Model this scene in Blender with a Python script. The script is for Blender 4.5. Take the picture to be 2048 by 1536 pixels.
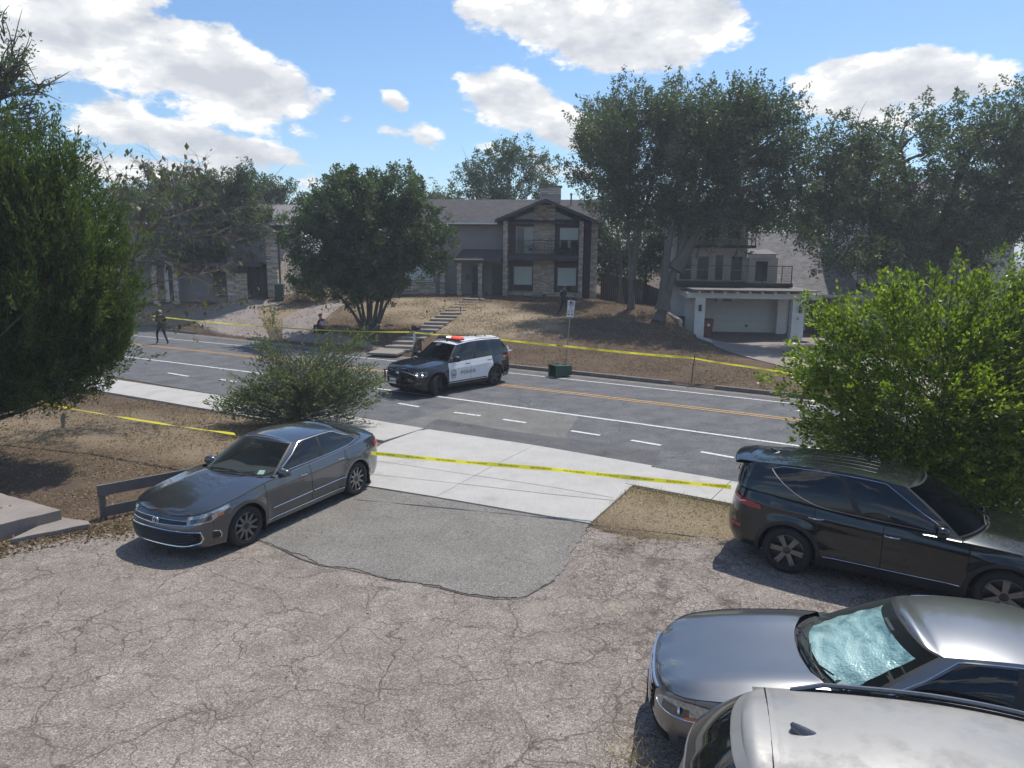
import bpy, bmesh, math, random
import numpy as np
from mathutils import Vector, Matrix, Euler
from mathutils import noise as mnoise
from mathutils.geometry import tessellate_polygon
random.seed(7); np.random.seed(7)
RNG = np.random.default_rng(11)
scene = bpy.context.scene
for o in list(bpy.data.objects): bpy.data.objects.remove(o)
COL = scene.collection
R_ = math.radians

# ------------------------------------------------------------------ camera
FPX, HCAM, PITCH, ROLL = 1420.0, 4.65, math.atan(253/1420), 0.010
cam_d = bpy.data.cameras.new('camera'); cam = bpy.data.objects.new('camera', cam_d); COL.objects.link(cam)
cam_d.sensor_width = 36; cam_d.lens = FPX/2048*36; cam_d.clip_start = .05; cam_d.clip_end = 6000
_f = Vector((0, math.cos(PITCH), -math.sin(PITCH))); _zp = Vector((0, math.sin(PITCH), math.cos(PITCH))); _xp = Vector((1,0,0))
_u = _zp*math.cos(ROLL) - _xp*math.sin(ROLL); _r = _xp*math.cos(ROLL) + _zp*math.sin(ROLL)
m = Matrix((_r, _u, -_f)).transposed().to_4x4(); m.translation = Vector((0,0,HCAM)); cam.matrix_world = m
scene.camera = cam

# ------------------------------------------------------------------ sun and exposure
SUN_EL = R_(61); SUN_AZ = math.atan2(.56, .83)          # azimuth from +Y towards +X
sl = bpy.data.lights.new('sun', 'SUN'); so = bpy.data.objects.new('sun', sl); COL.objects.link(so)
sl.energy = 4.0; sl.angle = R_(.53); sl.color = (1.0, .95, .88)
sd = Vector((math.sin(SUN_AZ)*math.cos(SUN_EL), math.cos(SUN_AZ)*math.cos(SUN_EL), math.sin(SUN_EL)))
so.rotation_euler = (-sd).to_track_quat('-Z', 'Y').to_euler(); so.location = sd*100
scene.view_settings.view_transform = 'Standard'; scene.view_settings.look = 'None'
scene.view_settings.exposure = 0.2; scene.view_settings.gamma = 1; scene.view_settings.use_curve_mapping = False
scene.render.film_transparent = False
scene.cycles.max_bounces = 6; scene.cycles.transparent_max_bounces = 12
scene.cycles.caustics_reflective = False; scene.cycles.caustics_refractive = False
scene.cycles.sample_clamp_indirect = 6

# ------------------------------------------------------------------ pixel <-> place
def ray(px, py):
    u = (px-1024)/FPX; v = (768-py)/FPX; c, s = math.cos(ROLL), math.sin(ROLL)
    uu = u*c - v*s; vv = u*s + v*c
    return Vector((uu, math.cos(PITCH)+vv*math.sin(PITCH), -math.sin(PITCH)+vv*math.cos(PITCH)))
def gz(px, py, z=0.0):
    d = ray(px, py); t = (z-HCAM)/d.z; return Vector((d.x*t, d.y*t, z))
def at(px, py, Y):
    d = ray(px, py); return Vector((d.x/d.y*Y, Y, HCAM+d.z/d.y*Y))

# ------------------------------------------------------------------ street axes and terrain
ES = Vector((math.cos(R_(-32)), math.sin(R_(-32)), 0)); ET = Vector((math.sin(R_(32)), math.cos(R_(32)), 0))
def st(p): return (p[0]*ES.x+p[1]*ES.y, p[0]*ET.x+p[1]*ET.y)
def xy(s, t): return Vector((s*ES.x+t*ET.x, s*ES.y+t*ET.y, 0))
CTRL = []
for s in range(-120, 61, 6): CTRL.append((*xy(s, 26.0)[:2], .13))
CTRL += [(x, y, z) for x, y, z in [
    (-8,51.5,1.95),(-4,51,2.0),(-.7,50.5,1.97),(2,50,1.9),(4.6,49,1.85),(6.8,49,1.7),(-8,60,2.1),(0,60,2.1),(6,60,2.1),
    (7.2,45,1.75),(8.4,41.5,1.2),(9.6,42.2,1.1),(9.3,44.5,1.5),(10.3,39.5,.45),(8,36,.75),(10.6,37,.15),(9.4,34,.25),(8.9,29.5,.12),
    (10.9,42,.05),(11.2,44.5,0),(11.3,47,0),(14,38,-.02),(14,42,-.08),(17,42,-.08),(12,47,-.08),(17,47,-.08),(21,43,-.08),(26,42,0),(14,33,.05),(17,30,.08),(20,38,0),(24,34,.05),
    (3.1,42.5,1.26),(0,42,1.35),(-3,44,1.65),(-2.4,46.5,1.9),(-4,40.5,1.0),(4,36,.7),(0,36,.75),(-7.5,38.5,.5),(-10,39,.45),(-9,36.6,.25),(-8,43,1.2),
    (-12,44,1.2),(-14,46,1.45),(-18,47,1.6),(-23,48,1.55),(-28,50,1.5),(-18,42,.6),(-22,44,.7),(-26,46,.8),(-13,41,.6),(-16,54,1.7),(-26,56,1.7),(-36,54,1.4),
    (-30,70,2.2),(0,75,2.5),(12,60,1.6),(20,60,1.0),(30,60,.8),(30,80,2),(0,110,2),(60,60,1),(60,110,1),(-60,80,2),(-60,110,2),(40,20,.1)]]
CP = np.array([c[:2] for c in CTRL]); CZ = np.array([c[2] for c in CTRL])
def _phi(d2): return np.sqrt(d2+4.0)
_A = _phi(((CP[:,None,:]-CP[None,:,:])**2).sum(-1)); _n = len(CP)
_B = np.zeros((_n+1,_n+1)); _B[:_n,:_n] = _A - np.eye(_n)*.02; _B[:_n,_n] = 1; _B[_n,:_n] = 1
_w = np.linalg.solve(_B, np.append(CZ, 0))
def hfar(x, y):
    P = np.stack([np.atleast_1d(x), np.atleast_1d(y)], -1).astype(float); out = np.empty(len(P))
    for i in range(0, len(P), 20000):
        q = P[i:i+20000]; out[i:i+20000] = _phi(((q[:,None,:]-CP[None,:,:])**2).sum(-1))@_w[:_n] + _w[_n]
    return np.clip(out, -.2, 3.2)
def height(x, y):
    x = np.atleast_1d(np.asarray(x, float)); y = np.atleast_1d(np.asarray(y, float))
    t = x*ET.x + y*ET.y; z = np.full(len(x), -.012); far = t > 25.45
    if far.any():
        hz = hfar(x[far], y[far]); tt = t[far]; k = np.clip((tt-25.45)/1.2, 0, 1)
        r = np.hypot(x[far], y[far]); fade = np.clip((r-90)/120, 0, 1)
        z[far] = (.13*(1-k)+hz*k)*(1-fade) + 1.2*fade
    return z
def hz1(x, y): return float(height([x], [y])[0])
def hit(px, py):
    d = ray(px, py); d = d/ d.y
    Y = np.arange(20, 120, .05); X = d.x*Y; Z = HCAM + d.z*Y; below = Z < height(X, Y)
    i = int(np.argmax(below)) if below.any() else len(Y)-1
    return Vector((X[i], Y[i], hz1(X[i], Y[i])))

# ------------------------------------------------------------------ mesh helpers
def tag(o, label=None, cat=None, group=None, kind=None):
    if label: o['label'] = label
    if cat: o['category'] = cat
    if group: o['group'] = group
    if kind: o['kind'] = kind
    return o
def empty(name, loc=(0,0,0), rz=0.0, label=None, cat=None, group=None):
    o = bpy.data.objects.new(name, None); COL.objects.link(o); o.location = loc; o.rotation_euler = (0,0,rz)
    o.empty_display_size = .2
    return tag(o, label, cat, group)
def link(name, me, mat=None, parent=None, loc=None, smooth=False):
    if mat is not None and not me.materials: me.materials.append(mat)
    if smooth: me.polygons.foreach_set('use_smooth', [True]*len(me.polygons))
    o = bpy.data.objects.new(name, me); COL.objects.link(o)
    if parent is not None: o.parent = parent
    if loc is not None: o.location = loc
    return o
class MB:
    def __init__(s): s.v = []; s.f = []
    def add(s, vs, fs):
        n = len(s.v); s.v += [tuple(v) for v in vs]; s.f += [tuple(i+n for i in f) for f in fs]; return s
    def box(s, c, d, rz=0, M=None, taper=1.0):
        hx, hy, hz = d[0]/2, d[1]/2, d[2]/2; vs = []
        for z, k in ((-hz, 1.0), (hz, taper)):
            for x, y in ((-hx,-hy),(hx,-hy),(hx,hy),(-hx,hy)): vs.append(Vector((x*k, y*k, z)))
        T = M if M is not None else Matrix.Rotation(rz, 3, 'Z')
        vs = [T @ v + Vector(c) for v in vs]
        return s.add(vs, [(0,3,2,1),(4,5,6,7),(0,1,5,4),(1,2,6,5),(2,3,7,6),(3,0,4,7)])
    def bbox(s, a, b):
        return s.box([(a[i]+b[i])/2 for i in range(3)], [abs(b[i]-a[i]) for i in range(3)])
    def tube(s, pts, r, n=8, cap=True):
        pts = [Vector(p) for p in pts]; rs = r if isinstance(r, (list, tuple)) else [r]*len(pts); vs = []; fs = []
        up = Vector((0,0,1)); prev = None
        for i, p in enumerate(pts):
            a = pts[max(i-1,0)]; b = pts[min(i+1,len(pts)-1)]; t = (b-a); t = t.normalized() if t.length > 1e-9 else Vector((0,0,1))
            if prev is None:
                q = t.cross(up); q = q.normalized() if q.length > 1e-3 else t.cross(Vector((1,0,0))).normalized()
            else:
                q = prev - t*prev.dot(t); q = q.normalized() if q.length > 1e-6 else t.orthogonal().normalized()
            prev = q; w = t.cross(q)
            for k in range(n):
                an = 2*math.pi*k/n; vs.append(p + (q*math.cos(an)+w*math.sin(an))*rs[i])
        for i in range(len(pts)-1):
            for k in range(n):
                fs.append((i*n+k, i*n+(k+1)%n, (i+1)*n+(k+1)%n, (i+1)*n+k))
        if cap: fs.append(tuple(range(n))[::-1]); fs.append(tuple((len(pts)-1)*n+k for k in range(n)))
        return s.add(vs, fs)
    def lathe(s, prof, c=(0,0,0), n=24, axis='Z', M=None):
        vs = []; fs = []
        for r, h in prof:
            for k in range(n):
                an = 2*math.pi*k/n; x, y = r*math.cos(an), r*math.sin(an)
                v = Vector((x, y, h)) if axis == 'Z' else (Vector((x, h, y)) if axis == 'Y' else Vector((h, x, y)))
                if M is not None: v = M @ v
                vs.append(v + Vector(c))
        for i in range(len(prof)-1):
            for k in range(n): fs.append((i*n+k, i*n+(k+1)%n, (i+1)*n+(k+1)%n, (i+1)*n+k))
        fs.append(tuple(range(n))[::-1]); fs.append(tuple((len(prof)-1)*n+k for k in range(n)))
        return s.add(vs, fs)
    def prism(s, poly, h0, h1):      # poly: list of (x,y); h0/h1 numbers or lists
        n = len(poly); a = h0 if isinstance(h0, (list,tuple)) else [h0]*n; b = h1 if isinstance(h1, (list,tuple)) else [h1]*n
        vs = [(p[0],p[1],a[i]) for i,p in enumerate(poly)] + [(p[0],p[1],b[i]) for i,p in enumerate(poly)]
        tr = tessellate_polygon([[Vector((p[0],p[1],0)) for p in poly]])
        fs = [tuple(t) for t in tr] + [tuple(i+n for i in t) for t in tr] + [(i,(i+1)%n,(i+1)%n+n,i+n) for i in range(n)]
        return s.add(vs, fs)
    def extrude(s, poly3, vec):
        n = len(poly3); P = [Vector(p) for p in poly3]; V = Vector(vec)
        tr = tessellate_polygon([P])
        return s.add(P+[p+V for p in P], [tuple(t) for t in tr]+[tuple(i+n for i in t) for t in tr]+[(i,(i+1)%n,(i+1)%n+n,i+n) for i in range(n)])
    def build(s, name, mat=None, parent=None, smooth=False, loc=None, bevel=0, normals=True):
        me = bpy.data.meshes.new(name); me.from_pydata([tuple(v) for v in s.v], [], s.f); me.update()
        if normals:
            bm = bmesh.new(); bm.from_mesh(me); bmesh.ops.recalc_face_normals(bm, faces=bm.faces)
            if bevel:
                es = [e for e in bm.edges if len(e.link_faces) == 2 and e.calc_face_angle(0) > .5]
                bmesh.ops.bevel(bm, geom=es, offset=bevel, segments=2, affect='EDGES', profile=.6, clamp_overlap=True)
            bm.to_mesh(me); bm.free()
        o = link(name, me, mat, parent, loc)
        if smooth:
            me.polygons.foreach_set('use_smooth', [True]*len(me.polygons))
            try:
                me.set_sharp_from_angle(angle=R_(40))
            except Exception: pass
        return o
def grid_mesh(name, P, mat=None, parent=None, smooth=True, closed_u=False):
    """P: array (nu, nv, 3) -> one surface"""
    P = np.asarray(P, float); nu, nv = P.shape[:2]; me = bpy.data.meshes.new(name)
    idx = np.arange(nu*nv).reshape(nu, nv)
    q = np.stack([idx[:-1,:-1], idx[1:,:-1], idx[1:,1:], idx[:-1,1:]], -1).reshape(-1,4)
    if closed_u:
        q2 = np.stack([idx[-1,:-1], idx[0,:-1], idx[0,1:], idx[-1,1:]], -1); q = np.concatenate([q, q2])
    fast_mesh(me, P.reshape(-1,3), q)
    return link(name, me, mat, parent, smooth=smooth)
def fast_mesh(me, V, Q):
    V = np.asarray(V, np.float32); Q = np.asarray(Q, np.int32); k = Q.shape[1]
    me.vertices.add(len(V)); me.vertices.foreach_set('co', V.ravel())
    me.loops.add(Q.size); me.loops.foreach_set('vertex_index', Q.ravel())
    me.polygons.add(len(Q)); me.polygons.foreach_set('loop_start', np.arange(0, Q.size, k, dtype=np.int32))
    me.update(calc_edges=True); me.validate()

# ------------------------------------------------------------------ materials
def newmat(name):
    m = bpy.data.materials.new(name); m.use_nodes = True; nt = m.node_tree; b = nt.nodes['Principled BSDF']; return m, nt, b
def N(nt, t, **kw):
    n = nt.nodes.new(t)
    for k, v in kw.items():
        if k in ('operation','blend_type','noise_dimensions','feature','distance','interpolation','data_type','sky_type','mode','attribute_name'): setattr(n, k, v)
        else: n.inputs[k].default_value = v
    return n
def L(nt, a, b): nt.links.new(a, b)
def rgba(c): return (*c, 1) if len(c) == 3 else c
def ramp(nt, fac, stops, interp='LINEAR'):
    r = nt.nodes.new('ShaderNodeValToRGB'); r.color_ramp.interpolation = interp; el = r.color_ramp.elements
    while len(el) < len(stops): el.new(.5)
    for e, (p, c) in zip(el, stops): e.position = p; e.color = rgba(c)
    L(nt, fac, r.inputs[0]); return r.outputs[0]
def noise(nt, scale, detail=4, rough=.6, vec=None, dist=0):
    n = nt.nodes.new('ShaderNodeTexNoise'); n.inputs['Scale'].default_value = scale; n.inputs['Detail'].default_value = detail
    n.inputs['Roughness'].default_value = rough; n.inputs['Distortion'].default_value = dist
    if vec is not None: L(nt, vec, n.inputs['Vector'])
    return n.outputs['Fac']
def pos(nt): return nt.nodes.new('ShaderNodeNewGeometry').outputs['Position']
def objco(nt): return nt.nodes.new('ShaderNodeTexCoord').outputs['Object']
def mapping(nt, vec, scale=(1,1,1), rot=(0,0,0), loc=(0,0,0)):
    mp = nt.nodes.new('ShaderNodeMapping'); mp.inputs['Scale'].default_value = scale; mp.inputs['Rotation'].default_value = rot
    mp.inputs['Location'].default_value = loc; L(nt, vec, mp.inputs['Vector']); return mp.outputs[0]
def mix(nt, f, a, b, mode='MIX'):
    x = nt.nodes.new('ShaderNodeMix'); x.data_type = 'RGBA'; x.blend_type = mode
    for i, v in ((0,f),(6,a),(7,b)):
        if isinstance(v, (int,float)): x.inputs[i].default_value = v
        elif isinstance(v, tuple): x.inputs[i].default_value = rgba(v)
        else: L(nt, v, x.inputs[i])
    return x.outputs[2]
def mathn(nt, op, a, b=0.5, c=None):
    x = nt.nodes.new('ShaderNodeMath'); x.operation = op
    for i, v in enumerate((a, b) if c is None else (a, b, c)):
        if isinstance(v, (int,float)): x.inputs[i].default_value = v
        else: L(nt, v, x.inputs[i])
    return x.outputs[0]
def bump(nt, b, h, strength=.3, dist=.02):
    x = nt.nodes.new('ShaderNodeBump'); x.inputs['Strength'].default_value = strength; x.inputs['Distance'].default_value = dist
    L(nt, h, x.inputs['Height']); L(nt, x.outputs[0], b.inputs['Normal'])
def noisy(name, c1, c2, scale=4, rough=.8, bumpk=.2, metal=0, spec=.5, fine=60, dist=.01, coord='pos', island=0.0, coat=0):
    m, nt, b = newmat(name); v = pos(nt) if coord == 'pos' else objco(nt)
    f = noise(nt, scale, 6, .65, v); g = noise(nt, fine, 3, .6, v)
    k = mathn(nt, 'MULTIPLY_ADD', g, .45, mathn(nt, 'MULTIPLY', f, .55))
    col = ramp(nt, k, [(.32, c1), (.68, c2)])
    if island:
        rnd = nt.nodes.new('ShaderNodeNewGeometry').outputs['Random Per Island']
        mr = mathn(nt, 'MULTIPLY_ADD', rnd, island, 1-island/2)
        hs = nt.nodes.new('ShaderNodeHueSaturation'); L(nt, mr, hs.inputs['Value']); L(nt, col, hs.inputs['Color']); col = hs.outputs[0]
    L(nt, col, b.inputs['Base Color']); b.inputs['Roughness'].default_value = rough; b.inputs['Metallic'].default_value = metal
    b.inputs['Specular IOR Level'].default_value = spec; b.inputs['Coat Weight'].default_value = coat
    if bumpk: bump(nt, b, g, bumpk, dist)
    return m
def plain(name, c, rough=.5, metal=0, coat=0, spec=.5):
    # even colour with a faint wear variation
    return noisy(name, tuple(x*.9 for x in c), tuple(min(1, x*1.08) for x in c), 3, rough, 0, metal, spec, 25, coord='obj', coat=coat)
# ------------------------------------------------------------------ sky with cumulus clouds (all in the world shader)
def build_world():
    w = bpy.data.worlds.new('World'); scene.world = w; w.use_nodes = True; nt = w.node_tree
    bg = nt.nodes['Background']; sky = nt.nodes.new('ShaderNodeTexSky'); sky.sky_type = 'NISHITA'; sky.sun_disc = False
    sky.sun_elevation = SUN_EL; sky.sun_rotation = SUN_AZ; sky.air_density = 1.0; sky.dust_density = .6; sky.ozone_density = 1.6
    tc = nt.nodes.new('ShaderNodeTexCoord'); D = tc.outputs['Generated']
    def vm(op, a, b=None):
        x = nt.nodes.new('ShaderNodeVectorMath'); x.operation = op; L(nt, a, x.inputs[0])
        if b is not None:
            if isinstance(b, (tuple, Vector)): x.inputs[1].default_value = tuple(b)
            else: L(nt, b, x.inputs[1])
        return x
    # direction warped by noise gives ragged edges
    n1 = nt.nodes.new('ShaderNodeTexNoise'); n1.inputs['Scale'].default_value = 11; n1.inputs['Detail'].default_value = 10; n1.inputs['Roughness'].default_value = .64
    mp = mapping(nt, D, (1,1,2.1)); L(nt, mp, n1.inputs['Vector'])
    def cloud_field(dirvec):
        tot = None
        for (px, py, rx, ry, an, k) in CLOUDS:
            c = ray(px, py).normalized()
            r = c.cross(Vector((0,0,1))).normalized(); u = r.cross(c).normalized()
            ca, sa = math.cos(R_(-an)), math.sin(R_(-an)); a = (r*ca+u*sa)/(rx/FPX); b = (u*ca-r*sa)/(ry/FPX)
            df = vm('SUBTRACT', dirvec, c).outputs[0]
            da = vm('DOT_PRODUCT', df, a).outputs['Value']; db = vm('DOT_PRODUCT', df, b).outputs['Value']
            d2 = mathn(nt, 'ADD', mathn(nt,'MULTIPLY',da,da), mathn(nt,'MULTIPLY',db,db))
            v = mathn(nt, 'MULTIPLY', mathn(nt, 'SUBTRACT', 1.0, d2), k)
            v = mathn(nt, 'MAXIMUM', v, -1.5)
            tot = v if tot is None else mathn(nt, 'SMOOTH_MAX', tot, v, .25)
        return tot
    # fair-weather cumulus over the rest of the sky
    n0 = noise(nt, 3.1, 2, .5, mapping(nt, D, (1,1,2.6), loc=(3.1,1.7,.4)))
    gen = mathn(nt, 'MULTIPLY', mathn(nt, 'SUBTRACT', n0, .57), 6.0)
    # inside the photographed field of view only the placed clouds count
    fwd = vm('DOT_PRODUCT', D, Vector((0, math.cos(R_(8)), math.sin(R_(8))))).outputs['Value']
    inside = nt.nodes.new('ShaderNodeMapRange'); inside.inputs['From Min'].default_value = .68; inside.inputs['From Max'].default_value = .76
    L(nt, fwd, inside.inputs['Value'])
    gen = mathn(nt, 'SUBTRACT', gen, mathn(nt, 'MULTIPLY', inside.outputs[0], 8.0))
    Dn = vm('ADD', D, (0,0,0)).outputs[0]
    field = mathn(nt, 'MAXIMUM', cloud_field(Dn), gen)
    dens = mathn(nt, 'ADD', field, mathn(nt, 'MULTIPLY', mathn(nt, 'SUBTRACT', n1.outputs['Fac'], .5), 4.3))
    al = nt.nodes.new('ShaderNodeMapRange'); al.interpolation_type = 'SMOOTHSTEP'
    al.inputs['From Min'].default_value = -.02; al.inputs['From Max'].default_value = .5; L(nt, dens, al.inputs['Value'])
    # shading: thick middles and lower sides greyer, billow tops bright
    n2 = noise(nt, 16, 8, .6, mapping(nt, D, (1,1,2.0), loc=(.02,.0,.035)))
    n3 = noise(nt, 5, 3, .5, mapping(nt, D, (1,1,2.4), loc=(.4,.1,.2)))
    n1b = nt.nodes.new('ShaderNodeTexNoise'); n1b.inputs['Scale'].default_value = 11; n1b.inputs['Detail'].default_value = 5; n1b.inputs['Roughness'].default_value = .55
    L(nt, mapping(nt, vm('ADD', D, (.008,.01,.022)).outputs[0], (1,1,2.1)), n1b.inputs['Vector'])
    lit = mathn(nt, 'SUBTRACT', n1.outputs['Fac'], n1b.outputs['Fac'])
    sh = mathn(nt, 'ADD', mathn(nt,'MULTIPLY', lit, 4.0), mathn(nt,'MULTIPLY', mathn(nt,'SUBTRACT', n2, .5), .9))
    sh = mathn(nt, 'SUBTRACT', mathn(nt,'ADD', sh, .78), mathn(nt,'MULTIPLY', mathn(nt,'MINIMUM', mathn(nt,'MAXIMUM', dens, 0.0), 1.6), .26))
    sh = mathn(nt, 'ADD', sh, mathn(nt,'MULTIPLY', mathn(nt,'SUBTRACT', n3, .5), .5))
    ccol = ramp(nt, sh, [(0, (4.0,4.2,4.6)), (.42, (4.9,5.05,5.3)), (.8, (5.7,5.8,5.9)), (1, (6.8,6.8,6.7))])
    sat = nt.nodes.new('ShaderNodeHueSaturation'); sat.inputs['Saturation'].default_value = SKY_SAT; sat.inputs['Value'].default_value = SKY_VAL
    L(nt, sky.outputs[0], sat.inputs['Color'])
    skyc = mix(nt, 1.0, sat.outputs[0], SKY_TINT, 'MULTIPLY')
    x = nt.nodes.new('ShaderNodeMix'); x.data_type = 'RGBA'; L(nt, al.outputs[0], x.inputs[0]); L(nt, skyc, x.inputs[6]); L(nt, ccol, x.inputs[7]); x.clamp_result = False
    L(nt, x.outputs[2], bg.inputs['Color']); w.cycles.sampling_method = 'MANUAL'; w.cycles.sample_map_resolution = 512; bg.inputs['Strength'].default_value = .14
SKY_SAT, SKY_VAL, SKY_TINT = 1.12, .92, (.86,.96,1.04)
# px, py, half width, half height (photo pixels), tilt clockwise, strength
CLOUDS = [(250,45,165,62,8,1.1),(60,90,110,60,14,1.0),(330,130,270,75,13,1.2),(500,190,150,62,10,1.1),(230,75,120,70,20,1),
          (250,255,120,34,8,1.0),(400,292,190,34,7,1.1),(230,215,50,30,0,.8),(260,330,90,26,4,.8),(380,345,140,22,4,.8),
          (1060,20,150,52,5,1.1),(1240,50,210,78,3,1.2),(1380,45,120,48,4,1.0),(1200,105,90,34,5,.9),
          (1030,205,115,58,12,1.15),(1120,250,110,42,18,1.0),(845,271,30,20,15,.42),(790,266,34,10,10,.34),(680,238,30,9,-5,.26),(790,205,16,10,30,.22),
          (1700,160,95,42,8,1.05),(1860,165,120,48,2,1.1),(1730,210,110,42,8,1.0),(1010,300,40,14,5,.35),(1130,345,60,20,5,.6),(1160,352,40,20,5,.6),(620,366,32,22,0,.6),(1080,306,34,14,5,.35),(2010,72,26,9,10,.2)]
build_world()
# ------------------------------------------------------------------ ground materials
def mat_grass(name, far):
    m, nt, b = newmat(name); v = pos(nt)
    big = noise(nt, .22, 4, .6, v); mid = noise(nt, 1.6, 5, .65, v); fine = noise(nt, 26 if far else 45, 4, .7, mapping(nt, v, (1,1,.4)))
    k = mathn(nt, 'ADD', mathn(nt,'MULTIPLY',big,.5), mathn(nt,'MULTIPLY',mid,.5))
    a = ramp(nt, k, [(.34,(.14,.095,.07)),(.5,(.225,.155,.11)),(.66,(.32,.225,.155))])
    c = mix(nt, mathn(nt,'MULTIPLY',fine,.9), (.07,.055,.04), a)
    at_ = nt.nodes.new('ShaderNodeAttribute'); at_.attribute_name = 'dry'
    straw = ramp(nt, fine, [(.3,(.30,.235,.16)),(.7,(.46,.375,.255))])
    c = mix(nt, at_.outputs['Fac'], c, straw)
    L(nt, c, b.inputs['Base Color']); b.inputs['Roughness'].default_value = .95; b.inputs['Specular IOR Level'].default_value = .1
    h = mathn(nt,'ADD',fine, mathn(nt,'MULTIPLY',mid,1.5)); bump(nt, b, h, .8, .06); return m
def mat_old_asphalt():
    m, nt, b = newmat('old_asphalt'); v = pos(nt)
    big = noise(nt, .45, 4, .6, v); mid = noise(nt, 3, 5, .65, v); 
    vo = nt.nodes.new('ShaderNodeTexVoronoi'); vo.inputs['Scale'].default_value = 75; L(nt, v, vo.inputs['Vector'])
    stone = nt.nodes.new('ShaderNodeSeparateColor'); L(nt, vo.outputs['Color'], stone.inputs[0])
    k = mathn(nt,'ADD', mathn(nt,'MULTIPLY',big,.55), mathn(nt,'MULTIPLY',mid,.45))
    base = ramp(nt, k, [(.35,(.20,.174,.154)),(.5,(.248,.217,.192)),(.64,(.30,.265,.236))])
    st_ = ramp(nt, stone.outputs[0], [(0,(.5,.49,.48)),(.35,(.84,.83,.82)),(.75,(1.07,1.05,1.04)),(1,(1.65,1.62,1.58))])
    c = mix(nt, 1.0, base, st_, 'MULTIPLY'); big2 = noise(nt, 1.7, 5, .7, mapping(nt, v, loc=(9,9,0))); c = mix(nt, 1.0, c, ramp(nt, big2, [(.3,(.78,.77,.76)),(.7,(1.16,1.15,1.13))]), 'MULTIPLY')
    # alligator cracks: three sizes, warped
    wn = nt.nodes.new('ShaderNodeTexNoise'); wn.inputs['Scale'].default_value = 2.3; wn.inputs['Detail'].default_value = 5; L(nt, v, wn.inputs['Vector'])
    wv = nt.nodes.new('ShaderNodeVectorMath'); wv.operation = 'MULTIPLY_ADD'; L(nt, wn.outputs['Color'], wv.inputs[0]); wv.inputs[1].default_value = (.5,.5,.5); L(nt, v, wv.inputs[2])
    def crack_or_wire_shadow(scale, width):
        q = nt.nodes.new('ShaderNodeTexVoronoi'); q.feature = 'DISTANCE_TO_EDGE'; q.inputs['Scale'].default_value = scale; L(nt, wv.outputs[0], q.inputs['Vector'])
        r = nt.nodes.new('ShaderNodeMapRange'); r.inputs['From Min'].default_value = 0; r.inputs['From Max'].default_value = width; L(nt, q.outputs['Distance'], r.inputs['Value']); return r.outputs[0]
    c1 = crack_or_wire_shadow(.8, .013); c2 = crack_or_wire_shadow(2.2, .024); c3 = crack_or_wire_shadow(6.5, .07)
    zone = ramp(nt, noise(nt, .5, 3, .6, mapping(nt, v, loc=(5,2,0))), [(.42,(0,0,0)),(.56,(1,1,1))])
    sx = nt.nodes.new('ShaderNodeSeparateXYZ'); L(nt, v, sx.inputs[0])
    rz = nt.nodes.new('ShaderNodeMapRange'); rz.inputs['From Min'].default_value = .9; rz.inputs['From Max'].default_value = 1.6
    L(nt, mathn(nt,'ADD', sx.outputs[0], mathn(nt,'MULTIPLY', mid, .8)), rz.inputs['Value'])
    # the right part of the lot is crazed all over
    inv3 = mathn(nt,'MULTIPLY', mathn(nt,'SUBTRACT',1.0,c3), mathn(nt,'MAXIMUM', mathn(nt,'MULTIPLY',zone,.35), mathn(nt,'MULTIPLY', rz.outputs[0], .8)))
    inv2 = mathn(nt,'MULTIPLY', mathn(nt,'SUBTRACT',1.0,c2), .62); inv1 = mathn(nt,'MULTIPLY', mathn(nt,'SUBTRACT',1.0,c1), .85)
    tot = mathn(nt,'MAXIMUM', inv1, mathn(nt,'MAXIMUM', inv2, inv3))
    brk = ramp(nt, noise(nt, 1.4, 3, .6, mapping(nt, v, loc=(1,8,0))), [(.36,(.15,.15,.15)),(.52,(1,1,1))])
    tot = mathn(nt,'MULTIPLY', tot, brk)
    c = mix(nt, mathn(nt,'MULTIPLY',tot,.95), c, (.055,.048,.042))
    # dusty worn spots and dark stains
    dust = ramp(nt, noise(nt, .8, 3, .55, mapping(nt, v, loc=(7.7,3.1,0))), [(.62,(0,0,0)),(.72,(1,1,1))])
    c = mix(nt, mathn(nt,'MULTIPLY',dust,.5), c, (.30,.265,.21))
    ds = nt.nodes.new('ShaderNodeVectorMath'); ds.operation = 'DISTANCE'; L(nt, v, ds.inputs[0]); ds.inputs[1].default_value = (2.3,10.1,0)
    near_ = nt.nodes.new('ShaderNodeMapRange'); near_.inputs['From Min'].default_value = 2.2; near_.inputs['From Max'].default_value = .3; L(nt, ds.outputs['Value'], near_.inputs['Value'])
    tar = ramp(nt, mathn(nt,'ADD', mathn(nt,'MULTIPLY', near_.outputs[0], .14), noise(nt, 1.1, 6, .7, mapping(nt, v, loc=(2.2,9.3,0))), mathn(nt,'MULTIPLY', rz.outputs[0], .0)), [(.64,(0,0,0)),(.70,(1,1,1))])
    c = mix(nt, mathn(nt,'MULTIPLY',tar,.6), c, (.06,.055,.05))
    L(nt, c, b.inputs['Base Color']); b.inputs['Roughness'].default_value = .9; b.inputs['Specular IOR Level'].default_value = .3
    h = mathn(nt,'SUBTRACT', mathn(nt,'ADD', mathn(nt,'MULTIPLY',vo.outputs['Distance'],-.25), mathn(nt,'MULTIPLY',mid,.5)), mathn(nt,'MULTIPLY',tot,1.2)); bump(nt, b, h, .45, .015)
    return m
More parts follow.
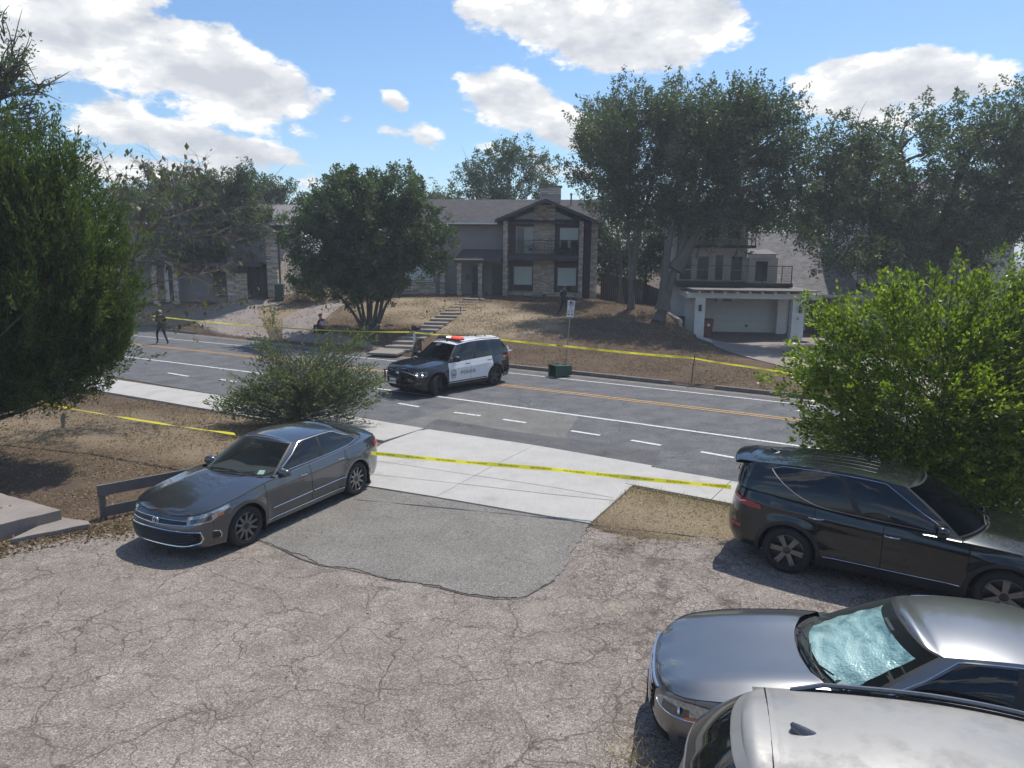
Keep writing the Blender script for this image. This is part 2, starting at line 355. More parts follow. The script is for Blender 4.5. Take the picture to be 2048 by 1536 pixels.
def mat_asphalt(name, c1, c2, stones=90, crk=1.0, lightk=1.5, scr=0.0, dark=(.03,.03,.03)):
    m, nt, b = newmat(name); v = pos(nt)
    mid = noise(nt, 1.3, 5, .65, v); vo = nt.nodes.new('ShaderNodeTexVoronoi'); vo.inputs['Scale'].default_value = stones; L(nt, v, vo.inputs['Vector'])
    sc = nt.nodes.new('ShaderNodeSeparateColor'); L(nt, vo.outputs['Color'], sc.inputs[0])
    c = mix(nt, 1.0, ramp(nt, mid, [(.35,c1),(.65,c2)]), ramp(nt, sc.outputs[0], [(0,(.6,.6,.6)),(.5,(1,1,1)),(1,(lightk,lightk,lightk))]), 'MULTIPLY')
    wn = nt.nodes.new('ShaderNodeTexNoise'); wn.inputs['Scale'].default_value = 1.7; wn.inputs['Detail'].default_value = 5; L(nt, v, wn.inputs['Vector'])
    wv = nt.nodes.new('ShaderNodeVectorMath'); wv.operation = 'MULTIPLY_ADD'; L(nt, wn.outputs['Color'], wv.inputs[0]); wv.inputs[1].default_value = (.6,.6,.6); L(nt, v, wv.inputs[2])
    q = nt.nodes.new('ShaderNodeTexVoronoi'); q.feature = 'DISTANCE_TO_EDGE'; q.inputs['Scale'].default_value = .9*crk; L(nt, wv.outputs[0], q.inputs['Vector'])
    r = nt.nodes.new('ShaderNodeMapRange'); r.inputs['From Max'].default_value = .012; L(nt, q.outputs['Distance'], r.inputs['Value'])
    brk = ramp(nt, noise(nt, .9, 3, .6, mapping(nt, v, loc=(1,8,0))), [(.45,(0,0,0)),(.6,(1,1,1))])
    ck = mathn(nt,'MULTIPLY', mathn(nt,'SUBTRACT',1.0,r.outputs[0]), mathn(nt,'MULTIPLY',brk,.8))
    c = mix(nt, ck, c, dark)
    if scr:
        s = noise(nt, 1.0, 7, .75, mapping(nt, v, (1.2,9,1), rot=(0,0,R_(32))))
        s2 = noise(nt, .35, 3, .6, mapping(nt, v, (1,1,1), loc=(4,4,0)))
        f = ramp(nt, mathn(nt,'ADD', mathn(nt,'MULTIPLY',s,.75), mathn(nt,'MULTIPLY',s2,.35)), [(.62,(0,0,0)),(.7,(1,1,1))])
        c = mix(nt, mathn(nt,'MULTIPLY',f,scr), c, (.26,.25,.24))
    L(nt, c, b.inputs['Base Color']); b.inputs['Roughness'].default_value = .85; b.inputs['Specular IOR Level'].default_value = .3
    bump(nt, b, mathn(nt,'ADD',vo.outputs['Distance'],mid), .25, .01); return m
def mat_concrete(name, c1, c2, rough=.9, sc=1.5, stain=(.1,.085,.07), stk=.35):
    m, nt, b = newmat(name); v = pos(nt)
    f = mathn(nt,'ADD', mathn(nt,'MULTIPLY',noise(nt, sc, 6, .7, v),.6), mathn(nt,'MULTIPLY',noise(nt, 40, 3, .6, v),.4))
    br = noise(nt, 2.0, 4, .6, mapping(nt, v, (30,1.2,1), rot=(0,0,R_(32))))
    c = ramp(nt, mathn(nt,'ADD', mathn(nt,'MULTIPLY',f,.75), mathn(nt,'MULTIPLY',br,.25)), [(.36,c1),(.62,c2)])
    s = ramp(nt, noise(nt, .8, 6, .7, mapping(nt, v, loc=(3,5,1))), [(.58,(0,0,0)),(.75,(1,1,1))])
    c = mix(nt, mathn(nt,'MULTIPLY',s,stk), c, stain)
    rnd = nt.nodes.new('ShaderNodeObjectInfo').outputs['Random']
    hs = nt.nodes.new('ShaderNodeHueSaturation'); L(nt, mathn(nt,'MULTIPLY_ADD',rnd,.10,.95), hs.inputs['Value']); L(nt, c, hs.inputs['Color'])
    L(nt, hs.outputs[0], b.inputs['Base Color']); b.inputs['Roughness'].default_value = rough; b.inputs['Specular IOR Level'].default_value = .3
    bump(nt, b, f, .25, .01); return m
def mat_paint(name, col, wear=.5):
    m, nt, b = newmat(name); v = pos(nt)
    w = ramp(nt, noise(nt, 9, 6, .75, v), [(wear-.08,(0,0,0)),(wear+.06,(1,1,1))])
    c = mix(nt, w, col, (.1,.1,.1)); L(nt, c, b.inputs['Base Color']); b.inputs['Roughness'].default_value = .7; return m

M = {}
M['grass'] = mat_grass('dead_grass_near', False)
M['lot'] = mat_old_asphalt()
M['patch'] = mat_asphalt('newer_asphalt', (.152,.142,.126), (.19,.178,.158), 80, 1.6, 1.7, dark=(.06,.058,.055))
M['street'] = mat_asphalt('street_asphalt', (.085,.086,.09), (.135,.135,.138), 60, .6, 1.5, .55)
M['street_light'] = mat_asphalt('street_patch_light', (.135,.13,.12), (.18,.175,.16), 70, .8, 1.3, .2)
M['street_dark'] = mat_asphalt('street_patch_dark', (.085,.085,.087), (.12,.12,.12), 70, .5, 1.2)
M['concrete'] = mat_concrete('pale_concrete', (.36,.348,.325), (.47,.455,.425))
M['old_concrete'] = mat_concrete('old_concrete', (.20,.175,.155), (.30,.265,.235), stk=.6)
M['drive'] = mat_concrete('weathered_driveway', (.19,.16,.145), (.29,.25,.225), stk=.7, sc=.9)
M['kerb'] = mat_concrete('kerb_concrete', (.11,.10,.09), (.24,.215,.19), stk=.7, sc=3)
M['white_paint'] = mat_paint('faded_white_road_paint', (.62,.61,.58), .60)
M['yellow_paint'] = mat_paint('faded_orange_road_paint', (.50,.29,.09), .60)
M['crack_or_wire_shadow'] = noisy('crack_filler_wire_shadow', (.05,.045,.04), (.10,.09,.08), 8, .95, .2)  # dark filler tone, also used for the painted wire shadows

# ------------------------------------------------------------------ the ground sheet, aligned with the street
def axis(core, outer, step):
    a = list(np.arange(core[0], core[1]+1e-6, step)); 
    g = step; x = core[1]
    while x < outer[1]: g *= 1.25; x += g; a.append(x)
    g = step; x = core[0]
    while x > outer[0]: g *= 1.25; x -= g; a.insert(0, x)
    return np.array(a)
S_ = axis((-62, 30), (-2500, 2500), .6); T_ = np.unique(np.concatenate([axis((-12, 75), (-2500, 2500), .6), [25.40, 25.47, 25.9]]))
SS, TT = np.meshgrid(S_, T_, indexing='ij'); X = SS*ES.x+TT*ET.x; Y = SS*ES.y+TT*ET.y
Z = height(X.ravel(), Y.ravel()).reshape(X.shape)
bumpz = np.array([mnoise.noise(Vector((x*.7, y*.7, 0))) for x, y in zip(X.ravel(), Y.ravel())]).reshape(X.shape)
Z = Z + bumpz*.035*(TT > 26.2)*(np.hypot(X,Y) < 90)
bumpn = np.array([mnoise.noise(Vector((x*2.1, y*2.1, 6))) for x, y in zip(X.ravel(), Y.ravel())]).reshape(X.shape)
Z = Z + (bumpn*.010-.006)*(TT < 25.3)*(np.hypot(X,Y) < 60)
g = grid_mesh('ground', np.stack([X,Y,Z],-1), M['grass']); tag(g, kind='structure')
dry = g.data.attributes.new('dry', 'FLOAT', 'POINT')
def blob(cx, cy, rx, ry, rot=0):
    c, s = math.cos(rot), math.sin(rot); dx = (X-cx)*c+(Y-cy)*s; dy = -(X-cx)*s+(Y-cy)*c
    return np.clip(1.6-((dx/rx)**2+(dy/ry)**2)*1.3, 0, 1)
dv = np.zeros_like(X)
for (px,py,rx,ry) in [(560,630,4.2,2.0),(520,645,3,1.4),(370,625,5,1.6),(800,612,4,2.4),(900,625,3.5,2.2),(980,640,4,2.5),(1040,655,2.5,2)]:
    p = hit(px, py); dv = np.maximum(dv, blob(p.x, p.y, rx, ry*1.6, R_(-25))*.75)
for (x,y,rx,ry) in [(-9,18.6,5,2.0),(-6,17,3,1.6),(-14,19,6,2.4)]: dv = np.maximum(dv, blob(x,y,rx,ry)*.5)
for (x,y) in [(3.2,12.6),(5.2,11.9),(7.5,10.6),(10,9.2)]: dv = np.maximum(dv, blob(x,y,2.6,1.5,R_(-32))*.7)
nn = np.array([mnoise.noise(Vector((x*.5, y*.5, 3.3))) for x, y in zip(X.ravel(), Y.ravel())])
dry.data.foreach_set('value', np.clip(dv.ravel()+nn*.25*(dv.ravel()>0.02), 0, 1).astype(np.float32))

def sheet(name, poly, z, mat, label=None, thick=.03, kind='structure', wob=0, parent=None, lab=None):
    """flat polygon slab, edges optionally ragged"""
    pts = []
    n = len(poly)
    for i in range(n):
        a = Vector(poly[i][:2]); b = Vector(poly[(i+1)%n][:2]); k = max(1, int((b-a).length/.05)) if wob else 1
        d = (b-a).normalized() if (b-a).length > 0 else Vector((1,0)); nr = Vector((-d.y, d.x))
        for j in range(k):
            p = a+(b-a)*j/k
            if wob: p += nr*wob*(mnoise.noise(Vector((p.x*1.8,p.y*1.8,z)))+.5*mnoise.noise(Vector((p.x*7,p.y*7,z)))+.45*mnoise.noise(Vector((p.x*17,p.y*17,z+2))))
            pts.append(p)
    mb = MB(); mb.prism(pts, z-thick, z); o = mb.build(name, mat, parent)
    if parent is None: tag(o, kind=kind)
    return o
def ribbon(name, line, width, z, mat, wob=0, kind='structure'):
    L_ = [Vector((p[0],p[1])) for p in line]; P = []
    for i, p in enumerate(L_):
        a = L_[max(i-1,0)]; b = L_[min(i+1,len(L_)-1)]; d = (b-a).normalized(); nr = Vector((-d.y,d.x)); w = width*(1+wob*random.uniform(-1,1))
        P.append([(*(p+nr*w/2), z), (*(p-nr*w/2), z)])
    o = grid_mesh(name, P, mat, smooth=False); return tag(o, kind=kind)

# street: surface a little below the kerbs
def sp(s, t): return tuple(xy(s,t)[:2])
P = [[(*sp(s,t), 0.0) for t in (14.65, 17, 19, 21.5, 23.5, 25.4)] for s in np.arange(-140, 80.1, 4)]
tag(grid_mesh('street', P, M['street'], smooth=False), kind='structure')
def gp(*pts): return [tuple(gz(*p)[:2]) for p in pts]
sheet('street_patch', gp((944,801),(1158,832),(1127,878),(1020,864),(873,838),(842,858),(795,850)), .004, M['street_light'], thick=.003)
sheet('street_patch', gp((877,838),(1020,862),(1320,903),(1306,934),(1190,915),(1070,891),(862,860)), .0045, M['street_dark'], thick=.004)
# painted lines
def line_between(p0, p1, n=12, z=.009, width=.12, name='road_line', mat='white_paint', ext=0):
    a = Vector(p0); b = Vector(p1); d = (b-a).normalized(); b = b+d*ext; a = a
    return ribbon(name, [tuple(a+(b-a)*i/n) for i in range(n+1)], width, z, M[mat])
g0 = lambda px,py: gz(px,py).xy
def st_line(t, s0, s1, w, mat, name='road_line', dt=0.0):
    n = int(abs(s1-s0)/3)+1; pts = []
    for i in range(n+1):
        s = s0+(s1-s0)*i/n; bend = -.0011*max(0, -(s+5))**2 if s < -5 else 0
        bend = max(bend, -3.0); pts.append(sp(s, t+bend+dt))
    return ribbon(name, pts, w, .009, M[mat])
st_line(18.72, -55, 60, .13, 'white_paint'); st_line(24.35, -55, 60, .11, 'white_paint')
st_line(21.70, -55, 60, .10, 'yellow_paint'); st_line(21.93, -55, 60, .10, 'yellow_paint')
for (a, b) in [((336,746),(377,753)),((440,759),(472,764)),((797,807),(838,814)),((908,825),(961,832)),((1006,839),(1052,846)),((1142,862),(1200,871)),((1262,881),(1322,891)),((1402,904),(1468,916)),((1560,932),(1640,945)),((560,776),(600,781)),((680,791),(720,796))]:
    p, q = g0(*a), g0(*b); ribbon('road_dash', [tuple(p),tuple((p+q)/2),tuple(q)], .13, .009, M['white_paint'])
# far kerb with a step, gutter pan below it
kb = [(-70,-41.5),(-35.5,-31.5),(-24.6,-11),(-11,4.6),(4.6,14.0),(14.0,70)]
def bend(s): return max(-.0011*max(0,-(s+5))**2, -3.0) if s < -5 else 0
def kerb_piece(s0, s1, h):
    mb = MB(); n = max(1, int((s1-s0)/1.5))
    for i in range(n):
        a, b = s0+(s1-s0)*i/n, s0+(s1-s0)*(i+1)/n - .012
        q = [sp(a,25.38),sp(b,25.38),sp(b,25.56),sp(a,25.56)]; mb.prism(q, -.05, h)
    return mb.build('kerb', M['kerb'])
for (a, b), h in zip([(-70,-37.8),(-37.8,-33.2),(-33.2,-30.9),(-30.9,-20.8),(-20.8,-8.9),(-8.9,-7.2),(-7.2,-.35),(-.35,13),(13,70)], [.15,.03,.15,.03,.15,.05,.15,.03,.15]):
    tag(kerb_piece(a, b, h), kind='structure')
P = [[(*sp(s,t), z) for t, z in ((24.92,.006),(25.375,.012))] for s in np.arange(-70, 70.1, 3)]
tag(grid_mesh('gutter', P, M['kerb'], smooth=False), kind='structure')

# the lot, its newer patch, aprons and pavements
LOT = gp((200,1046),(262,1092),(420,1000),(760,975)) 
lot = [(-40,-8),(30,-8),(30,8.6),(7.5,9.9),(4.4,11.2),(3.2,11.4),(2.2,11.25),(1.5,11.75),(1.2,11.95),(-1.4,13.15),(-3.0,13.9),(-4.4,14.6),(-5.4,13.2),(-6.6,11.5),(-7.3,11.3),(-8.2,10.7),(-9.6,9.8),(-14,8.0),(-40,6)]
sheet('car_park', lot, 0.0, M['lot'], thick=.06, wob=.14)
pt = gp((505,1075),(570,1098),(640,1128),(720,1141),(800,1160),(870,1171),(925,1186),(1000,1193),(1050,1192),(1100,1165),(1130,1130),(1165,1075),(1172,1056),(1178,1046),(1000,1017),(870,994),(755,974),(690,968),(600,1010))
sheet('car_park_patch', pt, .012, M['patch'], thick=.01, wob=.07)
ribbon('crack_or_wire_shadow', gp((505,1078),(560,1098),(600,1118),(640,1131),(690,1139),(735,1148),(800,1164),(835,1163),(850,1172),(880,1176),(930,1190),(985,1198),(1010,1199),(1050,1196),(1075,1180),(1110,1162)), .016, .0125, M['crack_or_wire_shadow'], .7)
def slab_piece(name, poly, z, mat, thick=.1, gap=.006):
    c = sum((Vector(p[:2]) for p in poly), Vector((0,0)))/len(poly); q = []
    for p in poly:
        p = Vector(p[:2]); q.append(p+(c-p).normalized()*gap)
    mb = MB(); mb.prism(q, z-thick, z+random.uniform(-.003,.003)); o = mb.build(name, mat, None, bevel=.006); return tag(o, kind='structure')
A1,A2,A3,A4 = gz(1180,1050).xy, gz(1272,968).xy, gz(1305,934).xy, gz(1070,893).xy
B1 = gz(872,997).xy; C1 = gz(655,962).xy; C2 = gz(766,889).xy; C3 = gz(835,864).xy; C4 = gz(858,861).xy; mid1 = gz(985,935).xy
ND = ET.xy
slab_piece('driveway_slab', [A1,A2,A3,A4,mid1,B1], .036, M['concrete'])
slab_piece('driveway_slab', [B1,mid1,A4,C4,C3,C2,C1], .036, M['concrete'])
# near pavement slabs, left run and right run
s0, t0 = st(C3)
def pav(sa, sb, ta0, ta1, tb0, tb1): slab_piece('pavement_slab', [sp(sa,ta0),sp(sb,tb0),sp(sb,tb1),sp(sa,ta1)], .045, M['concrete'])
s = st(C3)[0]-.01; k = 0
while s > -48:
    L1 = 1.8; f = lambda q: 14.75 - .0016*max(0, -(q+8))**2
    pav(s-L1, s, f(s-L1)-1.62, f(s-L1), f(s)-1.62, f(s)); s -= L1; k += 1
s = st(A3)[0]+.01
while s < 32:
    pav(s, s+1.8, 13.3, 14.72, 13.3, 14.72); s += 1.8
ribbon('crack_or_wire_shadow', gp((748,924),(860,941),(960,956),(1100,977),(1225,999)), .014, .041, M['crack_or_wire_shadow'], .3)  # overhead wire's shadow drawn as a thin dark ribbon over the apron
ribbon('crack_or_wire_shadow', gp((742,952),(800,958),(920,971),(1100,992),(1240,1006)), .014, .041, M['crack_or_wire_shadow'], .3)  # second wire shadow, likewise a dark ribbon laid on the slabs
# straw-coloured verge strip between pavement and lot on the right, lawn on the left
def grid_patch(name, quad, n, m_, zf, mat, dryv=0, wob=0):
    q = [Vector(p[:2]) for p in quad]; P = []
    for i in range(n+1):
        row = []
        for j in range(m_+1):
            u, v = i/n, j/m_; p = (q[0]*(1-u)+q[1]*u)*(1-v)+(q[3]*(1-u)+q[2]*u)*v
            e = min(u,1-u,v,1-v)*8; z = zf*min(1,e) + .02*mnoise.noise(Vector((p.x*1.5,p.y*1.5,0))) - .03*(1-min(1,e))
            row.append((p.x+wob*mnoise.noise(Vector((p.x*2,p.y*2,9))), p.y+wob*mnoise.noise(Vector((p.x*2,p.y*2,4))), z))
        P.append(row)
    o = grid_mesh(name, P, mat); tag(o, kind='structure')
    a = o.data.attributes.new('dry','FLOAT','POINT'); a.data.foreach_set('value', np.full(len(o.data.vertices), dryv, np.float32)); return o
VERGE = [A1+Vector((.03,-.05)), Vector((9,10.6)), Vector((12,8.6))+ND*1.0, A2+Vector((.02,0))]
0 and grid_patch('verge', [A1+Vector((-.02,-.25)), Vector((10.0,7.6)), Vector(sp(14.5,13.28)), Vector(sp(st(A2)[0]+.0,13.28))], 60, 16, .03, M['grass'], .62, .1)
LAWN = [Vector((-4.35,14.55)), Vector((-7.5,11.35)), Vector((-40,8)), Vector(sp(-48,11.0))]
def lawn_ok(x, y):
    s, t = st((x,y)); 
    if t > 14.75-.0016*max(0,-(s+8))**2 - 1.68: return False
    # lot edge on the left: from the far corner to the lower left
    E_ = [(-3.6,14.3),(-4.6,13.9),(-5.4,13.2),(-6.6,11.6),(-7.4,11.45),(-8.6,10.9),(-10.2,9.9),(-14,8.0),(-40,6)]
    for (x0,y0),(x1,y1) in zip(E_, E_[1:]):
        if x1 <= x <= x0: return y > y0+(y1-y0)*(x-x0)/(x1-x0)
    return x < -3.6
# old concrete slab and broken step at the lower left
def chunk(name, pts, z0, z1, mat, wob, label, cat):
    poly = []; n = len(pts)
    for i in range(n):
        a = Vector(pts[i][:2]); b = Vector(pts[(i+1)%n][:2]); k = max(1,int((b-a).length/.12)); d = (b-a).normalized(); nr = Vector((-d.y,d.x))
        for j in range(k):
            p = a+(b-a)*j/k; p += nr*wob*mnoise.noise(Vector((p.x*4,p.y*4,1))); poly.append(p)
    mb = MB(); mb.prism(poly, z0, [z1+.006*mnoise.noise(Vector((p.x*3,p.y*3,7))) for p in poly]); o = mb.build(name, mat, None, bevel=.012); return tag(o, label, cat)
chunk('concrete_landing', [gz(-260,905,.3).xy, gz(0,983,.3).xy, gz(122,1016,.3).xy, gz(20,1040,.3).xy, gz(-300,1110,.3).xy], -.02, .27, M['old_concrete'], .03, 'thick old concrete landing slab at the edge of the dead lawn', 'concrete slab')
chunk('concrete_step', [gz(20,1081,.07).xy, gz(178,1050,.07).xy, gz(176,1044,.07).xy, gz(148,1040,.07).xy, gz(118,1035,.07).xy, gz(84,1050,.07).xy], -.02, .09, M['old_concrete'], .03, 'thin broken concrete step in front of the landing slab', 'step')

# far driveways draped on the slope
def drape(name, left, right, mat, n=40, m_=8, dz=.035):
    def samp(pl, u):
        d = [0]
        for a, b in zip(pl, pl[1:]): d.append(d[-1]+(b-a).length)
        x = u*d[-1]
        for i in range(len(pl)-1):
            if x <= d[i+1] or i == len(pl)-2: return pl[i].lerp(pl[i+1], (x-d[i])/max(1e-6,d[i+1]-d[i]))
    P = []
    for i in range(n+1):
        a = samp(left, i/n); b = samp(right, i/n); row = []
        for j in range(m_+1): p = a.lerp(b, j/m_); row.append((p.x,p.y))
        P.append(row)
    P = np.array(P); z = height(P[...,0].ravel(), P[...,1].ravel()).reshape(P.shape[:2])
    t = P[...,0]*ET.x+P[...,1]*ET.y; z = np.where(t < 25.9, .045+0*z, z+dz)
    return tag(grid_mesh(name, np.concatenate([P, z[...,None]], -1), mat), kind='structure')
hp = lambda *a: [hit(*q).xy for q in a]
K = lambda s: [xy(s,25.45).xy]
drape('driveway', K(-36.8)+hp((360,630),(459,606),(520,602)), K(-31.2)+hp((513,616),(545,612),(585,609)), M['drive'])
drape('driveway', K(-30.4)+hp((565,640),(626,611),(650,604)), K(-21.4)+hp((636,653),(680,615),(700,604)), M['drive'])
drape('driveway', K(-.1)+[Vector((10.6,37)),Vector((11.0,40)),Vector((10.95,48))], K(12.5)+[Vector((20.5,36)),Vector((19.5,41)),Vector((19,48))], M['drive'], n=60)
drape('path', [Vector((9.95,38.2)),Vector((10.4,40.3)),Vector((10.5,43.0))], [Vector((10.7,37.6)),Vector((11.1,40.0)),Vector((11.2,43.0))], M['concrete'], dz=.06)
# ------------------------------------------------------------------ houses
def mat_shingle(name, c1, c2, vscale=1.0):
    m, nt, b = newmat(name); co = objco(nt)
    br = nt.nodes.new('ShaderNodeTexBrick'); br.inputs['Scale'].default_value = 1; br.inputs['Brick Width'].default_value = .32; br.inputs['Row Height'].default_value = .14
    br.inputs['Mortar Size'].default_value = .012; br.inputs['Color1'].default_value = rgba(c1); br.inputs['Color2'].default_value = rgba(c2); br.inputs['Mortar'].default_value = rgba(tuple(x*.4 for x in c1))
    sx = nt.nodes.new('ShaderNodeSeparateXYZ'); L(nt, co, sx.inputs[0]); cb = nt.nodes.new('ShaderNodeCombineXYZ')
    L(nt, sx.outputs[0], cb.inputs[0]); L(nt, mathn(nt,'ADD', sx.outputs[1], mathn(nt,'MULTIPLY', sx.outputs[2], .35)), cb.inputs[1]); L(nt, cb.outputs[0], br.inputs['Vector'])
    n = noise(nt, 2.2, 5, .7, co); c = mix(nt, .8, br.outputs['Color'], ramp(nt, n, [(.3,(.65,.65,.65)),(.7,(1.2,1.2,1.2))]), 'MULTIPLY')
    L(nt, c, b.inputs['Base Color']); b.inputs['Roughness'].default_value = .95; b.inputs['Specular IOR Level'].default_value = .2
    bump(nt, b, br.outputs['Fac'], -.5, .02); return m
def mat_window(name, tint=(.02,.025,.03)):
    m, nt, b = newmat(name); L(nt, ramp(nt, noise(nt, 1.3, 3, .5, objco(nt)), [(.3,tint),(.7,tuple(x*1.8 for x in tint))]), b.inputs['Base Color'])
    b.inputs['Roughness'].default_value = .06; b.inputs['Specular IOR Level'].default_value = .6; return m
M['stone'] = noisy('tan_ashlar_stone', (.38,.33,.27), (.60,.52,.43), 6, .9, .3, fine=40, island=.75)
M['mortar'] = noisy('mortar', (.16,.14,.12), (.24,.21,.18), 6, .95, .1)
M['white_brick'] = noisy('white_painted_brick', (.70,.70,.68), (.80,.80,.78), 4, .7, .1, island=.06)
M['trim_white'] = noisy('white_trim', (.62,.62,.60), (.74,.74,.72), 3, .55, 0)
M['siding_white'] = noisy('white_siding', (.60,.59,.56), (.70,.69,.66), 2, .7, .05, island=.05)
M['siding_grey'] = noisy('greige_siding', (.20,.19,.19), (.24,.23,.225), 2, .8, .05, island=.05)
M['brown_trim'] = noisy('dark_brown_trim', (.045,.034,.035), (.075,.058,.058), 4, .7, .05)
M['black_metal'] = noisy('black_metal', (.012,.012,.014), (.03,.03,.032), 8, .45, .02, .3)
M['shingle_dark'] = mat_shingle('dark_shingles', (.075,.07,.073), (.11,.10,.105))
M['shingle_grey'] = mat_shingle('grey_shingles', (.21,.20,.205), (.30,.285,.28))
M['glass_dark'] = mat_window('dark_window_glass'); M['blind'] = noisy('pale_window_blind', (.48,.56,.54), (.55,.63,.61), 1, .35, 0, coord='obj')
M['curtain'] = noisy('pale_curtain', (.42,.47,.48), (.55,.60,.60), 3, .7, 0, coord='obj')
M['door_navy'] = noisy('navy_door', (.018,.022,.045), (.03,.034,.06), 3, .45, 0)
M['door_brown'] = noisy('brown_door', (.07,.03,.022), (.10,.045,.032), 3, .5, 0)
M['door_teal'] = noisy('dark_teal_door', (.012,.03,.042), (.02,.045,.06), 3, .5, 0)
M['fence_wood'] = noisy('weathered_fence_wood', (.03,.026,.024), (.07,.06,.052), 5, .9, .3, island=.6)
M['wood_grey'] = noisy('grey_weathered_wood', (.11,.105,.10), (.19,.18,.17), 5, .85, .4, island=.2)
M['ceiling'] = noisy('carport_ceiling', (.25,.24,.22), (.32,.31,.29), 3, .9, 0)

def stones(x0, x1, z0, z1, y, parent, name='stonework', axis='x', depth=.12, mat='stone', ch=(.07,.12), ln=(.18,.55), back='mortar'):
    """random ashlar courses on a mortar core; axis x: wall faces -y, axis y: wall spans y from x0..x1 at x=y"""
    mb = MB(); z = z0; rr = random.Random(int(abs(x0*100+z0*37+y*11)))
    while z < z1-.02:
        h = min(rr.uniform(*ch), z1-z); x = x0
        while x < x1-.01:
            l = min(rr.uniform(*ln), x1-x); 
            if x1-(x+l) < .1: l = x1-x
            pr = rr.uniform(.0, .03); g = .006
            if axis == 'x': mb.bbox((x+g, y-pr, z+g), (x+l-g, y+depth, z+h-g))
            else: mb.bbox((y-pr if depth > 0 else y+pr, x+g, z+g), (y+depth, x+l-g, z+h-g))
            x += l
        z += h
    o = mb.build(name, M[mat], parent, normals=False); tag(o, kind='stuff')
    c = MB()
    if axis == 'x': c.bbox((x0+.01, y+.012, z0), (x1-.01, y+depth+.02, z1-.01))
    else: c.bbox((min(y+.012*np.sign(depth), y+depth), x0+.01, z0), (max(y+.012*np.sign(depth), y+depth), x1-.01, z1-.01))
    c.build('core', M[back], parent); return o
def column(x, y, w, d, z0, z1, parent, mat='stone', name='stone_column', **k):
    """four-sided stone column as one thing part"""
    mb = MB(); z = z0; rr = random.Random(int(x*91+y*17)); i = 0
    ch = k.get('ch', (.07,.12))
    while z < z1-.02:
        h = min(rr.uniform(*ch), z1-z); g = .006; s = rr.uniform(.35,.65); e = rr.uniform(0,.02)
        mb.bbox((x-e, y-e, z+g), (x+w*s-g, y+d+e, z+h-g)); mb.bbox((x+w*s+g, y-rr.uniform(0,.02), z+g), (x+w+e, y+d, z+h-g)); z += h
    o = mb.build(name, M[mat], parent, normals=False); tag(o, kind='stuff')
    MB().bbox((x+.012, y+.012, z0), (x+w-.012, y+d-.012, z1)).build('core', M[k.get('back','mortar')], parent); return o
def laps(x0, x1, z0, z1, y, parent, mat, step=.16, name='siding', holes=(), axis='x'):
    mb = MB(); z = z0
    while z < z1-.01:
        h = min(step, z1-z); segs = [(x0, x1)]
        for (a, b, c, d) in holes:
            if z+h > c+.02 and z < d-.02:
                segs = [q for (p, r) in segs for q in (((p, min(r,a)),(max(p,b), r)) if a < r and b > p else ((p, r),)) if q[1]-q[0] > .02]
        for a, b in segs:
            if axis == 'x': mb.add([(a,y,z),(b,y,z),(b,y+.018,z+h),(a,y+.018,z+h),(a,y+.06,z),(b,y+.06,z),(b,y+.06,z+h),(a,y+.06,z+h)], [(0,1,2,3),(0,4,5,1),(3,2,6,7),(0,3,7,4),(1,5,6,2)])
            else: mb.add([(y,a,z),(y,b,z),(y+.018,b,z+h),(y+.018,a,z+h),(y+.06,a,z),(y+.06,b,z),(y+.06,b,z+h),(y+.06,a,z+h)], [(3,2,1,0),(1,5,4,0),(7,6,2,3),(4,7,3,0),(2,6,5,1)])
        z += step
    o = mb.build(name, mat, parent, normals=False); return tag(o, kind='stuff')
def window(x0, x1, z0, z1, y, parent, frame='trim_white', pane='glass_dark', fw=.06, rail=None, name='window', blind=None):
    mb = MB(); d = .07
    mb.bbox((x0,y-d/2,z0),(x0+fw,y+d,z1)); mb.bbox((x1-fw,y-d/2,z0),(x1,y+d,z1)); mb.bbox((x0+fw,y-d/2,z1-fw),(x1-fw,y+d,z1)); mb.bbox((x0+fw,y-d/2,z0),(x1-fw,y+d,z0+fw))
    if rail: mb.bbox((x0+fw,y-d/2+.01,rail-.025),(x1-fw,y+d-.02,rail+.025))
    f = mb.build(name, M[frame], parent)
    MB().bbox((x0+fw,y+.012,z0+fw),(x1-fw,y+.03,z1-fw)).build('pane', M[pane], f)
    if blind: MB().bbox((x0+fw+.01,y+.002,blind),(x1-fw-.01,y+.010,z1-fw-.01)).build('blind', M['blind'], f)
    return f
def roofslab(pts, th, mat, parent, name='roof'):
    mb = MB(); P = [Vector(p) for p in pts]; n = (P[1]-P[0]).cross(P[2]-P[0]).normalized(); n = n if n.z > 0 else -n
    mb.extrude([p-n*th for p in P], n*th); return mb.build(name, M[mat], parent)
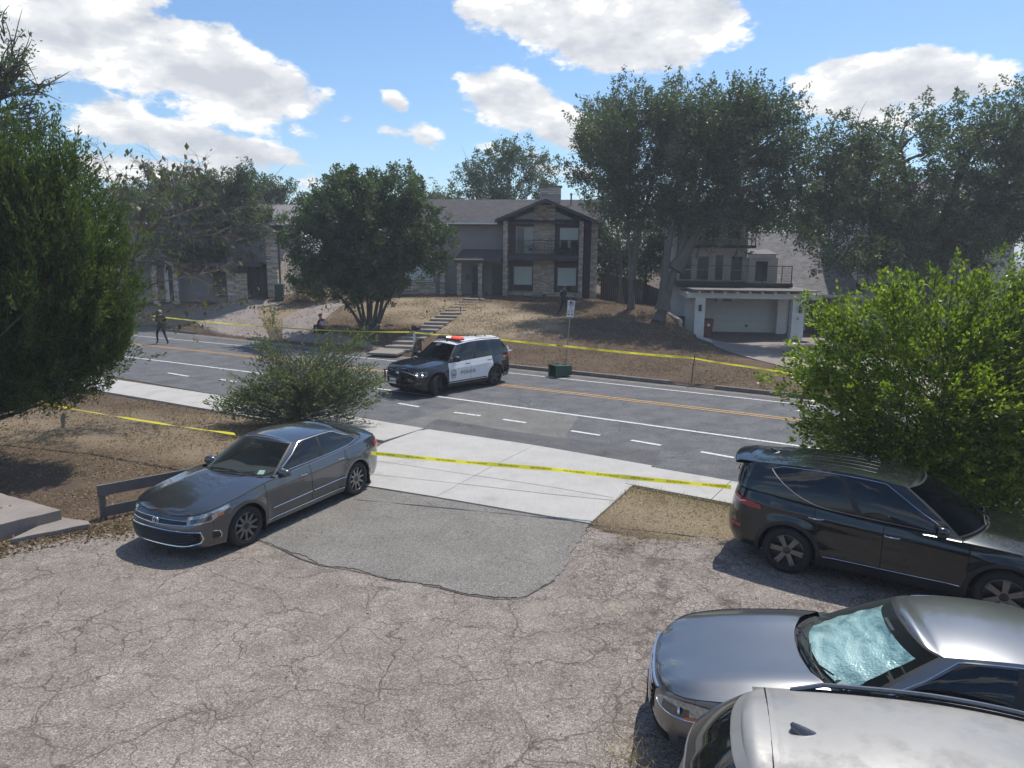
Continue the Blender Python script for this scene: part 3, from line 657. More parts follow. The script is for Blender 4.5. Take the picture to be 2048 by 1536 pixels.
def railing(pts, h, parent, mat='black_metal', bal=.11, cables=0, post_every=None, top=.04):
    """picket or cable railing along a polyline"""
    pts = [Vector(p) for p in pts]; tp = MB()
    for a, b in zip(pts, pts[1:]):
        d = (b-a); ang = math.atan2(d.y, d.x); c = (a+b)/2
        tp.box(c+Vector((0,0,h)), (d.length+top, top, top), ang)
        if not cables: tp.box(c+Vector((0,0,.1)), (d.length, .03, .03), ang)
    tp.build('rail', M[mat], parent)
    if cables:
        for i in range(cables):
            mb = MB(); z = .1+(h-.14)*i/cables
            for a, b in zip(pts, pts[1:]):
                d = b-a; mb.box((a+b)/2+Vector((0,0,z)), (d.length,.012,.012), math.atan2(d.y,d.x))
            mb.build('cable', M[mat], parent)
    pk = MB()
    for a, b in zip(pts, pts[1:]):
        d = b-a
        if cables or post_every:
            n = max(1, round(d.length/(post_every or 1.4)))
            for i in range(n+1): q = MB(); q.box(a+d*i/n+Vector((0,0,h/2)), (.05,.05,h), math.atan2(d.y,d.x)); q.build('post', M[mat], parent)
        if not cables:
            n = int(d.length/bal)
            for i in range(n+1): pk.box(a+d*i/n+Vector((0,0,h/2)), (.018,.018,h-.02))
    if not cables: tag(pk.build('balusters', M[mat], parent), kind='stuff')

def dark_house():
    o = at(1006, 590, 50.5); rt = empty('brick_house', (o.x, o.y, 1.95), R_(-5), 'two-storey house with a tan stone gable and balcony above the slab steps', 'house')
    # main block
    laps(-8.6, 0.0, 2.6, 5.15, 1.0, rt, M['siding_grey'], .2)
    laps(-8.6, -2.9, 0, 2.6, 1.0, rt, M['siding_grey'], .2, holes=((-7.3,-5.2,.9,2.2),))
    MB().bbox((-8.6,1.07,0),(-.02,10.5,5.15)).build('wall', M['siding_grey'], rt); MB().bbox((0,1.6,0),(6.1,10.5,5.12)).build('wall', M['siding_grey'], rt)
    window(-7.3,-5.2,.9,2.2,1.0,rt,blind=1.0)
    stones(-7.5,-5.0,0,.85,.95,rt,'stone_base')
    column(-4.6,.6,.3,.45,0,2.6,rt)
    # porch
    MB().bbox((-3.2,-.9,-.25),(-.15,1.0,.0)).build('porch_floor', M['old_concrete'], rt)
    column(-3.15,-.75,.27,.3,0,2.35,rt); column(-1.68,-.75,.27,.3,0,2.35,rt)
    laps(-2.9,0,0,2.6,1.0,rt,M['siding_grey'],.2,holes=((-2.35,-1.5,0,2.15),(-.95,-.1,0,2.15)))
    for x0, x1 in ((-2.3,-1.55),(-.9,-.15)):
        d = MB().bbox((x0,.95,0.02),(x1,1.06,2.05)).build('door', M['door_navy'], rt)
        for k in range(3):
            for j in range(2): MB().bbox((x0+.1+j*.3,.935,.25+k*.6),(x0+.34+j*.3,.952,.7+k*.6)).build('panel', M['door_navy'], d)
        MB().lathe([(.0,-.02),(.03,-.015),(.03,.03)],c=(x0+.08,.92,1.0),axis='Y',n=10).build('handle', M['trim_white'], d)
        f = MB(); f.bbox((x0-.06,.93,0),(x0,1.06,2.12)); f.bbox((x1,.93,0),(x1+.06,1.06,2.12)); f.bbox((x0,.93,2.05),(x1,1.06,2.12)); f.build('door_frame', M['mortar'], rt)
    MB().bbox((-2.75,.9,1.1),(-2.5,.98,1.5)).build('wall_mailbox', M['black_metal'], rt)
    roofslab([(-3.35,-1.1,2.5),(-.06,-1.1,2.5),(-.06,1.0,3.25),(-3.0,1.0,3.25)], .06, 'shingle_dark', rt, 'porch_roof')
    MB().bbox((-3.3,-1.05,2.3),(-.06,-.9,2.46)).build('fascia', M['brown_trim'], rt); MB().bbox((-3.2,-.9,2.36),(-.06,1.0,2.42)).build('porch_ceiling', M['brown_trim'], rt)
    # gable bay
    column(0,0,.27,1.25,-.35,5.2,rt); column(5.27,0,.27,1.25,-.5,5.2,rt)
    stones(2.05,3.55,-.2,2.55,1.0,rt,'stone_pier'); stones(2.05,3.55,2.95,6.35,1.0,rt,'stone_pier')
    stones(.27,2.05,-.3,.32,1.15,rt,'stone_base'); stones(3.55,5.27,-.4,.27,1.15,rt,'stone_base')
    MB().bbox((.27,1.2,0),(5.56,1.55,5.2)).build('bay_wall', M['brown_trim'], rt)
    window(.62,2.0,.33,2.1,1.16,rt,frame='mortar',blind=.78,fw=.04); window(3.75,5.15,.27,2.05,1.16,rt,frame='mortar',blind=.75,fw=.04)
    sd = window(.78,2.02,2.98,4.85,1.16,rt,frame='trim_white',pane='glass_dark',fw=.045,name='sliding_door')
    MB().bbox((1.38,1.1,3.02),(1.44,1.2,4.8)).build('stile', M['trim_white'], sd); MB().bbox((1.45,1.162,3.03),(1.96,1.17,4.78)).build('curtain', M['curtain'], sd)
    window(3.85,5.25,3.35,4.85,1.16,rt,frame='brown_trim',blind=3.42,fw=.04)
    for a, b in (((.27,5.2),(2.05,5.2)),((3.55,5.2),(5.27,5.2))):
        mb = MB(); 
        if a[0] < 1: mb.extrude([(.27,1.2,5.2),(2.05,1.2,5.2),(2.05,1.2,6.0)], (0,.1,0))
        else: mb.extrude([(3.55,1.2,5.2),(5.27,1.2,5.2),(3.55,1.2,5.95)], (0,.1,0))
        mb.build('gable_window', M['glass_dark'], rt)
    MB().bbox((.27,-.02,2.5),(5.27,1.2,2.9)).build('balcony', M['brown_trim'], rt)
    railing([(.27,.05,2.9),(5.27,.05,2.9)], 1.0, rt, bal=.1)
    # gable roof over the bay, running back into the main roof
    for sx in (-1, 1):
        pk, ev = (2.9,6.68), ((-.55,5.28) if sx < 0 else (6.35,5.28))
        roofslab([(ev[0],-.55,ev[1]),(pk[0],-.55,pk[1]),(pk[0],6.4,pk[1]),(ev[0],6.4,ev[1])], .08, 'shingle_dark', rt, 'gable_roof')
        mb = MB(); dx, dz = pk[0]-ev[0], pk[1]-ev[1]
        mb.extrude([(ev[0],-.6,ev[1]-.22),(ev[0],-.6,ev[1]-.03),(pk[0],-.6,pk[1]-.03),(pk[0],-.6,pk[1]-.22)], (0,.09,0)); mb.build('bargeboard', M['brown_trim'], rt)
        mb = MB(); mb.extrude([(ev[0],-.5,ev[1]-.14),(pk[0],-.5,pk[1]-.14),(pk[0],-.5,pk[1]-.1),(ev[0],-.5,ev[1]-.1)], (0,1.7,0)); mb.build('soffit', M['brown_trim'], rt)
    # main roof
    roofslab([(-9.2,.5,5.12),(6.85,.5,5.12),(6.85,5.9,7.1),(-9.2,5.9,7.1)], .09, 'shingle_dark', rt); roofslab([(-9.2,11.3,5.12),(6.85,11.3,5.12),(6.85,5.9,7.1),(-9.2,5.9,7.1)], .09, 'shingle_dark', rt)
    MB().bbox((-9.2,.42,4.98),(-.5,.5,5.1)).build('gutter', M['trim_white'], rt); MB().bbox((-9.1,.5,4.93),(-.3,1.0,4.98)).build('soffit', M['brown_trim'], rt)
    mb = MB(); mb.extrude([(6.1,1.07,5.1),(6.1,10.5,5.1),(6.1,5.9,6.95)], (-.1,0,0)); mb.build('gable_wall', M['brown_trim'], rt)
    for sy in (-1,1):
        e = .5 if sy < 0 else 11.3; mb = MB(); mb.extrude([(6.88,e,4.85),(6.88,e,5.1),(6.88,5.9,7.1),(6.88,5.9,6.85)], (.05,0,0)); mb.build('bargeboard', M['brown_trim'], rt)
    # side wall with stone fins
    MB().bbox((5.56,.9,-.4),(6.1,1.06,5.1)).build('side_panel', M['brown_trim'], rt)
    column(6.12,.55,.42,.3,-.5,5.1,rt); column(6.2,3.3,.4,.3,-.5,5.1,rt); column(6.2,6.2,.4,.3,-.5,5.1,rt)
    MB().tube([(5.72,.5,5.0),(5.72,.45,4.8),(5.66,.86,4.6),(5.66,.86,-.2)],.04,6).build('downpipe', M['brown_trim'], rt)
    # chimney and vent
    c = column(2.25,5.0,1.55,.8,6.2,7.95,rt,name='chimney',ch=(.1,.16)); MB().bbox((2.15,4.9,7.95),(3.9,5.9,8.05)).build('chimney_cap', M['mortar'], rt)
    MB().tube([(4.6,4.6,6.4),(4.6,4.6,7.35)],.06,8).lathe([(.1,7.33),(.11,7.4),(.02,7.5)],c=(4.6,4.6,0),n=8).build('vent_pipe', M['mortar'], rt)
    for k in (0,): MB().bbox((2.7,.97,-.05),(3.0,1.0,.12)).build('vent', M['black_metal'], rt)
    # balcony things
    W = rt.matrix_basis
    def planter(x, z, r, label, y=.5, name='potted_plant', hang=False):
        p = W @ Vector((x,y,z)); t = empty(name, p, 0, label, 'plant'); mb = MB(); mb.lathe([(.08,0),(.13,.02),(.15,.2)],n=12); mb.build('pot', M['black_metal'], t)
        C = RNG.normal(0,1,(220,3))*[r,r,r*.55]+[0,0,.3]; leaf_object('leaves', C, .09, 'leaf_oak', t, up=.3); return t
    LATER.append(lambda: planter(1.9, 3.15, .22, 'small trailing plant pot hung on the balcony rail of the stone gable house', .0))
    LATER.append(lambda: planter(4.0, 2.92, .17, 'small potted plant on the balcony between the two patio chairs', .75))
    for i, x in enumerate((4.15, 5.0)):
        t = empty('patio_chair', W @ Vector((x,.62,2.9)), R_(-5)+(.3 if i else -.3), ['left dark patio chair on the balcony of the stone gable house','right dark patio chair on the balcony, beside the stone column'][i], 'chair', 'patio chairs on the balcony')
        MB().box((0,0,.42),(.5,.5,.06)).build('seat', M['black_metal'], t); MB().box((0,.24,.75),(.5,.06,.6)).build('backrest', M['black_metal'], t)
        for sx in (-1,1):
            MB().box((.25*sx,0,.62),(.05,.5,.04)).build('armrest', M['black_metal'], t)
            for sy in (-1,1): MB().box((.22*sx,.22*sy,.2),(.04,.04,.4)).build('leg', M['black_metal'], t)
LATER = []
dark_house()

def white_house():
    o = at(1387, 678, 43.0); z0 = -.06; rt = empty('white_house', (o.x, o.y, z0), R_(-6), 'white three-level house with black cable balconies above an open carport', 'house')
    # carport
    for i, (x, y, w) in enumerate(((0,0,.57),(5.68,0,.68),(-.1,3.6,.5),(5.75,3.6,.55))):
        column(x-.0, y, w, .6, 0, 2.42, rt, mat='white_brick', name='brick_pillar', ch=(.075,.08), back='white_brick')
    MB().bbox((-.5,.05,2.42),(6.5,.5,2.74)).build('beam', M['trim_white'], rt); MB().bbox((-.5,.5,2.42),(-.15,4.1,2.74)).build('beam', M['trim_white'], rt)
    MB().bbox((6.5,-.1,2.4),(7.1,.6,2.74)).build('beam', M['trim_white'], rt)
    for i in range(9):
        x = .08+i*.725; MB().bbox((x,-.62,2.745),(x+.12,4.1,2.87)).build('rafter', M['trim_white'], rt)
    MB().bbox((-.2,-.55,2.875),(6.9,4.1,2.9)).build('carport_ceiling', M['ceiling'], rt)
    roofslab([(-.25,-.85,2.96),(6.95,-.85,2.96),(6.75,4.0,3.04),(-.6,4.0,3.04)], .05, 'shingle_grey', rt, 'carport_roof')
    # back wall of the carport
    H = ((.75,1.1,1.95,2.25),(2.35,3.0,1.95,2.25))
    laps(-1.0,6.6,0,3.2,4.3,rt,M['siding_white'],.16,holes=H)
    for h in H: window(*h[:2],h[2],h[3],4.3,rt,fw=.05)
    MB().bbox((1.95,4.0,1.95),(2.3,4.3,2.25)).build('vent_box', M['trim_white'], rt)
    MB().bbox((3.9,4.26,.35),(4.08,4.3,.5)).build('wall_vent', M['mortar'], rt)
    MB().bbox((-1.0,4.38,0),(6.6,11,3.2)).build('wall', M['siding_white'], rt)
    laps(4.38,11,0,5.6,-1.03,rt,M['siding_white'],.16,axis='y')
    for y in (5.2,6.3): 
        MB().bbox((-1.09,y,1.0),(-1.035,y+.45,2.3)).build('side_window', M['glass_dark'], rt)
    for x in (.2, 6.02):
        s = MB().bbox((x,-.16,1.65),(x+.16,-.04,2.02)).build('wall_lamp', M['black_metal'], rt); MB().bbox((x+.04,-.14,1.72),(x+.12,-.165,1.95)).build('lamp_glass', M['glass_dark'], s)
    text_obj('A', .26, M['black_metal'], rt, Vector((6.0,-.035,1.28)), Euler((R_(90),0,0)), 'house_letter')
    # second level
    HW = ((-.55,.3,3.35,4.95),(.55,1.4,3.35,4.95),(1.68,2.35,3.3,5.1),(2.72,3.52,3.35,4.95))
    laps(-1.0,3.75,3.2,5.6,4.3,rt,M['siding_white'],.16,holes=HW)
    for i, h in enumerate(HW): window(*h,4.3,rt,frame='trim_white',fw=.09 if i == 2 else .05,rail=None if i == 2 else 4.05,name='door' if i == 2 else 'window')
    MB().bbox((-1.0,4.4,3.2),(3.75,11,8.2)).build('wall', M['siding_white'], rt)
    # bay with small roof
    laps(3.75,5.55,3.2,4.85,3.6,rt,M['siding_white'],.16,holes=((4.1,5.0,3.3,4.7),)); window(4.1,5.0,3.3,4.7,3.6,rt,fw=.07)
    MB().bbox((3.75,3.68,3.2),(5.5,6,4.85)).build('bay', M['siding_white'], rt); MB().bbox((3.65,3.4,4.85),(5.35,3.6,5.08)).build('fascia', M['trim_white'], rt)
    roofslab([(3.6,3.35,5.09),(5.45,3.35,5.09),(5.45,6,5.4),(3.6,6,5.4)], .04, 'shingle_grey', rt, 'bay_roof')
    # balconies
    MB().bbox((-1.0,1.9,3.05),(6.1,4.3,3.3)).build('balcony', M['black_metal'], rt)
    railing([(-1.0,4.2,3.3),(-1.0,1.95,3.3),(6.0,1.95,3.3),(6.0,4.2,3.3)], 1.03, rt, cables=9, post_every=1.75)
    MB().bbox((-.75,3.0,5.45),(4.0,4.3,5.62)).build('balcony', M['black_metal'], rt)
    railing([(-.7,4.2,5.62),(-.7,3.05,5.62),(3.95,3.05,5.62),(3.95,4.2,5.62)], 1.0, rt, cables=8, post_every=1.6)
    for x in (-.7,.5,2.9): MB().tube([(x,3.2,5.45),(x,4.28,4.75)],.035,6).build('brace', M['black_metal'], rt)
    HU = ((-.4,.5,6.0,7.4),(1.0,1.8,5.9,7.5),(2.4,3.3,6.0,7.4)); laps(-1.0,3.75,5.6,8.2,4.3,rt,M['siding_white'],.16,holes=HU)
    for h in HU: window(*h,4.3,rt,fw=.06)
    roofslab([(-1.6,3.6,8.2),(4.3,3.6,8.2),(4.3,7.6,9.4),(-1.6,7.6,9.4)], .1, 'shingle_grey', rt); roofslab([(-1.6,11.6,8.2),(4.3,11.6,8.2),(4.3,7.6,9.4),(-1.6,7.6,9.4)], .1, 'shingle_grey', rt)
    # long roof to the right, white gutter, recessed entrance
    roofslab([(3.76,3.35,2.62),(11.1,3.35,2.62),(9.6,9.6,6.6),(3.76,9.6,6.6)], .1, 'shingle_grey', rt, 'roof')
    MB().bbox((7.12,3.2,2.42),(11.2,3.34,2.58)).build('gutter', M['trim_white'], rt)
    MB().tube([(8.35,3.25,2.42),(8.35,3.35,2.3),(8.25,3.5,2.05)],.05,8).build('downspout', M['trim_white'], rt)
    laps(6.7,11,0,2.6,5.6,rt,M['siding_white'],.16,holes=((7.0,7.5,0,2.2),(8.15,9.6,0,2.2)))
    MB().bbox((6.7,5.7,0),(11,9,2.6)).build('wall', M['siding_white'], rt)
    MB().bbox((7.0,5.55,0.02),(7.5,5.68,2.2)).build('door', M['door_teal'], rt); MB().bbox((8.15,5.55,.02),(9.6,5.68,2.2)).build('door', M['door_brown'], rt)
    MB().bbox((7.75,5.45,1.3),(7.88,5.57,1.6)).build('wall_lamp', M['black_metal'], rt)
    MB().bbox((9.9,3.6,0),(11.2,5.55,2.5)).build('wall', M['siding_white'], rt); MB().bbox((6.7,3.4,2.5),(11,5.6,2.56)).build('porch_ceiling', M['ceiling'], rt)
    MB().bbox((11.2,4.5,0),(18,11,3.0)).build('wall', M['siding_white'], rt)
    return rt

def text_obj(s, size, mat, parent, loc, rot, name='lettering', extrude=.004, mirror=False, align='CENTER', bold=0):
    cu = bpy.data.curves.new(name, 'FONT'); cu.body = s; cu.size = size; cu.align_x = align; cu.align_y = 'CENTER'; cu.extrude = extrude; cu.resolution_u = 2; cu.offset = bold
    t = bpy.data.objects.new('tmp', cu); COL.objects.link(t); dg = bpy.context.evaluated_depsgraph_get()
    me = bpy.data.meshes.new_from_object(t.evaluated_get(dg)); bpy.data.objects.remove(t)
    if mirror: me.transform(Matrix.Scale(-1,4,(1,0,0)))
    me.materials.clear(); o = link(name, me, mat, parent); o.location = loc; o.rotation_euler = rot; return o
WH = white_house()

def right_house():
    o = at(1745, 640, 44); rt = empty('white_house', (o.x, o.y, 0), R_(-6), 'second white house at the far right, mostly hidden behind the big oak', 'house')
    laps(0,12,0,3.1,1.6,rt,M['siding_white'],.16,holes=((1.0,2.0,1,2.3),)); window(1.0,2.0,1,2.3,1.6,rt)
    MB().bbox((0,1.7,0),(12,10,3.1)).build('wall', M['siding_white'], rt)
    MB().bbox((-.6,-.2,3.0),(6,1.6,3.25)).build('balcony', M['black_metal'], rt)
    railing([(-.6,1.5,3.25),(-.6,-.15,3.25),(6,-.15,3.25),(6,1.5,3.25)], 1.0, rt, cables=8, post_every=1.6)
    HU = ((1.0,2.0,3.6,5.0),(3.2,4.2,3.3,5.2),(2.0,3.0,6.6,7.9),(4.6,5.6,6.6,7.9)); laps(0,9,3.1,8.4,2.4,rt,M['siding_white'],.16,holes=HU)
    for h in HU: window(*h,2.4,rt)
    MB().bbox((0,2.5,3.1),(9,10,8.4)).build('wall', M['siding_white'], rt)
    roofslab([(-.6,1.7,8.4),(9.6,1.7,8.4),(9.6,6.2,10),(-.6,6.2,10)], .1, 'shingle_grey', rt); roofslab([(-.6,10.7,8.4),(9.6,10.7,8.4),(9.6,6.2,10),(-.6,6.2,10)], .1, 'shingle_grey', rt)
    W = rt.matrix_basis; t = empty('wicker_chair', W @ Vector((.5,.6,3.25)), .2, 'tan wicker armchair on the balcony at the right, above the green shrub', 'chair')
    wk = noisy('wicker', (.35,.24,.18), (.5,.37,.29), 30, .8, .3, coord='obj')
    MB().box((0,0,.35),(.7,.6,.12)).build('seat', wk, t, bevel=.03); MB().box((0,.3,.65),(.7,.1,.6)).build('backrest', wk, t, bevel=.04)
    for sx in (-1,1):
        MB().box((.36*sx,0,.5),(.08,.6,.3)).build('armrest', wk, t, bevel=.03)
        for sy in (-1,1): MB().box((.28*sx,.24*sy,.15),(.06,.06,.3)).build('leg', wk, t)
right_house()

def left_house():
    o = at(560, 598, 48); rt = empty('stone_house', (o.x, o.y, 1.5), R_(8), 'grey-roofed stone house at the left, half hidden behind trees beyond the twin driveways', 'house')
    column(-.75,0,.65,.5,-.1,4.7,rt); stones(-3.4,-2.1,0,1.95,.2,rt,'stone_wall'); 
    MB().bbox((-10,.7,0),(0,9,5.2)).build('wall', M['siding_grey'], rt); stones(.7,5.5,-.1,5.0,.0,rt,'stone_wall',axis='y',depth=-.12)
    mb = MB()
    for i in range(9): mb.bbox((-2.05+i*.145,.35,0),(-1.92+i*.145,.42,2.5))
    mb.build('timber_screen', M['fence_wood'], rt)
    window(-4.45,-3.5,.35,2.3,.68,rt,frame='mortar',rail=.95); MB().bbox((-4.6,.3,0),(-3.4,.68,.3)).build('sill', M['mortar'], rt)
    for x in (-8.0,-6.7): column(x,-.1,.28,.3,-.1,2.4,rt)
    MB().bbox((-7.45,.6,0),(-7.2,.7,2.3)).build('door_frame', M['trim_white'], rt); MB().bbox((-7.2,.6,.02),(-6.7,.69,2.2)).build('door', M['door_navy'], rt)
    MB().bbox((-10,-.6,2.4),(-1.0,.7,2.65)).build('porch_roof', M['brown_trim'], rt)
    window(-5.5,-4.2,3.2,4.6,.68,rt); window(-8.5,-7.2,3.2,4.6,.68,rt)
    # front gable and main roof
    roofslab([(-10.5,.2,5.15),(1.0,.2,5.15),(1.0,4.8,6.75),(-10.5,4.8,6.75)], .09, 'shingle_grey', rt); roofslab([(-10.5,9.4,5.15),(1.0,9.4,5.15),(1.0,4.8,6.75),(-10.5,4.8,6.75)], .09, 'shingle_grey', rt)
    mb = MB(); mb.extrude([(-.01,.7,5.1),(-.01,9,5.1),(-.01,4.8,6.6)], (-.12,0,0)); mb.build('gable_wall', M['siding_white'], rt)
    mb = MB(); mb.extrude([(1.03,.15,4.9),(1.03,.15,5.12),(1.03,4.8,6.75),(1.03,4.8,6.5)], (.05,0,0)); mb.build('bargeboard', M['trim_white'], rt)
    for sx in (-1,1):
        e = -1.75+sx*1.9; roofslab([(e,-.5,4.65),(-1.75,-.5,5.5),(-1.75,3,5.5),(e,3,4.65)], .07, 'shingle_grey', rt, 'gable_roof')
        mb = MB(); mb.extrude([(e,-.55,4.45),(e,-.55,4.62),(-1.75,-.55,5.48),(-1.75,-.55,5.3)], (0,.06,0)); mb.build('bargeboard', M['mortar'], rt)
    mb = MB(); mb.extrude([(-3.4,-.0,4.6),(-.1,-.0,4.6),(-1.75,.0,5.35)], (0,.2,0)); mb.build('gable_infill', M['siding_white'], rt)
    MB().bbox((-3.3,.05,2.65),(-.75,.7,4.65)).build('upper_bay', M['siding_grey'], rt)
    return rt
left_house()
def back_fence():
    pts = [hit(1190,588).xy, hit(1245,590).xy+Vector((0,3)), hit(1330,598).xy+Vector((0,2.5))]
    pts = [Vector((6.3,51.5)), Vector((9.2,50.5)), Vector((10.6,49.0))]
    rt = empty('wooden_fence', (pts[0].x, pts[0].y, hz1(*pts[0])), 0, 'tall dark board fence between the stone gable house and the white house', 'fence')
    for a, b in zip(pts, pts[1:]):
        d = b-a; n = int(d.length/.145)
        for i in range(n):
            p = a+d*(i+.5)/n; z = hz1(*p); mb = MB(); mb.box((p.x-pts[0].x, p.y-pts[0].y, z-rt.location.z+.92+random.uniform(-.02,.02)), (.13,.02,1.85), math.atan2(d.y,d.x)+random.uniform(-.03,.03)); mb.build('board', M['fence_wood'], rt)
back_fence()
def retaining():
    a = at(1361, 672, 41.5); b = Vector((9.15,45.5,0)); rt = empty('brick_wall', (a.x, a.y, 0), 0, 'short whitewashed brick retaining wall at the left of the carport', 'wall')
    mb = MB(); d = (b.xy-a.xy); ang = math.atan2(d.y, d.x); n = int(d.length/.22)
    for r in range(15):
        for i in range(n):
            if r*.085 > 1.15-.0*i: continue
            p = d.normalized()*(i*.22+(.11 if r%2 else 0)+.1); mb.box((p.x,p.y,.04+r*.085+.55*min(1,i/n)), (.21,.2,.075), ang)
    o = mb.build('brick_courses', M['stone'], rt, normals=False); tag(o, kind='stuff')
retaining()
# ------------------------------------------------------------------ foliage
def mat_leaf(name, c1, c2, c3, trans=.35, rough=.55, tcol=None, spec=.35):
    m = bpy.data.materials.new(name); m.use_nodes = True; nt = m.node_tree; b = nt.nodes['Principled BSDF']; out = nt.nodes['Material Output']
    rnd = nt.nodes.new('ShaderNodeNewGeometry').outputs['Random Per Island']; big = noise(nt, .9, 3, .6, pos(nt))
    c = ramp(nt, mathn(nt,'ADD', mathn(nt,'MULTIPLY',rnd,.55), mathn(nt,'MULTIPLY',big,.5)), [(.2,c1),(.5,c2),(.85,c3)])
    L(nt, c, b.inputs['Base Color']); b.inputs['Roughness'].default_value = rough; b.inputs['Specular IOR Level'].default_value = spec
    t = nt.nodes.new('ShaderNodeBsdfTranslucent'); tc_ = mix(nt, 1.0, c, tcol or (1.3,1.45,.8), 'MULTIPLY'); L(nt, tc_, t.inputs['Color'])
    ms = nt.nodes.new('ShaderNodeMixShader'); ms.inputs[0].default_value = trans; L(nt, b.outputs[0], ms.inputs[1]); L(nt, t.outputs[0], ms.inputs[2]); L(nt, ms.outputs[0], out.inputs['Surface']); return m
M['leaf_oak'] = mat_leaf('oak_leaves', (.052,.074,.038), (.085,.116,.052), (.12,.155,.072), .42, .45, spec=.5)
M['leaf_dark'] = mat_leaf('dark_evergreen_leaves', (.05,.075,.04), (.08,.118,.056), (.112,.155,.072), .4, .5, spec=.35)
M['leaf_bright'] = mat_leaf('bright_green_leaves', (.055,.09,.018), (.15,.205,.035), (.31,.36,.065), .5, .35, (1.35,1.55,.5), .5)
M['leaf_cedar'] = mat_leaf('cedar_foliage', (.032,.055,.018), (.065,.10,.028), (.125,.165,.045), .42, .6, (1.3,1.5,.6))
M['leaf_grey'] = mat_leaf('grey_green_leaves', (.065,.09,.04), (.12,.15,.065), (.22,.24,.10), .42, .5)
M['leaf_sparse'] = mat_leaf('drying_leaves', (.05,.06,.035), (.10,.11,.06), (.20,.17,.06), .4, .35, spec=.7)
M['leaf_yellow'] = mat_leaf('yellowish_shrub_leaves', (.07,.075,.02), (.12,.12,.035), (.22,.19,.05), .35, .5)
M['bark'] = noisy('bark', (.05,.042,.036), (.13,.11,.095), 5, .95, .7, fine=25, dist=.03)
M['bark_pale'] = noisy('pale_bark', (.08,.07,.062), (.18,.16,.14), 4, .95, .7, fine=18, dist=.03)
M['twig'] = noisy('twigs', (.10,.085,.07), (.24,.21,.18), 6, .9, .2)

def leaf_object(name, C, size, mat, parent=None, up=.0, aspect=.5, dirs=None, jitter=.9, kind='stuff', fold=True):
    """one small rhombic leaf per centre; C is (n,3) in the parent's coordinates"""
    n = len(C); C = np.asarray(C, float); s = size*RNG.uniform(.6, 1.35, (n,1))
    if dirs is None: a = RNG.normal(0,1,(n,3)); 
    else: a = dirs + RNG.normal(0,jitter,(n,3))
    a[:,2] += up; a /= np.linalg.norm(a,axis=1,keepdims=True)+1e-9
    r = RNG.normal(0,1,(n,3)); w = np.cross(a, r); w /= np.linalg.norm(w,axis=1,keepdims=True)+1e-9
    V = np.empty((n,4,3)); V[:,0] = C; V[:,1] = C+a*s*.5+w*s*aspect*.5; V[:,2] = C+a*s; V[:,3] = C+a*s*.5-w*s*aspect*.5
    me = bpy.data.meshes.new(name); fast_mesh(me, V.reshape(-1,3), np.arange(4*n).reshape(n,4))
    o = link(name, me, M[mat], parent); return tag(o, kind=kind) if kind else o
def crown_points(lobes, n_clump, per, spread, shell=.55, rng=RNG, spray=0.0, upd=.6, gaps=0.0, rough=.22):
    """clump centres fill ellipsoid lobes, denser to the outside"""
    vol = np.array([l[3]*l[4]*l[5] for l in lobes])**.75; pick = rng.choice(len(lobes), n_clump, p=vol/vol.sum()); Cs = []; Od = []
    for i in pick:
        l = lobes[i]; d = rng.normal(0,1,3); d /= np.linalg.norm(d); r = rng.uniform(0,1)**shell
        k = 1 + rough*mnoise.noise(Vector(d*2.3)+Vector((l[0],l[1],l[2])))+rough*.7*mnoise.noise(Vector(d*5)+Vector((l[1],l[0],l[2])))
        c_ = np.array(l[:3])+d*r*k*np.array(l[3:6])
        if gaps and mnoise.noise(Vector(c_)*.75) < -gaps: continue
        Cs.append(c_); Od.append(d)
    Cs = np.array(Cs); n_clump = len(Cs); k = rng.poisson(per, n_clump)+1; sz = rng.uniform(.55,1.35,n_clump)
    G = rng.normal(0,1,(k.sum(),3)); nn_ = np.linalg.norm(G,axis=1,keepdims=True); G = G*np.minimum(1, 1.9/nn_); P = np.repeat(Cs, k, 0) + G*np.repeat(sz,k)[:,None]*spread
    if spray:
        D_ = np.array(Od)*.7; D_[:,2] = D_[:,2]*.5+upd; D_ += rng.normal(0,.3,D_.shape); D_ /= np.linalg.norm(D_,axis=1,keepdims=True); u = rng.uniform(-.35,1,len(P)); sl = np.repeat(rng.uniform(.4,1.5,n_clump),k)*spray
        P = np.repeat(Cs,k,0) + np.repeat(D_,k,0)*(u*sl)[:,None] + G*(spread*.62*(1.15-np.clip(u,0,1))*np.repeat(sz,k))[:,None]
    return Cs, P
def limb(mb, a, b, r0, r1, sag=.15, n=6, wob=.12, nseg=6):
    a = Vector(a); b = Vector(b); L_ = (b-a).length; pts = []; rs = []
    o1 = Vector((random.uniform(-1,1),random.uniform(-1,1),0))*L_*wob
    for i in range(nseg+1):
        u = i/nseg; p = a.lerp(b,u) + o1*math.sin(u*math.pi) + Vector((0,0,1))*sag*L_*math.sin(u*math.pi)*.5; pts.append(p); rs.append(r0+(r1-r0)*u)
    mb.tube(pts, rs, n); return pts
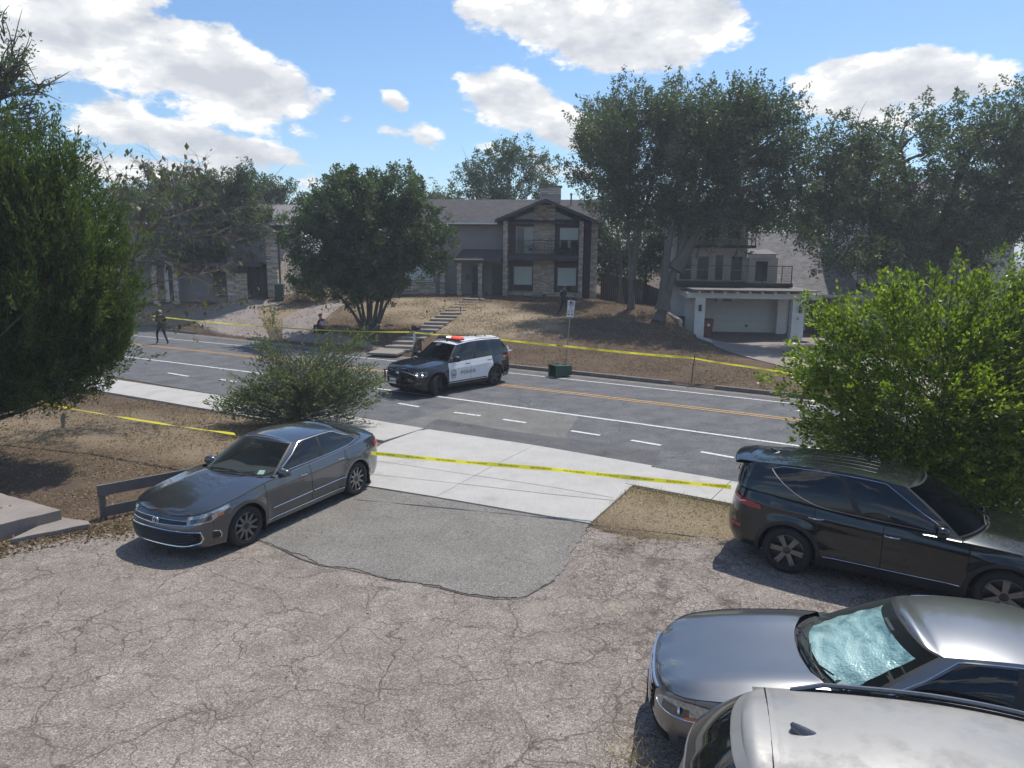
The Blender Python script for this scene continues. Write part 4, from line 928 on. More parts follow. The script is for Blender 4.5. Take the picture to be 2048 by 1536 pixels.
def make_tree(name, base, lobes, label, cat='tree', group=None, trunks=None, n_clump=300, per=60, spread=.35, leaf=.13, mat='leaf_oak', bark='bark', r=.22, limbs=40, up=.0, shell=.5, twigs=True, aspect=.5, spray=.7, upd=.5, gaps=.22):
    t = empty(name, base, 0, label, cat, group)
    Cs, P = crown_points(lobes, int(n_clump*1.35), per*1.0, spread, shell, spray=spray, upd=upd, gaps=gaps)
    leaf_object('crown', P, leaf*1.12, mat, t, up=up, aspect=aspect)
    mb = MB(); forks = []
    for tr in (trunks or [[(0,0,-.3),(0,0,lobes[0][2]*.55)]]):
        pts = [Vector(p) for p in tr]; m_ = []
        for a, b in zip(pts, pts[1:]):
            for i in range(4): m_.append(a.lerp(b,i/4)+Vector((random.uniform(-1,1),random.uniform(-1,1),0))*r*.15*(i>0))
        m_.append(pts[-1]); k = len(m_); rr = r*random.uniform(.85,1.15); mb.tube(m_, [rr*(1.35-.15*min(i,2)*1.2 - .75*i/k) if i else rr*1.6 for i in range(k)], 9); forks += m_[int(k*.55):]
    tk = mb.build('trunk', M[bark], t, smooth=True)
    mb = MB(); idx = RNG.choice(len(Cs), min(limbs, len(Cs)), replace=False)
    for i in idx:
        c = Vector(Cs[i]); f = min(forks, key=lambda q: (q-c).length + (3 if q.z > c.z else 0)); limb(mb, f, c, r*.26, .012, n=5, wob=.12)
        if twigs:
            for k in range(4):
                c2 = c+Vector(RNG.normal(0,spread*1.6,3)); a = f.lerp(c, random.uniform(.5,.95)); limb(mb, a, c2, .03, .006, n=4, nseg=3)
    lb = mb.build('branches', M[bark], t, smooth=True, normals=False); tag(lb, kind='stuff')
    return t
def lobe_px(px, py, rpx, rpy, D, depth=1.0):
    """ellipsoid whose outline has this place and size when seen at distance D"""
    p = at(px, py, D); return (p.x, p.y, p.z, rpx*D/FPX, max(rpx,rpy)*D/FPX*depth, rpy*D/FPX)
def rel(lobes, b): return [(l[0]-b[0], l[1]-b[1], l[2]-b[2], *l[3:]) for l in lobes]
NOTREE = False
def T(name, px, py, lob, label, D=None, **k):
    b = hit(px, py) if D is None else Vector((*at(px,py,D).xy, 0))
    if D is not None: b.z = hz1(b.x,b.y)
    Db = b.y; lb = rel([lobe_px(l[0],l[1],l[2],l[3],Db+(l[4] if len(l)>4 else 0), l[5] if len(l)>5 else .9) for l in lob], b)
    tr = k.pop('tr', None)
    if tr: tr = [[tuple(at(q[0],q[1],Db+(q[2] if len(q)>2 else 0))-b) for q in line] for line in tr]
    return make_tree(name, b, lb, label, trunks=tr, **k)
G_ = 'trees behind the houses'
# clump tree in front of the stone gable house
T('evergreen_tree', 737, 662, [(720,470,120,95,0),(650,500,75,60,0),(820,480,85,75,0),(735,402,110,58,0),(700,560,110,50,0),(800,395,55,45,0),(860,500,50,45,0),(640,440,60,60,0),(680,368,50,30,0),(790,366,60,32,1),(760,575,80,30,0)],
  'broad dark-leaved tree with a fan of dark trunks left of the slab steps', n_clump=1000, per=80, spread=.33, leaf=.15, mat='leaf_dark', bark='bark', r=.12, limbs=60, spray=.4, gaps=.3,
  tr=[[(730,664),(715,610),(690,540)],[(737,664),(735,600),(725,520)],[(744,664),(755,605),(770,520)],[(750,664),(772,610),(810,540)],[(740,664),(742,600),(745,500)],[(734,664),(722,600),(700,500)],[(752,664),(765,600),(790,560)],[(728,662),(706,625),(660,570)]])
# tall elms / oaks on the right
T('oak_tree', 1262, 617, [(1260,270,95,80,0),(1230,340,85,80,0),(1320,240,80,60,0),(1210,255,55,45,0),(1250,420,70,60,0),(1330,330,90,90,0),(1185,350,38,35,0),(1300,430,70,45,0)],
  'tall pale-trunked oak on the lawn right of the walking officer, with a straight forked stem', n_clump=720, per=68, spread=.36, leaf=.14, bark='bark_pale', r=.19, limbs=110, up=.3, spray=1.1, upd=.9, gaps=.16, tr=[[(1262,617),(1262,540),(1255,440),(1262,300)],[(1262,560),(1280,460),(1320,300)]])
T('oak_tree', 1243, 608, [(1225,400,55,50,0),(1215,310,60,60,0),(1200,245,45,45,0),(1180,300,35,40,0),(1225,235,50,35,0)],
  'slim pale-trunked oak left of its taller neighbour on the lawn', n_clump=230, per=70, spread=.4, leaf=.14, bark='bark_pale', r=.15, limbs=40, up=.3, tr=[[(1242,608),(1242,540),(1235,470),(1220,350)]])
T('oak_tree', 1318, 640, [(1420,265,110,85,0),(1500,275,100,90,0),(1380,330,100,80,0),(1470,370,120,85,0),(1560,330,90,75,0),(1430,450,95,45,1),(1540,250,60,50,0),(1480,210,80,38,0),(1610,330,60,60,0),(1350,245,60,60,0),(1360,440,60,50,0),(1520,430,60,35,0)],
  'largest leaning oak with a thick twisted grey trunk beside the white house', n_clump=1200, per=70, spread=.36, leaf=.14, bark='bark_pale', r=.30, limbs=170, up=.3, spray=1.1, upd=.9, gaps=.16, tr=[[(1318,642),(1335,590),(1360,500),(1400,380),(1430,280)],[(1325,620),(1330,540),(1345,440),(1360,330)],[(1350,540),(1420,420),(1500,310)]])
T('oak_tree', 1850, 600, [(1700,400,110,95,-1),(1800,345,120,95,0),(1930,320,120,105,0),(1640,440,75,65,-2),(1870,450,150,80,0),(1760,500,90,45,-2),(1700,290,70,55,0),(1850,250,75,50,0),(1960,250,75,55,0),(2040,280,90,120,0),(2010,430,110,90,0),(1610,390,50,60,-1),(1720,330,90,70,0),(1650,480,60,42,-3),(1700,515,70,38,-4),(1625,495,50,34,-4),(1780,530,60,34,-3),(2100,380,80,150,0),(1920,500,120,50,0)],
  'huge spreading live oak overhanging the grey roof at the right edge', D=41, n_clump=1350, per=80, spread=.42, leaf=.145, bark='bark', r=.4, limbs=150, up=.1, tr=[[(1850,620),(1840,500),(1820,400),(1800,300)],[(1855,600),(1870,480),(1930,330)],[(1860,600),(1900,480),(2010,350)],[(1845,520),(1760,440),(1690,400)]])
# behind the houses
T('background_tree', 1020, 560, [(1010,345,75,48,0),(960,360,48,35,0),(1070,350,48,45,0),(1030,310,45,25,0),(1000,400,90,30,0),(1100,385,30,28,0)], 'dark round-headed tree rising behind the ridge of the stone gable house', D=66, n_clump=260, per=70, spread=.5, leaf=.2, mat='leaf_dark', limbs=30, group=G_)
T('background_tree', 885, 560, [(885,395,38,25,0),(870,430,50,40,0),(910,420,30,30,0)], 'small tree showing behind the left end of the dark roof', D=68, n_clump=110, per=60, spread=.5, leaf=.2, mat='leaf_oak', limbs=15, group=G_)
T('background_tree', 555, 560, [(550,385,48,30,0),(520,400,35,30,0),(590,400,35,25,0),(560,440,70,35,0)], 'dark tree behind the grey roof of the left house', D=66, n_clump=170, per=60, spread=.5, leaf=.2, mat='leaf_dark', limbs=15, group=G_)
T('background_tree', 340, 560, [(340,395,60,50,0),(270,400,60,35,0),(230,410,50,30,0),(330,350,35,20,0)], 'spreading tree behind the leafless branches at the left', D=62, n_clump=220, per=60, spread=.5, leaf=.19, mat='leaf_oak', limbs=15, group=G_)
T('background_tree', 1210, 560, [(1205,470,30,60,0),(1230,520,50,60,0),(1190,440,20,30,0)], 'light green tree at the right corner of the stone gable house', D=56, n_clump=190, per=70, spread=.4, leaf=.15, mat='leaf_oak', limbs=15, group=G_)
T('background_tree', 1290, 575, [(1290,500,70,80,0),(1340,480,60,90,0),(1240,560,50,35,0)], 'dark undergrowth tree behind the board fence', D=55, n_clump=300, per=70, spread=.45, leaf=.16, mat='leaf_dark', limbs=15, group=G_)
T('background_tree', 1560, 560, [(1560,430,90,60,0),(1480,450,60,60,0),(1640,440,60,60,0)], 'oak crown filling the gap behind the white house', D=62, n_clump=240, per=60, spread=.5, leaf=.2, mat='leaf_oak', limbs=15, group=G_)
T('background_tree', 780, 560, [(760,430,90,60,0),(660,440,60,50,0),(620,420,40,40,0)], 'tree behind the broad dark-leaved tree and the house', D=70, n_clump=180, per=60, spread=.5, leaf=.2, mat='leaf_oak', limbs=15, group=G_)
T('background_tree', 1960, 560, [(1950,400,120,100,0),(2080,420,80,120,0),(1820,430,80,70,0)], 'dark tree mass behind the live oak at the right', D=60, n_clump=260, per=60, spread=.5, leaf=.2, mat='leaf_dark', limbs=15, group=G_)
# left garden
T('mesquite_tree', 408, 597, [(430,410,75,55,0),(350,450,70,60,0),(470,460,70,55,0),(400,500,90,45,0),(520,500,35,40,0),(480,370,45,35,0),(310,500,50,45,0),(490,350,12,22,0),(400,380,60,30,0),(280,430,60,60,0),(540,450,30,40,0),(450,520,60,35,0),(500,440,55,45,-1),(470,400,50,40,0)],
  'feathery tree with many thin stems in front of the left stone house', n_clump=1250, per=70, spread=.36, leaf=.13, mat='leaf_oak', bark='bark', r=.09, limbs=60, up=-.3, gaps=.4, spray=.5,
  tr=[[(400,598),(385,560),(350,500)],[(405,598),(400,550),(390,480)],[(410,598),(415,550),(430,480)],[(415,598),(430,560),(470,490)],[(412,598),(422,540),(450,450)],[(403,598),(395,560),(370,470)]])
T('shrub', 640, 603, [(640,560,38,38,0),(600,580,30,25,0),(680,575,32,25,0),(615,530,25,40,0),(650,520,25,25,0)], 'yellowish bush between the two driveways and the left house', cat='shrub', n_clump=150, per=60, spread=.25, leaf=.11, mat='leaf_yellow', limbs=15, r=.06)
# near: spiny juniper-like shrub behind the grey sedan
def px_lobes(base, D, lob): return rel([lobe_px(l[0],l[1],l[2],l[3],D+(l[4] if len(l)>4 else 0), .8) for l in lob], base)
def feather_tree(name, base, lobes, label, cat, n_sprays, leaf, mat, per=26, slen=.5, width=.10, trunk_r=.12, updir=1.0, shell=.3, limbs=50, bark='bark', splay=.55, aspect=.22, downhang=0, rough=.22):
    """sprays: elongated tapering plumes of tiny foliage that point up and out"""
    t = empty(name, base, 0, label, cat); Cs, _ = crown_points(lobes, n_sprays, 1, .01, shell, rough=rough); n_sprays = len(Cs)
    cen = np.array([np.mean([l[i] for l in lobes]) for i in range(3)])
    out = Cs-cen; out /= np.linalg.norm(out,axis=1,keepdims=True)+1e-9; d = out*splay; d[:,2] = d[:,2]*.6+updir; d += RNG.normal(0,.28,d.shape); d /= np.linalg.norm(d,axis=1,keepdims=True)
    sl = slen*RNG.uniform(.5,1.4,(n_sprays,1)); u = RNG.uniform(0,1,(n_sprays,per))
    base_p = Cs[:,None,:] + d[:,None,:]*(u*sl)[:,:,None]
    perp = RNG.normal(0,1,(n_sprays,per,3)); P = base_p + perp*(width*(1.05-u)*RNG.uniform(.5,1.3,(n_sprays,1)))[:,:,None]
    dirs = (np.repeat(d[:,None,:],per,1)+perp*.35).reshape(-1,3)
    leaf_object('foliage', P.reshape(-1,3), leaf, mat, t, dirs=dirs, jitter=.25, aspect=aspect)
    mb = MB(); zt = max(l[2]+l[5]*.6 for l in lobes); zz = zt*(.85 if trunk_r > .15 else .5); mb.tube([(0,0,-.1),(0,0,zz*.5),(cen[0]*.5,cen[1]*.5,zz)],[trunk_r*1.3,trunk_r*.9,.012],9); mb.build('trunk', M[bark], t, smooth=True)
    mb = MB()
    for i in RNG.choice(n_sprays, min(limbs,n_sprays), replace=False):
        c = Vector(Cs[i]); z = max(.1, c.z*random.uniform(.25,.7)); k = z/zt; limb(mb, (cen[0]*.5*k,cen[1]*.5*k,z), c+Vector(d[i])*sl[i,0]*.9, trunk_r*.3, .006, n=5, sag=-.1 if not downhang else .3)
    tag(mb.build('branches', M[bark], t, smooth=True, normals=False), kind='stuff'); return t
b = Vector((*gz(-120,860).xy, 0)); b = Vector((-13.2,15.6,.02))
D = 15.6
feather_tree('cedar_tree', b, px_lobes(b, D, [(36,430,150,130),(141,540,105,150),(26,600,165,150),(191,640,72,100),(-84,550,150,260),(96,740,110,70),(-4,760,90,60),(76,360,95,70),(216,690,45,62),(-144,420,120,140),(126,700,90,90),(171,520,60,90),(96,790,90,40),(-14,780,100,60),(-174,700,120,110)]),
   'large rounded dark green cedar at the left edge, its skirt hanging over the dead lawn', 'tree', 7500, .10, 'leaf_cedar', per=38, slen=.5, width=.06, rough=.55, aspect=.24, trunk_r=.2, limbs=90)
D = 19.3; b = Vector((*at(600,862,D).xy, .0))
feather_tree('thorny_shrub', b, px_lobes(b, D, [(600,790,110,55),(530,800,70,40),(650,770,80,55),(690,800,50,45),(600,750,65,35),(480,820,40,22),(560,715,26,40),(700,696,36,14),(548,655,8,26),(650,705,30,16),(725,770,26,30)]),
   'thorny grey-green shrub with loose arching sprays behind the grey sedan', 'shrub', 950, .07, 'leaf_grey', per=26, slen=.6, width=.085, trunk_r=.05, limbs=420, updir=.45, splay=.9, shell=.55, bark='twig', aspect=.45)
# big bright shrub at the right
D = 12.2; b = Vector((*at(1900,1010,D).xy, .0))
feather_tree('green_shrub', b, px_lobes(b, D, [(1850,760,180,150,0),(2000,705,160,135,0),(1720,790,110,110,0),(1790,660,95,65,0),(1960,830,200,170,0),(2120,760,150,260,0),(1660,870,70,45,-.3),(1830,900,150,80,-.2),(1690,690,60,55,0),(1800,600,24,44,0),(1890,605,38,40,0),(1960,605,55,44,0),(2040,605,50,48,0),(1640,760,60,55,0),(1640,640,20,26,0),(1900,960,130,70,0),(2030,960,120,90,0),(1740,920,60,40,-.2),(1960,930,150,60,-.8),(2060,900,120,90,-1.0),(1850,900,110,50,-.6)]),
   'big bright green shrub overhanging the black SUV at the right edge', 'shrub', 2900, .072, 'leaf_bright', per=44, slen=.5, width=.10, trunk_r=.07, limbs=160, updir=.5, splay=1.0, shell=.42, rough=.4, aspect=.55)
# sparse, drying tree in front of the left garden
def sparse_tree():
    D = 20.5; b = Vector((*at(140,780,D).xy, .0)); t = empty('sparse_tree', b, 0, 'half-bare young tree with large drying leaves beside the cedar', 'tree'); mb = MB(); leaves = []
    def P3(px,py,d=0): return at(px,py,D+d)-b
    main = [P3(140,800), P3(190,700), P3(262,560), P3(275,470), P3(300,400)]; mb.tube(main,[.06,.05,.04,.03,.015],7)
    B = [[(262,560),(320,520),(400,560),(480,605)],[(258,600),(330,600),(430,620),(500,598)],[(275,470),(330,440),(380,420),(440,400)],[(262,520),(330,480),(420,470),(500,480)],[(262,540),(250,440),(215,340),(196,292)],[(275,470),(290,400),(300,350),(285,335)],[(300,400),(340,370),(380,345),(400,332)],[(262,580),(340,560),(440,540),(470,520)],[(275,470),(250,440),(245,400),(240,380)],[(262,520),(300,470),(350,400),(330,340)],[(258,620),(300,640),(340,650),(420,655)],[(262,500),(350,500),(440,440),(470,420)]]
    for bi, br in enumerate(B):
        pts = [P3(x,y,random.uniform(-.6,.6)*(i>0)) for i,(x,y) in enumerate(br)]; mb.tube(pts,[.022,.016,.010,.004],5)
        for k in range(40):
            i = random.randrange(0,3); a = pts[i].lerp(pts[i+1], random.random()); dr = (pts[i+1]-pts[i]).normalized(); e = a+(dr*.6+Vector((random.uniform(-1,1),random.uniform(-1,1),random.uniform(-.6,.9))))*random.uniform(.15,.5)
            limb(mb, a, e, .007, .003, n=4, nseg=3)
            for q in range(3):
                e2 = e+Vector((random.uniform(-1,1),random.uniform(-1,1),random.uniform(-.8,.8)))*.25; limb(mb, a.lerp(e,random.uniform(.4,1)), e2, .004, .002, n=3, nseg=2)
                pl = .5 if bi in (4,5,6,8,9) else .22
                if random.random() < pl: leaves.append(tuple(e2))
    tag(mb.build('branches', M['twig'], t, smooth=True, normals=False), kind='stuff')
    Lf = np.array(leaves); leaf_object('leaves', Lf, .17, 'leaf_sparse', t, dirs=np.tile([0,0,-1.2],(len(Lf),1)), jitter=.5, aspect=.62)
sparse_tree()
D = 24; b = Vector((*at(-70,760,D).xy, .0)); 
T('pecan_tree', -90, 760, [(20,160,70,60,0),(50,240,70,40,0),(-60,120,90,90,0),(10,120,35,35,0),(-80,250,110,90,0),(95,280,25,20,0),(70,200,45,30,0),(110,240,22,10,0),(10,60,30,14,0)], 'airy tree with small blue-green leaves above the cedar at the left edge', D=24, n_clump=130, per=22, spread=.24, leaf=.11, mat='leaf_oak', r=.14, limbs=110, spray=.6, gaps=.0, tr=[[(-90,780),(-80,500),(-40,300),(0,200)]])
for f in LATER: f()
# ------------------------------------------------------------------ vehicles
def car_paint(name, col, metal=.6, rough=.28, coat=1.0, dust=.0, flake=True):
    m, nt, b = newmat(name); co = objco(nt)
    n = noise(nt, 1.5, 4, .6, co); fl = noise(nt, 900, 1, .5, co)
    c = ramp(nt, n, [(.3, tuple(x*.92 for x in col)), (.7, tuple(min(1,x*1.06) for x in col))])
    if dust:
        d = ramp(nt, noise(nt, 2.4, 7, .75, pos(nt)), [(.42,(0,0,0)),(.62,(1,1,1))]); c = mix(nt, mathn(nt,'MULTIPLY',d,dust), c, (.30,.285,.26))
        L(nt, mathn(nt,'MULTIPLY_ADD',d,.25,rough), b.inputs['Roughness'])
    else: b.inputs['Roughness'].default_value = rough
    L(nt, c, b.inputs['Base Color']); b.inputs['Metallic'].default_value = metal; b.inputs['Coat Weight'].default_value = coat; b.inputs['Coat Roughness'].default_value = .04
    if flake: bump(nt, b, fl, .03, .001)
    return m
M['tyre'] = noisy('tyre_rubber', (.012,.012,.012), (.028,.027,.026), 12, .85, .3, coord='obj')
M['rim'] = noisy('alloy_rim', (.15,.15,.155), (.24,.24,.245), 6, .3, 0, .8, coord='obj'); M['rim_dark'] = noisy('dark_alloy', (.05,.05,.052), (.09,.09,.092), 6, .35, 0, .7, coord='obj')
M['black_plastic'] = noisy('black_plastic', (.012,.012,.013), (.022,.022,.023), 8, .5, .02, coord='obj'); M['hull'] = noisy('underbody_black', (.006,.006,.006), (.01,.01,.01), 5, .9, 0, coord='obj')
M['chrome'] = noisy('chrome', (.62,.62,.63), (.72,.72,.73), 4, .12, 0, 1.0, coord='obj')
M['tint'] = mat_window('tinted_car_glass', (.006,.007,.008)); M['tint'].node_tree.nodes['Principled BSDF'].inputs['Roughness'].default_value = .02
M['lamp_clear'] = noisy('headlamp_lens', (.16,.17,.18), (.62,.65,.66), 9, .06, 0, .55, fine=30, coord='obj', coat=1); M['amber'] = noisy('amber_lens', (.55,.13,.03), (.75,.20,.05), 20, .15, 0, 0, coord='obj', coat=1)
M['red_lens'] = noisy('red_lens', (.22,.008,.012), (.42,.02,.03), 18, .12, 0, 0, coord='obj', coat=1); M['lamp_dark'] = noisy('lamp_housing', (.05,.05,.055), (.16,.16,.17), 20, .15, 0, .5, coord='obj', coat=1)
M['interior'] = noisy('car_interior', (.02,.02,.021), (.045,.043,.042), 6, .85, .1, coord='obj'); M['interior_tan'] = noisy('beige_seat', (.16,.14,.12), (.22,.2,.17), 6, .8, .1, coord='obj')
M['white_print'] = noisy('white_print', (.68,.68,.68), (.78,.78,.78), 5, .5, 0, coord='obj'); M['black_print'] = noisy('black_print', (.012,.012,.02), (.02,.02,.03), 5, .5, 0, coord='obj')
def glass_mat(name, tint, k):
    m = bpy.data.materials.new(name); m.use_nodes = True; nt = m.node_tree; b = nt.nodes['Principled BSDF']; out = nt.nodes['Material Output']
    b.inputs['Base Color'].default_value = rgba(tuple(x*.15 for x in tint)); b.inputs['Roughness'].default_value = .02; b.inputs['Specular IOR Level'].default_value = .7
    t = nt.nodes.new('ShaderNodeBsdfTransparent'); t.inputs[0].default_value = rgba(tint)
    fr = nt.nodes.new('ShaderNodeLayerWeight'); fr.inputs[0].default_value = .5
    f = mathn(nt,'ADD', mathn(nt,'MULTIPLY', mathn(nt,'POWER',fr.outputs['Facing'],4.0),.85), .04+k); ms = nt.nodes.new('ShaderNodeMixShader'); L(nt, f, ms.inputs[0]); L(nt, t.outputs[0], ms.inputs[1]); L(nt, b.outputs[0], ms.inputs[2]); L(nt, ms.outputs[0], out.inputs['Surface']); return m
M['windshield'] = glass_mat('windscreen_glass', (.78,.88,.85), .05); M['ws_dark'] = glass_mat('dark_windscreen_glass', (.10,.12,.12), .05)
_m, _nt, _b = newmat('foil_sunshade'); _co = objco(_nt); _b.inputs['Metallic'].default_value = .1; _b.inputs['Roughness'].default_value = .3
L(_nt, ramp(_nt, noise(_nt, 2.6, 6, .65, mapping(_nt, _co, (2.2,.8,1)), .6), [(.34,(.16,.26,.32)),(.44,(.38,.52,.55)),(.54,(.62,.76,.78)),(.66,(.92,.97,.97))]), _b.inputs['Base Color'])
_vo = _nt.nodes.new('ShaderNodeTexVoronoi'); _vo.inputs['Scale'].default_value = 40; L(_nt, _co, _vo.inputs['Vector'])
bump(_nt, _b, mathn(_nt,'ADD', mathn(_nt,'MULTIPLY',_vo.outputs['Distance'],.5), mathn(_nt,'MULTIPLY',noise(_nt, 3.5, 3, .6, _co, .8),2.6)), .26, .05); M['foil'] = _m
_m, _nt, _b = newmat('police_light_red'); L(_nt, ramp(_nt, noise(_nt, 30, 2, .5, objco(_nt)), [(.3,(.7,.02,.015)),(.7,(.9,.12,.06))]), _b.inputs['Base Color']); _b.inputs['Emission Color'].default_value = (1,.05,.02,1); _b.inputs['Emission Strength'].default_value = 1.0; M['red_light'] = _m
_m, _nt, _b = newmat('police_light_white'); _b.inputs['Base Color'].default_value = (.8,.85,.8,1); _b.inputs['Emission Color'].default_value = (1,1,.9,1); _b.inputs['Emission Strength'].default_value = 1.6; M['white_light'] = _m
_m, _nt, _b = newmat('head_light_lit'); _b.inputs['Base Color'].default_value = (.8,.85,.9,1); _b.inputs['Emission Color'].default_value = (.9,.95,1,1); _b.inputs['Emission Strength'].default_value = 2.5; M['head_lit'] = _m

def pl(pts):
    """smooth 1-D interpolation through (x, value) pairs (monotone cubic)"""
    X = np.array([p[0] for p in pts], float); Y = np.array([p[1] for p in pts], float); o = np.argsort(X); X, Y = X[o], Y[o]
    h = np.diff(X); d = np.diff(Y)/h; mm = np.zeros(len(X)); mm[0], mm[-1] = d[0], d[-1]
    for i in range(1, len(X)-1): mm[i] = 0 if d[i-1]*d[i] <= 0 else 2*d[i-1]*d[i]/(d[i-1]+d[i])
    def f(x):
        x = min(max(x, X[0]), X[-1]); i = int(min(max(np.searchsorted(X, x)-1, 0), len(X)-2)); t = (x-X[i])/h[i]
        return float(Y[i]*(2*t**3-3*t**2+1)+h[i]*mm[i]*(t**3-2*t**2+t)+Y[i+1]*(-2*t**3+3*t**2)+h[i]*mm[i+1]*(t**3-t**2))
    return f
def chaikin(P, n=3):
    P = [np.array(p, float) for p in P]
    for _ in range(n):
        Q = [P[0]]
        for a, b in zip(P, P[1:]): Q += [a*.75+b*.25, a*.25+b*.75]
        Q.append(P[-1]); P = Q
    return np.array(P)

class Car:
    def __init__(s, name, c, label, loc, heading, group=None):
        s.c = c; s.root = empty(name, loc, heading, label, 'car' if not c.get('cat') else c['cat'], group)
        s.P = chaikin(c['plan'], 3); d = np.r_[0, np.cumsum(np.linalg.norm(np.diff(s.P,axis=0),axis=1))]; s.D = d; s.U = d[-1]
        s.shoulder = pl(c['shoulder']); s.center = pl(c['center']); s.si = pl(c['side_in']); s.fi = pl(c['front_in']); s.ri = pl(c['rear_in'])
        s.ux = pl([(-p[0]-1e-5*i, dd) for i, (p, dd) in enumerate(zip(s.P, d))]) if False else None
        s.paint = c['paint']
    def plan(s, u):
        u = abs(u); i = int(min(max(np.searchsorted(s.D, u)-1,0), len(s.D)-2)); t = (u-s.D[i])/(s.D[i+1]-s.D[i]); p = s.P[i]*(1-t)+s.P[i+1]*t
        a = s.P[max(i-1,0)]; b = s.P[min(i+2,len(s.P)-1)]; tg = (b-a)/np.linalg.norm(b-a); n = np.array([-tg[1]*-1, tg[0]*-1])  # outward
        n = np.array([tg[1], -tg[0]])
        if u < 1e-6: n = np.array([1.,0.])
        if u > s.U-1e-6: n = np.array([-1.,0.])
        return p, n
    def u_at(s, x):
        """arc position of the side point with this x"""
        i = np.argmax(s.P[:,1] >= .6*s.P[:,1].max()); xs = s.P[:,0]; k = np.interp(-x, -xs, s.D); return float(k)
    def S(s, u, z, off=0.0):
        sg = 1 if u >= 0 else -1; p, n = s.plan(u); w = n[0]*n[0]; ins = (s.fi(z) if n[0] > 0 else s.ri(z))*w + s.si(z)*(1-w)
        fl = 0.0
        for xw in (s.c['xf'], s.c['xr']):    # slight flare over the wheels
            d = math.hypot(p[0]-xw, (z-s.c['wr'])*1.0); fl += .028*math.exp(-((d-s.c['ar']-.03)/.09)**2)
        fl *= (1-w)
        cr = s.c.get('crease', [])
        for zc, wd, amp in cr: fl += amp*(1-w)*math.exp(-((z-zc-(p[0])*s.c.get('crslope',-.02))/wd)**2)
        q = p - n*(ins-off-fl)
        return Vector((q[0], sg*max(q[1],0) if u != 0 else 0, z))
    def zb(s, x):
        b = s.c['sill']
        for xw in (s.c['xf'], s.c['xr']):
            d = s.c['ar']**2-(x-xw)**2
            if d > 0: b = max(b, s.c['wr']+math.sqrt(d))
        if x > s.c['xf']+s.c['ar']: b = max(b, s.c.get('chin', b))
        if x < s.c['xr']-s.c['ar']: b = max(b, s.c.get('tailz', b))
        return b
    def samples(s, u0, u1, step=.05):
        us = list(np.linspace(u0, u1, max(2, int(abs(u1-u0)/step)+1)))
        for xw in (s.c['xf'], s.c['xr']):
            for e in np.r_[np.cos(np.linspace(0, math.pi, 25))*s.c['ar']*.99999, s.c['ar']*1.002, -s.c['ar']*1.002]:
                u = s.u_at(xw+e)
                if u0 < u < u1: us.append(u)
        us = sorted(us); r = [us[0]]
        for u in us[1:]:
            if u-r[-1] > .0015: r.append(u)
        return r
    def side(s, name, u0, u1, mat, z0=None, z1=None, off=0, rows=16, both=False, sides=(1,-1), gap=.0, parent=None):
        out = []
        us = s.samples(u0+gap, u1-gap)
        def colpts(u, sg):
            x = s.plan(u)[0][0]; a = s.zb(x) if z0 is None else max(z0(x) if callable(z0) else z0, s.zb(x)); b = s.shoulder(x) if z1 is None else (z1(x) if callable(z1) else z1); a = min(a, b-.002)
            return [s.S(sg*u if u > 1e-9 else 0.0, a+(b-a)*(t**.9), off) for t in np.linspace(0,1,rows)]
        if both:
            P = [colpts(u, -1) for u in us[::-1]] + [colpts(u, 1) for u in (us[1:] if us[0] < 1e-6 else us)]
            if us[0] > 1e-6: P = [colpts(u,-1) for u in us] + [colpts(u,1) for u in us[::-1]]
            return [grid_mesh(name, P, mat, parent or s.root)]
        for sg in sides: out.append(grid_mesh(name, [colpts(u, sg) for u in us], mat, parent or s.root))
        return out
    def deck(s, name, xa, xb, mat, inset=.0, n=26, ridge=None, off=0.0, parent=None, bow=0.0):
        """top surface across the car between stations xa (front) and xb; front edge follows the plan curve"""
        c = s.c; P = []; ua = 0.012 if xa is None else s.u_at(xa); ub = s.u_at(xb) if xb > -90 else s.U-.012
        fr = np.array([-1,-.985,-.95,-.88,-.78,-.66,-.5,-.34,-.17,0,.17,.34,.5,.66,.78,.88,.95,.985,1])
        for u in np.linspace(ua, ub, n):
            x = s.plan(u)[0][0]; zs = s.shoulder(x); e = s.S(u, zs, off); zc = s.center(e.x)
            row = []
            for f in fr:
                y = e.y*f; kx = 0.0
                if bow: kk = (u-ua)/(ub-ua); kx = bow*(kk**3)*(1-abs(f)**2.6)
                zc = s.center(e.x+kx); z = zs+(zc-zs)*(1-abs(f)**c.get('crown_pow',2.6)) + off
                if ridge and x > 0:
                    for (yy, wd, am) in ridge: z += am*math.exp(-((abs(y)-yy*(.75+.25*(e.y/.9)))/wd)**2)*min(1, abs(1-abs(f))*6)
                row.append((e.x+kx, y, z))
            P.append(row)
        return grid_mesh(name, P, mat, parent or s.root)
    # cabin: ruled surface between belt ring and roof ring
    def ring(s, v, top):
        c = s.c; b = c['belt_ring'] if not top else c['roof_ring']; seg = int(min(v, 2.999999)); t = v-seg; Q = b[seg]
        if isinstance(Q, np.ndarray): pass
        f = t*(len(Q)-1); i = int(min(f, len(Q)-2)); return Q[i]*(1-(f-i))+Q[i+1]*(f-i)
    def prep_cabin(s):
        c = s.c
        for k in ('belt_ring','roof_ring'):
            segs = []
            for seg in c[k]:
                P = chaikin(seg, 2) if len(seg) > 2 else np.array(seg, float); d = np.r_[0,np.cumsum(np.linalg.norm(np.diff(P,axis=0),axis=1))]; t = np.linspace(0,d[-1],40)
                segs.append(np.stack([np.interp(t,d,P[:,j]) for j in range(3)],1))
            c[k] = segs
